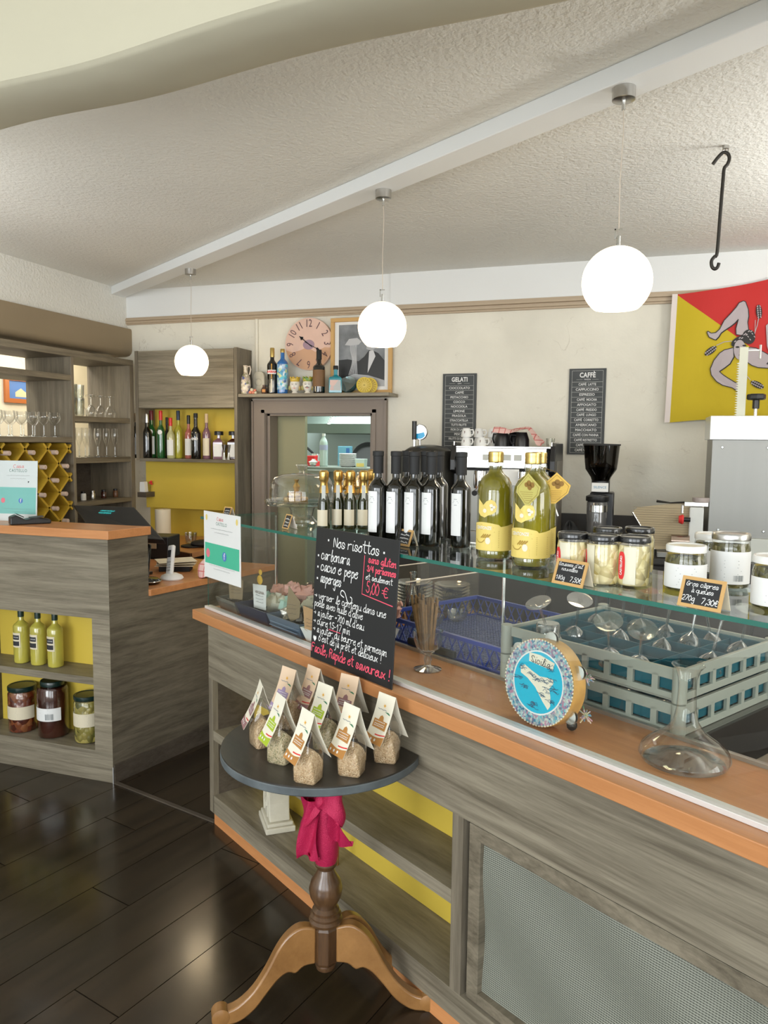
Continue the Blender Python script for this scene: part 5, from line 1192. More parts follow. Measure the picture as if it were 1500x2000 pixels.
# ---- jars on the glass shelf -----------------------------------------------------
fa_cur[0] = FC
BLKLID = mat('black_lid', (.012, .012, .012), .25, coat=.6)
def garl(side):
    def f(t, h, r):
        k = 20; a0 = FC + side; q = M(); w2, h2 = .0095, .030
        q.v = [(0, 0, h*.42)] + [(w2*(abs(cos(2*pi*i/k))**.6)*(1 if cos(2*pi*i/k) > 0 else -1), 0, h*.42 + h2*(abs(sin(2*pi*i/k))**.8)*(1 if sin(2*pi*i/k) > 0 else -1)) for i in range(k)]; q.f = [(0, 1+i, 1+(i+1) % k) for i in range(k)]
        obj('red_oval_label', wrap(q, r+.0015, a0), RED, t, False)
        tx = textm('CASTELLINO', .0085, 0, 0, 0, bold=.0003, sx=.85); tx.v = [(-z, 0, x + h*.42) for x, y, z in tx.v]; obj('lettering', wrap(tx, r+.0024, a0), LABW, t, False)
        obj('clear_label', M().arc(r+.0005, h*.06, h*.80, a0+.15, a0+.9, 6), mat('pale_clear_label', (.70, .66, .50), .4), t)
    return f
for px, py, lab, sd, dv in ((1098, 1135, 'leftmost jar of garlic cloves with black lid, behind the price card', -.95, 0), (1157, 1142, 'middle jar of garlic cloves with black lid', -1.35, 0), (1218, 1146, 'right front jar of garlic cloves, red oval label on its left', -.75, 0), (1214, 1122, 'jar of garlic cloves standing behind the right front one', -.6, .055), (1150, 1122, 'jar of garlic cloves standing behind the middle one', -.6, .055)):
    u, v = onzl(px, min(py, 1146), ZT); jar('garlic_jar', lab, CW(u, v+.034+dv*.6, ZT), .108, .0345, GARLIC, BLKLID, .014, None, fa=FC, neck=.95, textf=garl(sd), group='jars of garlic cloves')
for px, py, lab, lidm, h in ((1317, 1155, 'caper jar with white lid and white label, left of the three front ones', mat('white_lid', (.80, .80, .77), .3, coat=.3), .096), (1405, 1150, 'taller dark jar with silver lid and white patterned label behind the caper price card', NICKEL, .118), (1492, 1192, 'caper jar with white lid at the right edge of the shelf', None, .100), (1372, 1122, 'caper jar with white lid half hidden behind the silver-lidded one', None, .096)):
    u, v = onzl(px, py, ZT); r = .041 if h < .11 else .039
    jar('caper_jar', lab, CW(u, v+.04, ZT), h, r, CAPER, lidm or bpy.data.materials['white_lid'], .015, LABW, (.08, .60) if h < .11 else (.10, .68), (-1.45, 1.35), fa=FC, neck=.96, textf=lines(int(px), .16, .52, 7, .0, .045, .0008, bar=True))

# ================================================================== INSIDE THE CASE
ZI = .8725
def tray(label, u0, u1, m_, hh=.05, v0=.045, v1=.30):
    t = thing('tray', label, 'tray', CW((u0+u1)/2, v0, ZI), CA); w_ = (u1-u0)/2; d = v1-v0; a = w_*.90
    q = M(); q.v = [(-a, .02, 0), (a, .02, 0), (a, d-.02, 0), (-a, d-.02, 0), (-w_, 0, hh), (w_, 0, hh), (w_, d, hh), (-w_, d, hh), (-w_+.004, .005, hh), (w_-.004, .005, hh), (w_-.004, d-.005, hh), (-w_+.004, d-.005, hh), (-a+.004, .024, .004), (a-.004, .024, .004), (a-.004, d-.024, .004), (-a+.004, d-.024, .004)]
    q.f = [(3, 2, 1, 0)] + [(i, (i+1) % 4, 4+(i+1) % 4, 4+i) for i in range(4)] + [(4+i, 4+(i+1) % 4, 8+(i+1) % 4, 8+i) for i in range(4)] + [(8+i, 8+(i+1) % 4, 12+(i+1) % 4, 12+i) for i in range(4)] + [(12, 13, 14, 15)]
    obj('pan', q, m_, t, False); return t
tray('smoky clear plastic tray at the left end of the case', -.055, .105, mat('smoky_plastic', (.12, .115, .10), .15, coat=.6))
tray('navy blue tray of wrapped pastries in the case', .112, .345, mat('navy_plastic', (.008, .014, .05), .35), .055)
t = tray('ribbed blue-grey tray in the case', .352, .57, mat('blue_grey_plastic', (.10, .14, .20), .35), .055)
for k in range(4): obj('rib', M().box(-.10+.004*k, .10-.004*k, .001+.005*(3-k)-.004, .003+.005*(3-k), .040-.011*k, .043-.011*k), mat('tray_rib', (.17, .22, .29), .35) if k == 0 else bpy.data.materials['tray_rib'], t, False)
tray('white tray in the case, partly behind the blackboard', .578, .80, LABW, .05)
def lump(m, c, s, seed, sq=1.0):
    rr = random.Random(seed); ph = [rr.uniform(0, 6.3) for _ in range(5)]; n, k = 12, 7
    for j in range(k+1):
        for i in range(n):
            a = 2*pi*i/n; b = pi*j/k; r_ = 1 + .22*sin(3*a+ph[0]+2*b) + .16*sin(5*a+ph[1]-3*b) + .12*sin(7*b+ph[2])
            m.v.append((c[0]+s*r_*sin(b)*cos(a), c[1]+s*r_*sin(b)*sin(a), c[2]-s*sq*r_*cos(b)*.8))
    k0 = len(m.v)-(k+1)*n
    for j in range(k):
        for i in range(n): m.f.append((k0+j*n+i, k0+j*n+(i+1) % n, k0+(j+1)*n+(i+1) % n, k0+(j+1)*n+i))
    return m
CR = [mat('crumpled_brown_wrapper', (.07, .05, .035), .3, bump=1, bscale=60, coat=.5), mat('crumpled_pink_wrapper', (.66, .36, .30), .5, bump=1, bscale=50), mat('crumpled_pale_wrapper', (.62, .58, .46), .35, bump=1, bscale=60, coat=.4), mat('crumpled_mint_wrapper', (.42, .60, .52), .4, bump=1, bscale=60), mat('crumpled_silver_foil', (.45, .42, .38), .25, .8, bump=1, bscale=60)]
nm_ = ['dark brown', 'pink', 'cream', 'mint green', 'silvery']
packs = [ # u, v, z, size, colour, tray word
 (-.03,.12,.03,.030,4,'smoky clear'),(.02,.10,.03,.028,0,'smoky clear'),(.07,.16,.035,.03,0,'smoky clear'),(.0,.22,.05,.036,0,'smoky clear'),(.06,.27,.06,.04,1,'smoky clear'),
 (.17,.16,.055,.042,3,'navy'),(.24,.15,.06,.045,2,'navy'),(.30,.17,.06,.042,3,'navy'),(.20,.23,.075,.045,1,'navy'),(.29,.26,.085,.048,1,'navy'),(.15,.29,.07,.045,0,'navy'),(.24,.31,.09,.04,0,'navy'),(.26,.21,.11,.035,1,'navy'),
 (.40,.11,.05,.038,4,'blue-grey'),(.47,.12,.055,.040,0,'blue-grey'),(.53,.13,.05,.036,2,'blue-grey'),(.42,.20,.075,.045,2,'blue-grey'),(.50,.21,.085,.05,0,'blue-grey'),(.45,.28,.10,.05,1,'blue-grey'),(.53,.29,.11,.045,1,'blue-grey'),(.39,.27,.085,.04,0,'blue-grey'),
 (.67,.27,.10,.05,0,'white'),(.73,.22,.08,.045,0,'white'),(.62,.29,.08,.045,0,'white'),(.76,.29,.11,.045,1,'white')]
for i, (u, v, z, s_, c, tr) in enumerate(packs):
    t = thing('wrapped_pastry', '%s crumpled wrapper heaped in the %s tray' % (nm_[c], tr), 'pastry', CW(u, v, ZI), CA, 'crumpled wrappers in the %s tray' % tr)
    obj('wrapper', lump(M(), (0, 0, z), s_*.87, i), CR[c], t)
    obj('twist', M().tube([(s_*.6, 0, z+s_*.3), (s_*1.0, -.004, z+s_*.55), (s_*1.25, .004, z+s_*.7)], [.008, .004, .010], 7), CR[c], t)
t = thing('foil_bag', 'bright green crinkled bag in the white tray, behind the kraft tag', 'bag', CW(.615, .095, ZI+.008), CA)
obj('bag', lump(lump(M(), (0, 0, .045), .040, 71, 1.2), (.10, .01, .045), .042, 72, 1.3), mat('bright_green_foil', (.07, .55, .03), .25, coat=.7, bump=.8, bscale=40), t)
def signcard(label, x, y, w_, h_, m_, pts, rz, txt=None, fig=False, v=None, z=None):
    t = thing('shelf_tag', label, 'tag', CW(x, y, z or ZI+.012), rz); obj('card', M().prism(pts, -.001, .001, 'y'), m_, t, False)
    if txt: 
        obj('lettering', textm(txt, w_*.20, 0, h_*.66, -.002, sx=.9), mat('sepia_ink', (.16, .10, .06), .7), t, False)
    q = M()
    for k in range(3): scribble(q, -w_*.3, h_*(.52-.13*k), w_*.6, h_*.05, .0009, -.0016, k+int(x*100))
    obj('handwriting', q, INKD, t, False)
    if fig:
        obj('figure_print', M().sph((0, 0, h_+.016), .018, 10, 6, sy=.1).sph((.004, 0, h_+.045), .011, 10, 6, sy=.1), mat('orange_figure_print', (.70, .42, .05), .6), t)
    return t
signcard('kraft tag leaning in the smoky clear tray, left end of the case', .045, .085, .07, .095, KRAFT, [(-.03, 0), (.030, 0), (.035, .075), (.01, .10), (-.035, .098)], CA+.5, z=ZI+.05)
signcard('white VIRGINIA card with orange figure stuck in the navy tray', .235, .085, .08, .095, LABW, [(-.038, 0), (.038, 0), (.042, .095), (-.044, .090)], CA+.1, 'VIRGINIA', True, z=ZI+.045)
signcard('dark kraft diamond tag in the blue-grey tray', .478, .075, .06, .12, KRAFT, [(-.005, 0), (.030, .02), (.034, .075), (-.012, .13), (-.022, .04)], CA+.5, z=ZI+.042)
signcard('orange-brown kraft tag with handwriting in the white tray', .632, .050, .06, .095, KRAFTL, [(-.026, .012), (.024, 0), (.026, .085), (-.034, .092)], CA+.15, z=ZI+.035)
t = thing('mini_carafe', 'small clear glass carafe behind the heaped pastries', 'carafe', CW(.58, .55, .8715), 0)
obj('body', M().lathe([(.028, 0), (.034, .02), (.030, .08), (.012, .13), (.012, .18), (.016, .19), (.014, .19), (.010, .13), (.026, .08)], 20), GWT, t)
# ---- breadsticks goblet --------------------------------------------------------
u, v = onzl(811, 1312, ZI)
t = thing('breadstick_goblet', 'squat stemmed glass packed with thin breadsticks beside the blackboard', 'goblet', CW(u+.005, v+.045, ZI), 0)
obj('foot', M().lathe([(.042, 0), (.042, .003), (.014, .010), (.009, .018), (.013, .03), (.008, .042), (.012, .05), (.02, .055)], 26), GWT, t)
obj('bowl', M().lathe([(.012, .054), (.034, .066), (.043, .09), (.045, .12), (.043, .12), (.041, .09), (.032, .07)], 28, caps=False), GW, t)
rr = random.Random(2); b0 = None
for k in range(60):
    a = rr.uniform(0, 6.28); q = .036*math.sqrt(rr.random()); tx, ty = q*cos(a), q*sin(a)
    obj('breadstick', M().cyl((tx*.5-.004, ty*.5, .062), (tx*1.15 - .012, ty*1.0, .195 + .03*rr.random()), .0036, 7), GRISS, t)
# ---- blue crate ---------------------------------------------------------------
cw_, cd_, chh = .60, .50, .085
t = thing('plastic_crate', 'flat open blue plastic crate with lattice sides inside the case', 'crate', CW(.66, .314, .8685), CA)
rim = M()
for a0_, a1_ in (((0, 0), (cw_, 0)), ((cw_, 0), (cw_, cd_)), ((cw_, cd_), (0, cd_)), ((0, cd_), (0, 0))):
    x0, x1 = sorted((a0_[0], a1_[0])); y0, y1 = sorted((a0_[1], a1_[1])); rim.box(x0-.006, x1+.006, y0-.006, y1+.006, chh-.014, chh)
    rim.box(x0-.003, x1+.003, y0-.003, y1+.003, 0, .014)
obj('rim', rim, CRATE, t, False, bev=.002)
lat = M()
for s_ in range(2):
    for k in range(15):
        x = cw_*(k+.5)/15
        for yy in (0, cd_):
            lat.rbox(x, yy, chh/2, .0035, .0035, chh*.8, ry=R(28)*(1 if s_ else -1))
        if k < 12:
            y = cd_*(k+.5)/12
            for xx in (0, cw_): lat.rbox(xx, y, chh/2, .0035, .0035, chh*.8, rx=R(28)*(1 if s_ else -1))
obj('side_lattice', lat, CRATE, t, False, kind='stuff')
fl_ = M()
for k in range(44): fl_.box(cw_*k/44+.004, cw_*k/44+.007, .003, cd_-.003, .006, .009)
for k in range(36): fl_.box(.003, cw_-.003, cd_*k/36+.004, cd_*k/36+.007, .006, .009)
obj('floor_grid', fl_, mat('pale_blue_grid', (.10, .13, .30), .4), t, False, kind='stuff')
# ---- dishwasher racks -----------------------------------------------------------
def rack(label, u0, v0, z0, rh=.076, cells=5):
    W2, D2 = .54, .46; t = thing('glass_rack', label, 'rack', CW(u0, v0, z0), CA, 'stacked grey dishwasher racks')
    q = M(); 
    for zz, hh in ((0, .018), (rh-.027, .027)):
        q.box(0, W2, 0, .010, zz, zz+hh).box(0, W2, D2-.010, D2, zz, zz+hh).box(0, .010, .01, D2-.01, zz, zz+hh).box(W2-.010, W2, .01, D2-.01, zz, zz+hh)
    obj('rails', q, RACKG, t, False, bev=.0015)
    q = M()
    for k in range(9):
        x = W2*k/8
        for yy in (0, D2-.008): q.box(max(0, x-.008), min(W2, x+.008), yy, yy+.008, .016, rh-.02)
    for k in range(7):
        y = D2*k/6
        for xx in (0, W2-.008): q.box(xx, xx+.008, max(0, y-.008), min(D2, y+.008), .016, rh-.02)
    obj('uprights', q, RACKG, t, False, kind='stuff')
    for x in (0, W2):
        for y in (0, D2): obj('corner_post', M().lathe([(.017, 0), (.017, rh+.004), (.012, rh+.006)], 12, x+(-.003 if x else .003), y), RACKG, t)
    for k in range(1, cells): obj('divider', M().box(W2*k/cells-.001, W2*k/cells+.001, .012, D2-.012, .018, rh-.014), TEAL, t, False)
    for k in range(1, 5): obj('divider', M().box(.012, W2-.012, D2*k/5-.001, D2*k/5+.001, .018, rh-.014), TEAL, t, False)
    obj('divider_rim', M().box(.012, W2-.012, .012, .020, .02, rh-.008).box(.012, W2-.012, D2-.02, D2-.012, .02, rh-.008).box(.012, .02, .02, D2-.02, .02, rh-.008).box(W2-.02, W2-.012, .02, D2-.02, .02, rh-.008), TEAL, t, False)
    obj('base_mesh', (lambda q: [q.box(W2*k/20, W2*k/20+.004, .01, D2-.01, .0, .004) for k in range(20)] and [q.box(.01, W2-.01, D2*k/16, D2*k/16+.004, .0, .004) for k in range(16)] and q)(M()), RACKG, t, False, kind='stuff')
    return t
rack('lower grey dishwasher rack with teal compartments', 1.28, .295, .8690)
rack('upper grey dishwasher rack with teal compartments full of stemmed glasses', 1.28, .295, .9535)
RZ = .9600
rs_ = random.Random(5)
GWF = glass('stemware_foot', (.93, .94, .94), .20, .75, 1.5)
glab = 'upturned wine glass with its foot showing above the teal compartments'
k = 0
for (px, py, tl) in ((1085, 1210, (.5, -.4)), (1120, 1200, (.6, .2)), (1195, 1195, (.25, -.1)), (1245, 1190, (.2, .2)), (1300, 1200, (.15, .1)), (1345, 1215, (-.1, .2)), (1168, 1245, (.75, -.05)), (1237, 1255, (.8, .05)), (1400, 1215, (.2, -.3)), (1440, 1230, (.3, .2)), (1165, 1180, (.4, 0)), (1210, 1210, (.1, .1)), (1290, 1225, (.1, .2)), (1405, 1255, (0, .3))):
    u, v = onzl(px, py, 1.06); u = min(max(u, 1.33), 1.77); v = min(max(v, .35), .70)
    t = stemglass('wine_glass', glab, CW(u, v, RZ), .165, .036, .036, .095, 'upturned glasses in the upper rack', inv=True, mt=GWF)
    t.rotation_euler = (tl[0]*.7, tl[1]*.7, 0); t.location = CW(u, v, RZ+.002+.035*abs(tl[0])*.35)
k = 0
for ci in range(5):
    for (cu, cv) in ((1.334 + .108*ci, .341), (1.334 + .108*ci, .433)):
        k += 1
        t = thing('tumbler', 'upturned clear tumbler in the lower rack, %s row, %s compartment from the left' % (['front', 'second'][(k+1) % 2], ['first', 'second', 'third', 'fourth', 'fifth'][ci]), 'glass', CW(cu, cv, .8745), 0, 'upturned tumblers in the lower rack')
        obj('body', M().lathe([(.036, 0), (.033, .065), (.029, .068), (.001, .068), (.001, .062), (.030, .06), (.034, 0)], 18), GW, t)
u, v = onzl(1097, 1235, 1.04)
t = thing('tumbler', 'upturned thick tumbler at the front left of the upper rack', 'glass', CW(1.39, .345, RZ), 0)
obj('body', M().lathe([(.036, 0), (.033, .088), (.030, .092), (.001, .092), (.001, .084), (.029, .08), (.034, 0)], 24), GWT, t)
# ---- small clear bowls, saucers, mat ---------------------------------------------
t0 = thing('glass_saucer', 'clear glass saucer in the stack behind the blackboard', 'saucer', CW(.50, .62, .8715), 0, 'stack of clear glass saucers')
obj('dish', M().lathe([(.001, .002), (.045, .003), (.075, .018), (.077, .020), (.045, .000), (.001, .0)], 28), GWT, t0)
ORD = ['', 'second', 'third', 'fourth', 'fifth', 'sixth', 'seventh', 'eighth', 'ninth', 'tenth', 'topmost']
for k in range(1, 10): dup(t0, CW(.50, .62, .8715+.0125*k), label='clear glass saucer in the stack behind the blackboard, %s from the bottom' % ORD[k])
t0 = thing('glass_saucer', 'clear glass saucer in the right stack behind the breadsticks', 'saucer', CW(.585, .76, .8715), 0, 'right stack of glass saucers')
obj('dish', M().lathe([(.001, .002), (.045, .003), (.070, .018), (.072, .020), (.045, .000), (.001, .0)], 28), GWT, t0)
for k in range(1, 9): dup(t0, CW(.575, .76, .8715+.0125*k), label='clear glass saucer in the right stack behind the breadsticks, %s from the bottom' % ORD[k])
t = thing('acrylic_cover', 'clear acrylic cover with pale edges standing behind the blue crate', 'cover', CW(.33, .47, .8715), CA)
q = M()
for x0, x1, y0, y1 in ((0, .006, 0, .38), (.30, .306, 0, .38), (.006, .30, .374, .38)): q.box(x0, x1, y0, y1, 0, .165)
obj('walls', q, glass('acrylic', (.96, .93, .88), .08, .7, 3), t, False)
q = M().box(0, .306, .374, .38, .165, .168).box(.298, .306, 0, .374, .165, .168).box(0, .006, 0, .374, .165, .168)
obj('pale_edge', q, BEIGEP, t, False)
t = thing('black_tray', 'low black plastic tray in front of the blue crate', 'tray', CW(.85, .291, ZI+.010), CA)
t.location = CW(.85, .2915, .8825); 
obj('pan', M().box(0, .22, .0, .014, 0, .022), MATTBLK, t, False, bev=.003)
for i, (px, py) in enumerate(((838, 1205), (880, 1195))):
    u, v = onzl(px, py, .90); t = thing('glass_bowl', ('left' if i == 0 else 'right') + ' small faceted glass bowl in the blue crate', 'bowl', CW(max(u, .70), max(.36, v-.02), .8785), 0)
    obj('body', M().lathe([(.02, 0), (.035, .012), (.042, .04), (.040, .04), (.032, .015), (.001, .006)], 10), GWT, t)
# ---- tambourine -----------------------------------------------------------------
u, v = onzl(1035, 1425, ZI)
tb = thing('tambourine', 'painted tambourine with turquoise Sicilia map standing behind the glass', 'tambourine', CW(1.575, .105, ZI), CA)
tr_ = .104; X = Matrix.Translation((0, 0, tr_+.001)) @ Matrix.Rotation(R(-7), 4, 'X')
S_ = Matrix.Rotation(R(90), 4, 'X')
obj('frame', M().lathe([(tr_-.005, -.022), (tr_, -.022), (tr_, .022), (tr_-.005, .022), (tr_-.005, -.022)], 56, caps=False).xf(X @ S_), mat('orange_tambourine_frame', (.62, .34, .09), .4, coat=.4, var=.2, vscale=20), tb)
def facedisc(r_, y, pts=None, n=48): q = M(); q.v = [(r_*cos(2*pi*i/n), y, r_*sin(2*pi*i/n)) for i in range(n)]; q.f = [tuple(range(n))]; return q.xf(X)
ROSE = mixmat('floral_border', [(.55, .62, .58), (.03, .20, .32), (.62, .60, .52), (.02, .10, .22), (.55, .25, .34), (.10, .42, .50), (.60, .64, .58)], 190, .4, .0)
obj('skin', facedisc(tr_*.985, -.0235), ROSE, tb, False)
obj('white_ring', M().lathe([(tr_*.735, 0), (tr_*.70, 0)], 48, caps=False).xf(X @ Matrix.Translation((0, -.0246, 0)) @ S_), LABW, tb)
obj('sea_print', facedisc(tr_*.70, -.0243), mat('turquoise_sea', (.01, .46, .66), .35), tb, False)
isl = [(-.056, .026), (-.045, .034), (-.02, .024), (.005, .016), (.026, .018), (.044, .018), (.046, .008), (.036, -.006), (.042, -.024), (.044, -.046), (.038, -.056), (.020, -.040), (-.006, -.012), (-.032, .004), (-.054, .012)]
q = M(); c0 = (.01, .008); q.v = [(c0[0], -.0250, c0[1])] + [(a, -.0250, b) for a, b in isl]; q.f = [(0, 1+i, 1+(i+1) % len(isl)) for i in range(len(isl))]; obj('island_print', q.xf(X), CREAMP, tb, False)
q = M(); rr = random.Random(8)
for (a, b) in ((-.045, .026), (-.02, .012), (.0, .006), (.02, .010), (.04, .014), (.03, -.012), (.042, -.036), (-.04, -.02), (-.015, -.055), (.0, -.058), (.03, .04), (.05, -.005), (-.06, .0), (.015, -.025)):
    for _ in range(7): x0 = a+rr.uniform(-.010, .010); z0 = b+rr.uniform(-.006, .006); q.ribbon([(x0-.006, z0), (x0+rr.uniform(-.002, .002), z0+rr.uniform(-.004, .006)), (x0+.006, z0)], .0012, -.0256)
obj('picture_print', q.xf(X), mat('slate_print', (.05, .12, .20), .6), tb, False)
q = M().add([(-.032, -.0252, .045), (.040, -.0252, .038), (.044, -.0252, .056), (.0, -.0252, .066), (-.034, -.0252, .066)], [(0, 1, 2, 3, 4)]); obj('banner_print', q.xf(X), CREAMP, tb, False)
q = M(); hand(q, 'Sicilia', -.026, .046, .0085, .0016, -.0260, slope=-.08, fit=.058); obj('lettering', q.xf(X), INKD, tb, False)
q = M()
for k in range(72): a = 2*pi*k/72; q.sph((tr_*.98*cos(a), -.0240, tr_*.98*sin(a)), .0022, 6, 4)
obj('bead_rim', q.xf(X), CREAMP, tb, True, kind='stuff')
for k in range(6):
    a = R(25 + 60*k); 
    for s_ in (-1, 1): obj('jingle', M().lathe([(.001, 0), (.008, .001), (.017, .0), (.017, .001), (.001, .003)], 18).xf(X @ S_ @ Matrix.Rotation(a, 4, 'Z') @ Matrix.Translation((tr_+.002, 0, .004*s_)) @ Matrix.Rotation(0, 4, 'Y')), STEELB, tb)
for c_, m_ in (((.098, .030, .135), ROSE), ((.100, .030, .045), ROSE)):
    q = M(); rr = random.Random(int(c_[2]*1000))
    for _ in range(26): q.cyl(c_, (c_[0]+rr.uniform(-.018, .018), c_[1]+rr.uniform(-.014, .014), c_[2]+rr.uniform(-.018, .018)), .0016, 5)
    obj('pompom', q, mixmat('multicolour_wool_%d' % int(c_[2]*100), [(.65, .05, .08), (.10, .30, .45), (.70, .62, .35), (.62, .30, .45), (.05, .30, .12)], 120, .8, 0), tb, True, kind='stuff')
obj('bell', M().sph((.070, .02, .014), .013, 14, 8), IRON, tb)
# ---- decanter --------------------------------------------------------------------
u, v = onzl(1280, 1505, ZI)
t = thing('decanter', 'wide-based clear wine decanter with slender neck behind the glass', 'decanter', CW(u+.015, v+.085, ZI), 0)
outer = [(.070, 0), (.088, .006), (.094, .018), (.088, .034), (.066, .052), (.040, .070), (.026, .092), (.0205, .12), (.0185, .16), (.0195, .185), (.026, .205), (.034, .214)]
inner = [(r_-.0025, z+.0015) for r_, z in outer[::-1]][:-2] + [(.082, .010), (.001, .010)]
CLR = glass('clear_decanter', (.975, .975, .965), .05, .75, 2.6)
obj('body', M().lathe(outer + [(.033, .216)], 56, caps=False), CLR, t)
obj('punt', M().lathe([(.084, .004), (.055, .008), (.034, .024), (.001, .030)], 40), CLR, t)

# ================================================================== ROUND TABLE WITH RISOTTO BAGS
TC = Vector((-.81, 1.90, 0)); tu = (TC-C0).dot(CU); tv = (TC-C0).dot(CV); ZTB = .71
tbl = thing('pedestal_table', 'round dark-topped tripod table with turned walnut column in front of the counter', 'table', (-.765, 1.82, 0), CA)
TU, TV = (Vector((-.765, 1.82, 0))-C0).dot(CU), (Vector((-.765, 1.82, 0))-C0).dot(CV)
def toppoly(r_):
    out = []; n = 64
    for i in range(n):
        a = 2*pi*i/n; u = tu-TU + r_*cos(a); v = tv-TV + r_*sin(a); out.append((u, min(v, -.003-TV)))
    q = []
    for p in out:
        if not q or (abs(p[0]-q[-1][0]) + abs(p[1]-q[-1][1])) > 1e-5: q.append(p)
    return q
obj('tabletop', M().prism(toppoly(.280), ZTB-.004, ZTB), TABLETOP, tbl)
obj('rim', M().prism(toppoly(.2815), ZTB-.026, ZTB-.0035), RIM, tbl, bev=.003)
obj('bearer', M().box(-.05, .05, -.15, .13, ZTB-.048, ZTB-.026), WALNUT, tbl, False, bev=.004)
obj('column', M().lathe([(.001, .098), (.012, .099), (.026, .106), (.029, .118), (.027, .124)], 24), WALNUT, tbl)
obj('column_block', M().lathe([(.032, .122), (.036, .132), (.036, .225), (.030, .234)], 8, a0=pi/8, a1=pi/8+2*pi), WALNUT, tbl, False, bev=.002)
obj('turned_column', M().lathe([(.030, .232), (.044, .240), (.046, .248), (.040, .254), (.043, .262), (.036, .268), (.037, .276), (.028, .284), (.034, .296), (.043, .315), (.046, .335), (.040, .358), (.027, .378), (.022, .392), (.030, .402), (.032, .408), (.026, .414), (.024, .43), (.029, .50), (.030, .56), (.024, .61), (.026, .63), (.024, .664)], 32), WALNUT, tbl)
def leg(ang):
    pl = []
    top = [(.030, .232), (.07, .240), (.105, .222), (.135, .185), (.165, .130), (.200, .080), (.240, .048), (.275, .038), (.298, .040)]
    botm = [(.305, .022), (.298, .004), (.270, .0), (.235, .004), (.195, .030), (.160, .072), (.130, .105), (.105, .118), (.085, .112), (.062, .128), (.030, .130)]
    m2 = M().prism(smoothpts(top, 3) + smoothpts(botm, 3), -.017, .017, 'y'); return m2.xf(Matrix.Rotation(ang, 4, 'Z'))
f1 = onz(505, 1995, 0); f2 = onz(800, 1968, 0); c_ = Vector((-.765, 1.82, 0))
a1_ = math.atan2((f1-c_).y, (f1-c_).x) - CA; a2_ = math.atan2((f2-c_).y, (f2-c_).x) - CA
for a in (a1_ - .12, a2_ + .02, (a1_+a2_)/2 + pi): 
    if a == (a1_+a2_)/2 + pi: a = a2_ + .30 + .3
    o = obj('leg', leg(a), LEGW, tbl, True, bev=.005)
    q = M().lathe([(.018, -.019), (.024, -.017), (.024, .017), (.018, .019)], 20).xf(Matrix.Rotation(a, 4, 'Z') @ Matrix.Translation((.285, 0, .024)) @ Matrix.Rotation(R(90), 4, 'X'))
    obj('scroll_foot', q, LEGW, o)
# ribbon tied round the column
rb = thing('ribbon_bow', 'crimson glitter ribbon tied round the table column', 'ribbon', (-.765, 1.82, 0), -.32)
obj('wrap', M().lathe([(.029, .41), (.034, .43), (.038, .48), (.036, .52), (.037, .56), (.033, .60)], 24, caps=False), GLITR, rb)
def tail(x0, x1, z0, z1, w0, w1, y0, y1, tw=0, seed=0):
    def fn(a, b):
        z = z0 + (z1-z0)*b; w_ = w0 + (w1-w0)*b; x = x0 + (x1-x0)*b + w_*(a-.5)*cos(tw*b); y = y0 + (y1-y0)*b + w_*(a-.5)*sin(tw*b)*.6 + .010*sin(a*7+b*5+seed)
        if b > .99: z -= .03*(.5-abs(a-.5))*(-1) - .02*(a)
        return (x, y, z)
    return M().sheet(fn, 10, 16, .0015)
obj('tail', tail(-.012, -.020, .60, .425, .050, .070, -.050, -.050, .25, 1), GLITR, rb)
obj('tail', tail(.050, .062, .60, .475, .03, .062, -.035, -.010, .3, 2), GLITR, rb)
def loop(sg, x1, z1, w_):
    def fn(a, b):
        t_ = 2*pi*b; x = .012 + (x1-.012)*(.5-.5*cos(t_)); z = .595 + (z1-.595)*(.5-.5*cos(t_)) + .025*sin(t_); y = -.040 + .022*sin(t_)*sg
        return (x + .006*sin(a*6), y + .01*sin(a*3), z + w_*(a-.5)*(.35+.65*(.5-.5*cos(t_))))
    return M().sheet(fn, 8, 28, .0015)
obj('loop', loop(1, -.052, .585, .11), GLITR, rb); obj('loop', loop(-1, .085, .60, .09), GLITR, rb)
obj('knot', M().sph((.018, -.040, .60), .017, 14, 8, sz=1.3), GLITR, rb)
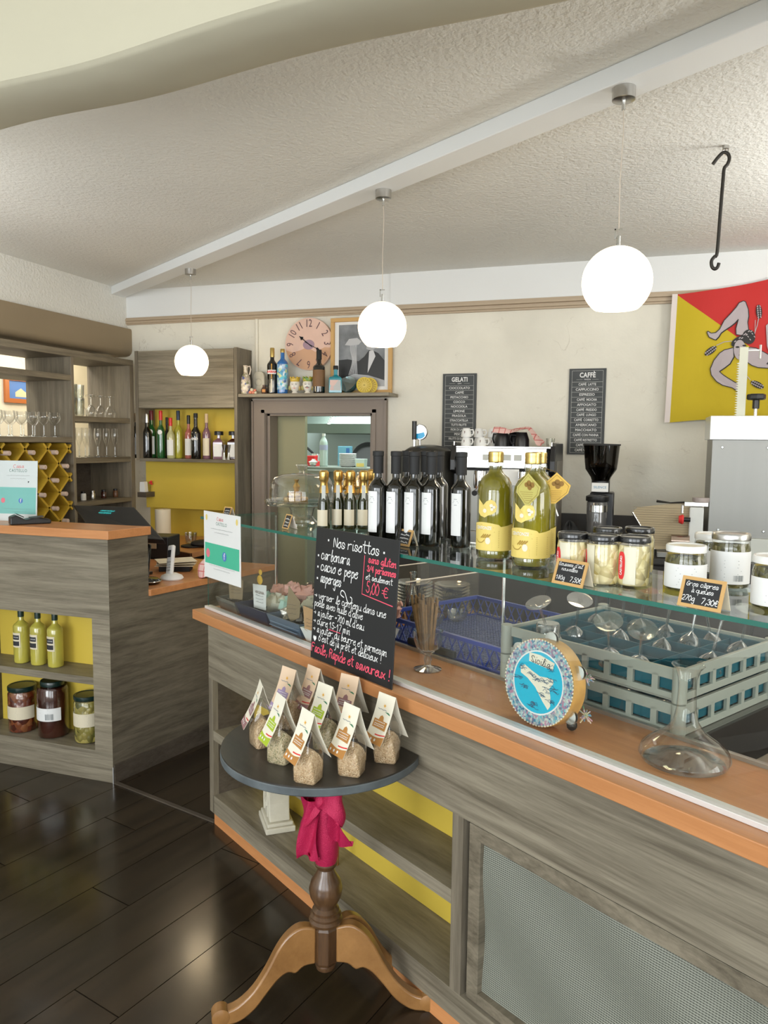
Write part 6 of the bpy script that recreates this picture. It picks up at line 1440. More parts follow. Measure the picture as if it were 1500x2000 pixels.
# ---- risotto bags ------------------------------------------------------------------
POUCH = glass('cellophane', (.98, .97, .95), .07, .8, 2.2)
BANDS = {'brown': (.48, .22, .055), 'green': (.40, .52, .03), 'purple': (.40, .30, .48), 'plum': (.33, .17, .17)}
BM = {k: mat(k+'_card_band', v, .6) for k, v in BANDS.items()}
CARD = mat('cream_risotto_card', (.83, .78, .64), .6); FLESHP = mat('peach_card', (.80, .60, .42), .6)
def bag(label, px, py, kind, rz=0.0, peach=False, dv=.03):
    p = onz(px, py, ZTB); d = CV*dv; t = thing('risotto_bag', label, 'bag', (p.x+d.x, p.y+d.y, ZTB+.0005), CA+rz, 'risotto bags with folded header cards on the round table')
    w_, dd = .038, .034; BR = R(38 if rz > -.3 else 20)
    def body(k, zt, mt, nm2):
        q = M(); rings = [(.90, .90, 0), (1.0, 1.0, .004), (1.03, 1.04, .030), (1.0, .98, zt*.60), (.86, .66, zt*.82), (.70, .12, zt)]
        n = 28
        for rx, ry, z in rings:
            for i in range(n):
                a = 2*pi*i/n; c, s_ = cos(a), sin(a); sq = lambda x: (abs(x)**.28)*(1 if x > 0 else -1)
                xx, yy = w_*.80*k*rx*sq(c)*(1+.03*sin(5*a+z*90)), dd*.80*k*ry*sq(s_)*(1+.04*sin(4*a+z*70)); br = BR*max(0, 1-z/.11); q.v.append((xx*cos(br)-yy*sin(br), xx*sin(br)+yy*cos(br), z))
        for j in range(len(rings)-1):
            for i in range(n): q.f.append((j*n+i, j*n+(i+1) % n, (j+1)*n+(i+1) % n, (j+1)*n+i))
        q.f.append(tuple(range(n-1, -1, -1))); q.f.append(tuple((len(rings)-1)*n+i for i in range(n)))
        obj(nm2, q, mt, t)
    body(.97, .082, RICEG if kind == 'green' else RICE, 'rice'); body(1.03, .130, POUCH, 'pouch')
    # header card: folded at the top, front leaf slopes to the customer
    H_, zt, zb2 = .118, .178, .060
    def leaf(yb, wd, curl):
        def fn(a, b):
            z = zb2 + (zt-zb2)*b; y = yb*(1-b)**1.0 + curl*sin(b*pi); return (wd*(a-.5), y, z)
        return fn
    fr_ = leaf(-.052, .066, .006)
    obj('front_card', M().sheet(fr_, 4, 10, .0008), FLESHP if peach else CARD, t)
    obj('back_card', M().sheet(leaf(.046, .066, -.004), 4, 10, .0008), CARD, t)
    def on(a, b, e=.0007): p_ = fr_(a, b); return (p_[0], p_[1]-e, p_[2]-e*.4)
    def patch(name, pts, m_, e=.0009): q = M(); q.v = [on(a, b, e) for a, b in pts]; q.f = [tuple(range(len(pts)))]; return obj(name, q, m_, t, False)
    bmt = BM[kind]
    obj('lower_band', M().grid(lambda a, b: on(.0+a, .0+.17*b*(1-.25*sin(a*pi)), .0009), 8, 3), bmt, t, False)
    obj('flag_stripe', M().grid(lambda a, b: on(.45+.55*a, .195+.022*b - .03*sin((.45+.55*a)*pi), .0009), 6, 1), RED, t, False)
    obj('name_band', M().grid(lambda a, b: on(.14+.76*a, .30+.17*b - .02*a, .0009), 6, 2), bmt, t, False)
    patch('crest_print', [(.38, .46), (.42, .53), (.52, .565), (.62, .53), (.66, .45)], bmt)
    q = M()
    for k, z in enumerate((.42, .37, .335)):
        for i in range(7): 
            a0 = .22 + .085*i + .01*(k % 2); kk = len(q.v); q.v += [on(a0, z, .0014), on(a0+.055, z, .0014), on(a0+.055, z+.016, .0014), on(a0, z+.016, .0014)]; q.f.append((kk, kk+1, kk+2, kk+3))
    for i in range(3): kk = len(q.v); q.v += [on(.12+.22*i+.05*cos(2*pi*j/8), .075+.028*sin(2*pi*j/8), .0014) for j in range(8)]; q.f.append(tuple(range(kk, kk+8)))
    obj('fine_print', q, LABW, t, False, kind='stuff')
    q = M(); kk = 0
    for i in range(6):
        a = 2*pi*i/6; q.v += [on(.52+.03*cos(a), .76+.015*sin(a), .001), on(.52+.13*cos(a+.2), .76+.062*sin(a+.2), .001), on(.52+.03*cos(a+.9), .76+.015*sin(a+.9), .001)]; q.f.append((3*i, 3*i+1, 3*i+2))
    q.v += [on(.52+.045*cos(2*pi*j/10), .76+.022*sin(2*pi*j/10), .0012) for j in range(10)]; q.f.append(tuple(range(18, 28)))
    obj('sun_print', q, mat('sun_orange', (.80, .42, .04), .6) if 'sun_orange' not in bpy.data.materials else bpy.data.materials['sun_orange'], t, False)
    q = M(); q.v = [on(.18+.10*i, .685-.012*(i % 2), .001) for i in range(6)] + [on(.18+.10*i, .672-.012*(i % 2), .001) for i in range(6)]; q.f = [(i, i+1, 7+i, 6+i) for i in range(5)]; obj('name_print', q, INKG, t, False)
    patch('grass_print', [(.60, .645), (.92, .60), (.90, .625), (.80, .65)], INKGR, .0012)
    return t
bag('cream risotto bag with brown band, front of the table, nearest its rim', 582, 1530, 'brown', -.10)
bag('risotto bag with lime green band, left front of the table', 530, 1492, 'green', -.18)
bag('risotto bag with plum band at the far left of the table', 492, 1460, 'plum', -.40)
bag('risotto bag with brown band just right of the front one', 668, 1516, 'brown', .0)
bag('risotto bag with brown band standing alone at the right of the table', 738, 1490, 'brown', .05)
bag('risotto bag with lilac band and peach card, back left of the table', 548, 1424, 'purple', .1, True)
bag('risotto bag with plum band at the very back, highest in view', 607, 1418, 'plum', .0, True, .012)
bag('risotto bag with lime green band in the middle of the table', 618, 1464, 'green', .05)
bag('risotto bag with plain peach card at the back right of the group', 672, 1440, 'plum', .25, True, .02)
# ---- things in the counter niche ------------------------------------------------------
u, v = onzl(523, 1612, .122)
t = thing('stone_pedestal', 'pale carved stone scroll pedestal in the lower counter niche', 'ornament', CW(.355, .085, .1225), CA-.35)
obj('base', M().box(-.080, .080, -.055, .055, 0, .022).box(-.072, .072, -.048, .048, .022, .036), STONE, t, False, bev=.004)
q = M(); n = 14
def pf(k): return .060 - .012*k + .006*sin(k*6)
pl = [(-.060, .036), (.060, .036), (.052, .06), (.048, .10), (.050, .14), (.056, .165), (-.056, .165), (-.050, .14), (-.048, .10), (-.052, .06)]
obj('body', M().prism(pl, -.038, .038, 'y'), STONE, t, False, bev=.004)
obj('scroll_relief', M().tube([( (.030-.0024*i)*cos(i*.75)*.8, -.040, .085+(.030-.0024*i)*sin(i*.75)) for i in range(12)], .004, 6).tube([(-.035, -.040, .05), (-.042, -.040, .10), (-.03, -.040, .145), (.0, -.040, .155), (.03, -.040, .145), (.042, -.040, .10), (.035, -.040, .05)], .004, 6), STONE, t)
t = thing('gift_box', 'small red and white box on the upper niche shelf behind the ribbon', 'box', CW(.60, .09, .3925), CA+.5)
obj('box', M().box(-.03, .03, -.02, .02, 0, .13), RED, t, False, bev=.002); obj('side_print', M().box(.0302, .0312, -.018, .018, .005, .125), LABW, t, False)
t = thing('walking_stick', 'thin amber wooden rod standing in the lower niche behind the table column', 'stick', CW(.72, .10, .1225), CA)
obj('rod', M().tube([(0, 0, 0), (.004, 0, .10), (.0, 0, .215)], .008, 8), LEGW, t)

# ================================================================== PENDANT LAMPS, HOOK
lampn = ('nearest and largest-looking opal globe pendant, right', 'middle opal globe pendant in front of the framed photograph', 'farthest opal globe pendant, left, by the wall cabinet')
for (cx2, cy2, cp_, gp, lab) in ((1219, 172, None, (1207, 550), lampn[0]), (749, 372, None, (748, 638), lampn[1]), (372, 526, None, (376, 707), lampn[2])):
    p = onz(cx2, cy2, 2.603); t = thing('pendant_lamp', lab, 'pendant lamp', (p.x, p.y, 2.603), 0, 'opal globe pendants on the white beam')
    obj('canopy', M().lathe([(.030, -.036), (.034, -.034), (.034, 0)], 28), NICKEL, t); obj('stem', M().cyl((0, 0, -.036), (0, 0, -.062), .0055, 12), STEELB, t)
    ux, vx = ray(*gp).xy, 0; d = ray(*gp); # height of the globe centre on the lamp's own plumb line
    k_ = (p.xy.length)/d.xy.length; zg = CAMH + d.z*k_; zc2 = zg - 2.603; r_ = .104
    obj('cord', M().tube([(0, 0, -.06), (.003, 0, -.12), (-.002, .001, (zc2+r_)*.6), (0, 0, zc2+r_+.05)], .0014, 6), CORD, t)
    obj('suspension_clip', M().box(-.012, -.008, -.002, .002, zc2+r_+.022, zc2+r_+.052).box(-.012, .010, -.002, .002, zc2+r_+.048, zc2+r_+.052), STEELB, t, False)
    obj('lamp_holder', M().lathe([(.006, zc2+r_-.012), (.006, zc2+r_+.030), (.003, zc2+r_+.032)], 14).lathe([(.022, zc2+r_-.014), (.024, zc2+r_-.006), (.008, zc2+r_+.002)], 18), STEELB, t)
    prof = [(max(.010, r_*sin(a)), zc2 + r_*cos(a)) for a in [R(5 + 136*i/20) for i in range(21)]]
    prof += [(r_*.96*sin(R(141)), zc2 + r_*.96*cos(R(141)))]
    g = M().lathe(prof, 40, caps=False); obj('opal_globe', g, GLOBE, t)
    # the lamp's own light
    l = bpy.data.lights.new('bulb', 'POINT'); l.energy = 4.5; l.color = (1, .80, .52); l.shadow_soft_size = .10
    lo = bpy.data.objects.new('bulb', l); COL.objects.link(lo); lo.location = (p.x, p.y, zg - .16)
t = thing('iron_hook', 'long dark iron S-hook hanging from a screw eye in the ceiling', 'hook', (.263, 3.18, ZC))
obj('screw_eye', M().cyl((0, 0, 0), (0, 0, -.012), .012, 12).tube([(.010*cos(a), 0, -.022+.010*sin(a)) for a in [2*pi*i/14 for i in range(14)]], .003, 6, True), NICKEL, t)
hk = [(-.042, 0, -.062), (-.026, 0, -.040), (-.008, 0, -.024), (.008, 0, -.030), (.014, 0, -.048), (.008, 0, -.068), (-.002, 0, -.082), (-.004, 0, -.12), (-.008, 0, -.25), (-.012, 0, -.385), (-.020, 0, -.400), (-.030, 0, -.415), (-.028, 0, -.436), (-.018, 0, -.446), (-.008, 0, -.440), (-.004, 0, -.425)]
def sm3(p, k=4):
    out = []
    for i in range(len(p)-1):
        a, b, c, d = p[max(i-1,0)], p[i], p[i+1], p[min(i+2, len(p)-1)]
        for j in range(k): t_ = j/k; out.append(tuple(.5*((2*b[q]) + (-a[q]+c[q])*t_ + (2*a[q]-5*b[q]+4*c[q]-d[q])*t_*t_ + (-a[q]+3*b[q]-3*c[q]+d[q])*t_**3) for q in range(3)))
    return out + [p[-1]]
obj('hook', M().tube(sm3(hk), .0065, 10), IRON, t)

# ================================================================== BACK COUNTER AND MACHINES
BROWNBLK = mat('brown_black_front', (.020, .014, .010), .5)
bc = thing('back_counter', 'dark counter along the cream wall behind the service counter', 'counter', (0, 0, 0))
obj('worktop', M().box(-1.50, 3.2, 4.22, 4.878, .92, .95), mat('dark_worktop', (.03, .027, .024), .35), bc, False, bev=.002)
obj('upstand', M().box(-1.50, 3.2, 4.858, 4.878, .95, 1.115), mat('dark_upstand', (.045, .04, .035), .5), bc, False)
for k in range(9): obj('cupboard_door', M().box(-1.48+.52*k, -.98+.52*k, 4.265, 4.285, .10, .905), BROWNBLK, bc, False, bev=.002)
obj('carcass', M().box(-1.50, 3.2, 4.285, 4.878, 0, .92), BROWNBLK, bc, False)
# espresso machine
em = thing('espresso_machine', 'black and steel two-group espresso machine against the cream wall', 'coffee machine', (-.74, 4.36, .9505))
obj('top_panel', M().box(-.27, .25, -.03, .0, .455, .572), STEELB, em, False, bev=.004)
obj('cup_deck', M().box(-.29, .28, -.02, .40, .572, .580), NICKEL, em, False)
obj('body', M().box(-.27, .27, .0, .40, .20, .572), MATTBLK, em, False, bev=.02)
obj('side_cheek', M().prism([(-.05, .44), (-.05, .50), (-.02, .585), (.03, .60), (.40, .60), (.42, .50), (.40, .05), (.30, .0), (-.02, .0), (.0, .06), (.05, .10), (.05, .42)], .27, .30, 'x'), BLACK, em, False, bev=.004)
obj('side_panel', M().box(.3005, .304, .04, .38, .06, .50), mat('taupe_side_panel', (.22, .20, .17), .5), em, False)
obj('side_cheek', M().prism([(-.05, .44), (-.05, .50), (-.02, .585), (.03, .60), (.40, .60), (.42, .50), (.40, .05), (.30, .0), (-.02, .0), (.0, .06), (.05, .10), (.05, .42)], -.30, -.27, 'x'), BLACK, em, False, bev=.004)
obj('base', M().box(-.27, .27, -.04, .40, .0, .09), STEEL, em, False, bev=.004)
obj('splash_back', M().box(-.26, .26, -.005, .0, .09, .44), STEEL, em, False)
obj('badge_plate', M().box(-.06, .10, -.035, -.03, .36, .452), LABW, em, False)
for x in (-.235, .215): obj('steam_knob', M().lathe([(.030, -.03), (.034, -.02), (.030, .0), (.012, .02)], 18).xf(Matrix.Translation((x, -.045, .515)) @ Matrix.Rotation(R(90), 4, 'X')), BLACK, em)
for x in (-.09, .03, .09): obj('button_plate', M().box(x-.022, x+.022, -.034, -.03, .50, .535), LABG, em, False, bev=.001)
obj('switch', M().box(-.04, -.02, -.036, -.03, .485, .545), BLACK, em, False)
for x in (-.12, .13):
    g_ = obj('group_head', M().lathe([(.035, .34), (.038, .36), (.036, .44)], 20, x, -.05), CHROME, em)
    obj('portafilter_handle', M().tube([(x, -.08, .335), (x, -.20, .32)], [.012, .016], 10), BLACK, g_)
obj('steam_wand', M().tube([(.235, -.04, .44), (.25, -.06, .38), (.29, -.08, .30), (.33, -.09, .20)], .006, 8), CHROME, em)
obj('steam_wand', M().tube([(-.235, -.04, .44), (-.24, -.07, .36), (-.25, -.08, .22)], .006, 8), CHROME, em)
obj('deck_rail', M().tube([(-.285, -.015, .58), (-.285, -.015, .605)], .004, 6).tube([(.275, -.015, .58), (.275, -.015, .605)], .004, 6).tube([(.275, -.015, .604), (.275, .39, .604)], .003, 6).tube([(-.285, -.015, .604), (-.285, .39, .604)], .003, 6), CHROME, em)
# cups on the deck
ZD = .9505 + .5805
def cup(label, x, y, z, ang, m_=LABW, r=.031, h=.052):
    t = thing('espresso_cup', label, 'cup', (x, y, z), ang, 'white espresso cups on the machine' if m_ is LABW else 'black mugs on the machine')
    obj('body', M().lathe([(r*.98, 0), (r*.95, h*.5), (r*.66, h*.97), (r*.62, h)], 20), m_, t)
    hd = obj('handle', M().tube([(r*.8, 0, h*.8), (r*1.5, 0, h*.82), (r*1.65, 0, h*.5), (r*1.4, 0, h*.22), (r*.92, 0, h*.25)], .0045, 7), m_, t)
    if m_ is LABW: obj('brown_print', M().arc(r*.93, h*.25, h*.68, FA-.12, FA+.02, 2), mat('cup_print', (.12, .03, .02), .5) if 'cup_print' not in bpy.data.materials else bpy.data.materials['cup_print'], t)
    return t
cup('upturned white espresso cup, lower one of the stack at the left', -.965, 4.40, ZD, -.5)
cup('upturned white espresso cup, top of the left stack', -.965, 4.40, ZD+.0525, -.4)
cup('upturned white espresso cup standing in front of the stacks', -.872, 4.385, ZD, -.3)
cup('upturned white espresso cup, lower one behind in the middle', -.905, 4.47, ZD, .2)
cup('upturned white espresso cup, top of the middle stack behind', -.905, 4.47, ZD+.0525, -.3)
cup('upturned white espresso cup, lower one of the right rear stack', -.825, 4.49, ZD, -.3)
cup('upturned white espresso cup, top of the right rear stack', -.825, 4.49, ZD+.0525, -.3)
cup('black mug under the pink checked cloth, left one', -.755, 4.41, ZD, 2.6, BLACK, .044, .088)
cup('black mug under the pink checked cloth, right one with white mark', -.640, 4.40, ZD, 2.9, BLACK, .044, .082)
cup('black mug at the back under the cloth', -.70, 4.50, ZD, 2.6, BLACK, .042, .085)
def cl(u, v):
    x = -.80 + .27*u; y = 4.34 + .22*v; r_ = .012*sin(u*9+v*3) + .010*sin(v*8+u*4)
    z = ZD + .103 + r_*.6 - max(0, u-.72)**1.3*.42*(1.3-.5*v) - max(0, .22-v)*.10*(1+.8*sin(u*7))
    return (x, y, max(z, ZD+.006))
t = thing('checked_cloth', 'pink and white checked cloth draped over black mugs on the espresso machine', 'cloth', (0, 0, 0)); obj('cloth', M().grid(cl, 26, 16), TOWEL, t)
t = thing('small_glass', 'small clear glass at the right end of the cup deck', 'glass', (-.50, 4.60, ZD)); obj('body', M().lathe([(.022, 0), (.026, .05), (.024, .05), (.020, .004)], 18), GWT, t)
# grinder
t = thing('coffee_grinder', 'black coffee grinder with smoked hopper and steel doser', 'grinder', (-.197, 4.42, .9505))
obj('base', M().box(-.085, .085, -.10, .12, 0, .06), BLACK, t, False, bev=.01)
obj('column', M().box(-.055, .075, -.01, .11, .06, .33), BLACK, t, False, bev=.01)
obj('doser', M().lathe([(.052, .10), (.056, .12), (.056, .275), (.050, .285)], 26, -.012, -.045), mat('smoky_doser', (.10, .10, .10), .08, coat=1), t)
obj('doser_lid', M().lathe([(.060, .283), (.062, .288), (.062, .310), (.045, .318)], 26, -.012, -.045), BLACK, t)
obj('steel_band', M().arc(.0568, .225, .262, FA-1.0, FA+1.1, 14, -.012, -.045), STEELB, t)
obj('portafilter_fork', M().box(-.03, .02, -.13, -.09, .06, .075), CHROME, t, False)
obj('neck', M().lathe([(.05, .33), (.05, .40)], 20, .0, .02), BLACK, t)
obj('badge', M().box(-.045, .045, -.045, -.038, .335, .385), LABW, t, False, bev=.001)
obj('lettering', textm('SILENCE', .019, 0, .360, -.0457), mat('badge_blue_ink', (.05, .25, .42), .6), t, False)
obj('hopper', M().lathe([(.048, .395), (.055, .415), (.085, .46), (.090, .50), (.098, .595), (.100, .597)], 30, caps=False), glass('smoked_plastic', (.10, .085, .07), .06, .5, 3), t)
obj('hopper_lid', M().lathe([(.102, .592), (.102, .600), (.001, .603)], 30), MATTBLK, t)
obj('coffee_beans', M().lathe([(.044, .40), (.052, .415), (.078, .455), (.080, .468), (.001, .475)], 26), mat('coffee_beans', (.015, .008, .005), .5, bump=1, bscale=120), t, kind='stuff')
# beer tower
t = thing('beer_tower', 'dark rounded beer dispenser with black tap handle and lit round badge', 'beer tap', (-1.20, 4.42, .9505))
obj('drum', M().lathe([(.165, .0), (.165, .50), (.15, .545), (.11, .572), (.04, .585), (.001, .586)], 36), mat('dark_satin_metal', (.05, .048, .04), .3, .6), t)
obj('tap_stem', M().cyl((-.075, -.05, .575), (-.075, -.05, .625), .010, 12), CHROME, t); obj('tap_handle', M().cyl((-.075, -.05, .615), (-.075, -.05, .725), .0135, 14, .0145), BLACK, t)
obj('badge_stem', M().cyl((-.048, -.02, .575), (-.048, -.02, .62), .006, 10), NICKEL, t)
obj('badge_rim', M().lathe([(.046, -.008), (.048, .0), (.044, .010)], 28).xf(Matrix.Translation((-.048, -.02, .66)) @ Matrix.Rotation(R(90), 4, 'X')), NICKEL, t)
q = M(); q.v = [(-.048+.040*cos(2*pi*i/28), -.0315, .66+.040*sin(2*pi*i/28)) for i in range(28)]; q.f = [tuple(range(28))]; obj('badge_face', q, mat('lit_badge_white', (.8, .86, .9), .3, emit=(.75, .88, 1), es=.7), t, False)
q = M(); q.v = [(-.048+.040*cos(R(200+16*i)), -.0322, .66+.040*sin(R(200+16*i))) for i in range(9)] + [(-.02, -.0322, .66), (-.055, -.0322, .652)]; q.f = [tuple(range(11))]; obj('badge_print', q, mat('badge_blue', (.01, .30, .55), .3, emit=(.0, .3, .6), es=.3), t, False)
# tall steel machine with toothed rack at the right
t = thing('steel_press', 'tall brushed steel machine with toothed rack and black star knob at the right', 'machine', (.36, 4.30, .9505))
obj('housing', M().box(0, .315, 0, .30, .12, .63), STEEL, t, False, bev=.003)
obj('head', M().box(-.014, .325, -.016, .31, .628, .752), mat('bright_head_steel', (.72, .74, .72), .3, .5), t, False, bev=.003)
obj('base', M().box(-.012, .33, -.02, .32, .0, .122), mat('pale_enamel', (.55, .57, .53), .4), t, False, bev=.004)
for x in (.05, .265):
    for z in (.16, .59): obj('screw', M().lathe([(.008, 0), (.005, .004)], 10).xf(Matrix.Translation((x, 0, z)) @ Matrix.Rotation(R(90), 4, 'X')), STEELB, t)
q = M().box(.115, .155, .05, .062, .752, 1.105)
for k in range(22): q.prism([(.115, .755+.0125*k), (.103, .760+.0125*k), (.115, .765+.0125*k)], .05, .062, 'y')
obj('toothed_rack', q.xf(Matrix.Translation((0, 0, 0)) @ Matrix.Rotation(0, 4, 'Y')), mat('cream_rack', (.62, .62, .50), .4), t, False)
obj('rack_stop', M().box(.155, .215, .052, .060, 1.085, 1.092).cyl((.212, .056, 1.115), (.212, .056, 1.045), .006, 8), NICKEL, t)
obj('star_knob', M().lathe([(.040, .835), (.046, .842), (.046, .860), (.040, .866)], 8, .205, .06).lathe([(.017, .79), (.017, .836)], 12, .205, .06), BLACK, t, False, bev=.003)
obj('knob_screw', M().cyl((.205, .06, .75), (.205, .06, .79), .009, 10), CHROME, t)
# meat slicer
t = thing('meat_slicer', 'slicer with ribbed beige carriage plate, red knob and steel frame beside the tall machine', 'slicer', (.17, 4.30, .9505))
pl = [(-.19, .235), (-.165, .262), (.08, .30), (.10, .29), (.10, .05), (-.07, .04)]
obj('carriage_plate', M().prism(pl, -.004, .004, 'y'), mat('ribbed_beige_plate', (.40, .32, .19), .5), t, False)
q = M()
for k in range(17): z = .062 + .0125*k; x0 = -.075 - .11*min(1, (z-.05)/.18); q.box(x0, .095, -.0062, -.0038, z, z+.0035)
obj('rib', q, mat('rib_beige', (.30, .24, .14), .5), t, False, kind='stuff')
obj('plate_edge', M().tube([(-.19, -.002, .235), (-.07, -.002, .04)], .005, 6), STEELB, t)
obj('frame', M().box(.095, .165, -.03, .06, .0, .275), mat('white_enamel_frame', (.66, .68, .66), .4), t, False, bev=.006)
obj('rail', M().box(.07, .185, -.02, .02, .28, .30).cyl((.06, 0, .285), (.06, 0, .24), .008, 8), NICKEL, t); obj('lever', M().tube([(-.07, -.01, .300), (.0, -.01, .293), (.07, -.01, .298)], [.008, .004, .006], 6), IRON, t)
obj('scale_dial', M().lathe([(.04, .30), (.042, .31), (.042, .325), (.001, .326)], 20, .15, .0), mat('mauve_dial', (.42, .36, .34), .4), t)
obj('red_knob', M().lathe([(.022, -.012), (.026, -.005), (.018, .012)], 16).xf(Matrix.Translation((.055, -.045, .21)) @ Matrix.Rotation(R(-90), 4, 'Y')), RED, t); obj('knob_stem', M().cyl((.06, -.045, .21), (.10, -.045, .21), .012, 10), BLACK, t)
obj('motor_drum', M().lathe([(.032, -.045), (.032, .045)], 22).xf(Matrix.Translation((.055, -.04, .095)) @ Matrix.Rotation(R(90), 4, 'Y')), mat('copper_drum', (.42, .33, .27), .25, .9), t)
obj('base', M().box(-.06, .165, -.05, .22, 0, .035), STEEL, t, False, bev=.006)
# small dark clutter on the counter edge between grinder and slicer
t = thing('chrome_jug', 'small milk jug with bluish cloth between grinder and slicer', 'jug', (-.02, 4.46, .9505)); obj('body', M().lathe([(.04, 0), (.045, .01), (.04, .07), (.032, .10), (.037, .12), (.034, .12), (.03, .10)], 22), CHROME, t); obj('handle', M().tube([(.036, 0, .11), (.066, 0, .10), (.064, 0, .04), (.042, 0, .03)], .005, 7), CHROME, t)
bundle('blue_cloth', 'small dark blue crumpled cloth beside the milk jug', (.0, 4.36, .9505), .045, .035, .13, 9, BLUEP)
bundle('black_cloth', 'crumpled black cloth left of the coffee grinder', (-.36, 4.44, .9505), .06, .05, .14, 11, MATTBLK)

# ================================================================== KITCHEN THROUGH THE DOORWAY
KT = 1.345
kc = thing('kitchen_counter', 'grey kitchen pass shelf seen through the doorway', 'counter', (0, 0, 0))
obj('top', M().box(-2.85, -1.45, 5.55, 6.10, KT-.035, KT), mat('grey_kitchen_top', (.20, .23, .20), .4), kc, False, bev=.002)
obj('leg_panel', M().box(-2.50, -2.22, 5.62, 5.66, 0, KT-.035), mat('grey_green_panel', (.24, .27, .22), .5), kc, False)
obj('leg_panel', M().box(-1.50, -1.46, 5.60, 6.08, 0, KT-.035), FRAMEP, kc, False)
obj('under_shelf', M().box(-2.50, -1.50, 5.66, 6.08, .80, .83), STEEL, kc, False)
def kp(x, Y=5.75): return onY(x, 905, Y).x
t = thing('water_bottle', 'clear ribbed plastic water bottle on the kitchen shelf', 'bottle', (kp(635), 5.72, KT))
h_ = .265; pr_ = [(.030, 0), (.034, .006)]
for k in range(14): z = .012 + .0125*k; pr_ += [(.0345, z), (.0325, z+.006)]
pr_ += [(.034, .19), (.026, .215), (.012, .24), (.012, .25)]
obj('body', M().lathe(pr_, 24), mat('pale_aqua_plastic', (.50, .62, .58), .12, coat=.8), t); obj('cap', M().lathe([(.014, .248), (.014, .268)], 16), LABW, t); obj('paper_label', M().arc(.0352, .135, .175, FA-1.2, FA+1.2, 10), mat('lilac_label', (.42, .45, .62), .5), t)
t0 = thing('white_plate', 'bottom white plate of the stack on the kitchen shelf', 'plate', (kp(679), 5.75, KT), 0, 'stack of white plates in the kitchen')
obj('dish', M().lathe([(.045, 0), (.05, .002), (.072, .012), (.070, .014), (.045, .005), (.001, .005)], 28), LABW, t0)
for k in range(1, 11): dup(t0, (kp(679), 5.75, KT+.0095*k), label='white plate in the kitchen stack, %s from the bottom' % ['', 'second', 'third', 'fourth', 'fifth', 'sixth', 'seventh', 'eighth', 'ninth', 'tenth', 'topmost'][k])
t = thing('blue_box', 'pale blue printed carton behind the plate stack', 'box', (kp(674, 5.98), 5.98, KT)); obj('carton', M().box(-.055, .055, -.03, .03, 0, .165), mat('pale_blue_carton', (.16, .42, .56), .5), t, False, bev=.002); obj('print', M().box(.02, .05, -.0312, -.0305, .11, .15), BLUEP, t, False)
t = thing('plastic_tub', 'clear tub with yellow contents at the right of the kitchen shelf', 'tub', (kp(708), 5.72, KT)); obj('tub', M().prism([(-.036, 0), (.036, 0), (.042, .068), (-.042, .068)], -.035, .035, 'y'), mat('cloudy_plastic', (.55, .66, .60), .3), t, False, bev=.003); obj('contents', M().box(-.028, .036, -.0356, -.030, .006, .034), LABY, t, False)
t = thing('dark_tub', 'dark blue tub next to the clear one on the kitchen shelf', 'tub', (kp(694, 5.85), 5.85, KT)); obj('tub', M().prism([(-.030, 0), (.030, 0), (.034, .068), (-.034, .068)], -.04, .04, 'y'), mat('dark_blue_tub', (.03, .06, .08), .4), t, False, bev=.003)
t = thing('frying_pan', 'dark pan leaning at the back right of the kitchen shelf', 'pan', (kp(714, 6.0), 6.02, KT)); obj('pan', M().lathe([(.001, 0), (.10, 0), (.12, .03), (.117, .03), (.098, .004), (.001, .004)], 28).xf(Matrix.Translation((0, 0, .085)) @ Matrix.Rotation(R(60), 4, 'X')), MATTBLK, t)
t = thing('red_tub', 'red plastic tub at the left of the kitchen shelf', 'tub', (kp(604), 5.80, KT+.04)); obj('tub', M().prism([(-.035, 0), (.035, 0), (.042, .045), (-.042, .045)], -.035, .035, 'y').box(-.08, .06, -.05, .05, -.039, -.001), RED, t, False, bev=.003)
t.location.z = KT+.0395
t = thing('saucepan', 'steel saucepan with black handle in the kitchen', 'pan', (kp(620, 5.98), 5.98, KT)); obj('pot', M().lathe([(.045, 0), (.05, .004), (.05, .10), (.047, .10), (.047, .008)], 24), CHROME, t); obj('handle', M().tube([(-.04, 0, .10), (-.09, -.02, .15)], .010, 8), BLACK, t)
t = thing('crumpled_napkin', 'crumpled pale napkin in front of the red tub', 'napkin', (kp(612, 5.68), 5.68, KT)); obj('napkin', lump(M(), (0, 0, .032), .030, 3), LABW, t)
t = thing('drawer_cabinet', 'narrow grey cabinet standing at the left end of the kitchen counter', 'cabinet', (kp(612, 5.50), 5.505, 0)); obj('body', M().box(-.07, .09, -.03, .04, 0, 1.325), mat('grey_drawer', (.30, .31, .28), .4), t, False, bev=.003)
# extractor hood
t = thing('extractor_hood', 'stainless kitchen extractor hood hanging under the ceiling', 'extractor hood', (-2.2, 6.5, 0))
obj('canopy', M().prism([(-.45, 1.62), (-.45, 1.70), (-.25, 1.86), (.45, 1.86), (.45, 1.62), (.44, 1.62), (.44, 1.66), (-.43, 1.66), (-.44, 1.62)], -.75, .95, 'x'), mat('greenish_steel', (.16, .20, .18), .35, .8), t, False)
for k in range(4): obj('filter', M().box(-.72+.42*k, -.34+.42*k, -.40, .35, 1.64, 1.655).xf(Matrix.Translation((0, 0, 0))), mat('filter_steel', (.12, .14, .13), .4, .8) if 'filter_steel' not in bpy.data.materials else bpy.data.materials['filter_steel'], t, False, bev=.003)
for k in range(3): obj('seam', M().rbox(-.33+.42*k, -.352, 1.782, .03, .262, .008, rx=R(38.7)), STEELB, t, False)
obj('chimney', M().box(-.3, .3, .1, .44, 1.86, 2.655), STEEL, t, False)

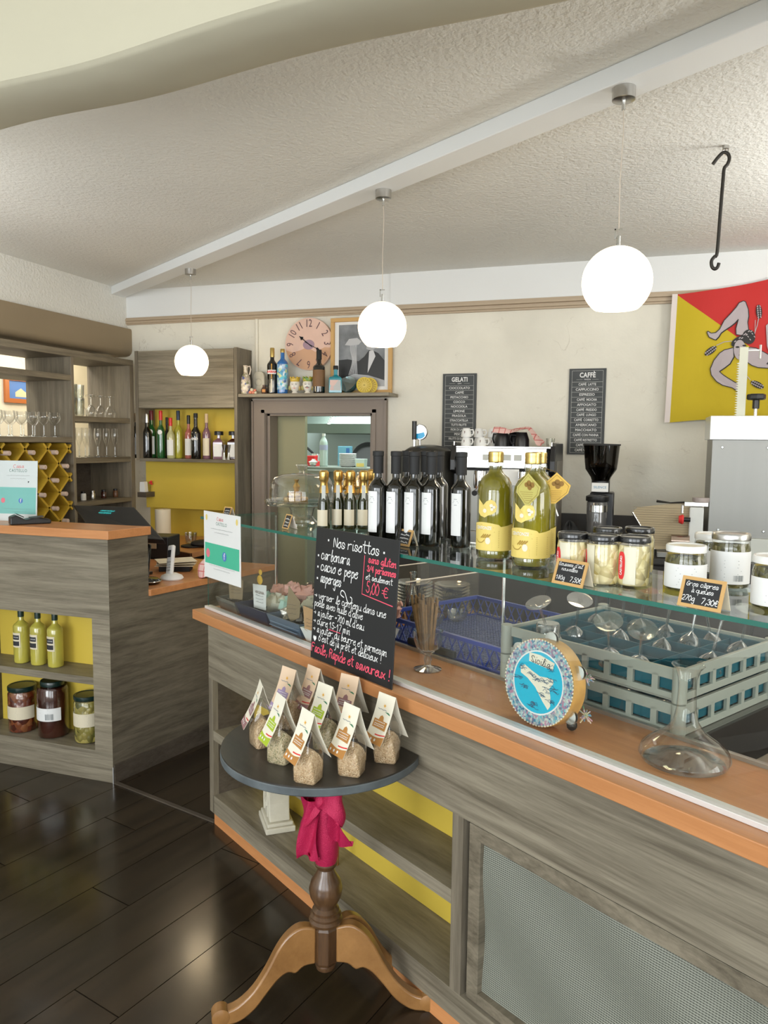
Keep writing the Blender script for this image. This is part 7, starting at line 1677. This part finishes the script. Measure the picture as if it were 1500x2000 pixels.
# ================================================================== PRINTS AND SMALL PIECES BECOME SUB-PARTS OF WHAT CARRIES THEM
UNDER = {'lettering': ['red_oval_label', 'label_band', 'wrap_label', 'black_label', 'banner_print', 'board', 'sheet', 'card', 'badge_plate', 'paper_label'],
 'label_print': ['paper_label', 'wrap_label'], 'numerals': ['dial'], 'dune_print': ['dial'], 'centre_print': ['dial'], 'white_handwriting': ['board'], 'pink_handwriting': ['board'],
 'handwriting': ['slate', 'card'], 'small_print': ['sheet'], 'badge': ['sheet'], 'band': ['sheet'], 'script_lettering': ['sheet'], 'lemon_print': ['sheet'], 'ruled_lines': ['board'],
 'name_band': ['front_card'], 'lower_band': ['front_card'], 'flag_stripe': ['front_card'], 'crest_print': ['front_card'], 'fine_print': ['front_card'], 'sun_print': ['front_card'], 'name_print': ['front_card'], 'grass_print': ['front_card'],
 'fruit_print': ['fruit_label'], 'garlic_print': ['wrap_label'], 'tag_print': ['hang_tag'], 'tag_string': ['hang_tag'], 'badge_face': ['badge_rim'], 'badge_print': ['badge_rim'], 'building_print': ['print'],
 'sea_print': ['skin'], 'white_ring': ['skin'], 'island_print': ['skin'], 'picture_print': ['skin'], 'bead_rim': ['skin'], 'screen': ['handset', 'body'], 'keypad': ['handset', 'body'], 'face_print': ['head'], 'lips': ['head'], 'crown': ['head'], 'side_hair': ['head'],
 'segments': ['disc'], 'steel_band': ['doser'], 'doser_lid': ['doser'], 'rib': ['pan', 'carriage_plate'], 'tap_handle': ['tap_stem'], 'knob_stem': ['red_knob'], 'screw': ['housing'], 'rack_stop': ['toothed_rack'], 'dome_knob': ['dome'], 'display_text': ['screen_back'], 'figure_print': ['card'],
 'photo_jacket': ['print'], 'photo_shirt': ['print'], 'photo_face': ['print'], 'photo_tablecloth': ['print'], 'photo_strands': ['print'], 'photo_hand': ['print']}
for o in list(bpy.data.objects):
    if o.type != 'MESH' or o.parent is None or o.parent.parent is not None or o.children: continue
    base = o.name.split('.')[0]
    if base in UNDER:
        sib = {c.name.split('.')[0]: c for c in o.parent.children if c is not o and c.type == 'MESH'}
        for cand in UNDER[base]:
            if cand in sib and sib[cand].parent == o.parent: o.parent = sib[cand]; break
    if base in ('white_handwriting', 'pink_handwriting', 'handwriting', 'numerals', 'small_print', 'label_print', 'emblem_curls', 'emblem_wheat', 'emblem_features', 'emblem_wheat_shadow', 'emblem_stalks', 'emblem_contour'): o['kind'] = 'stuff'
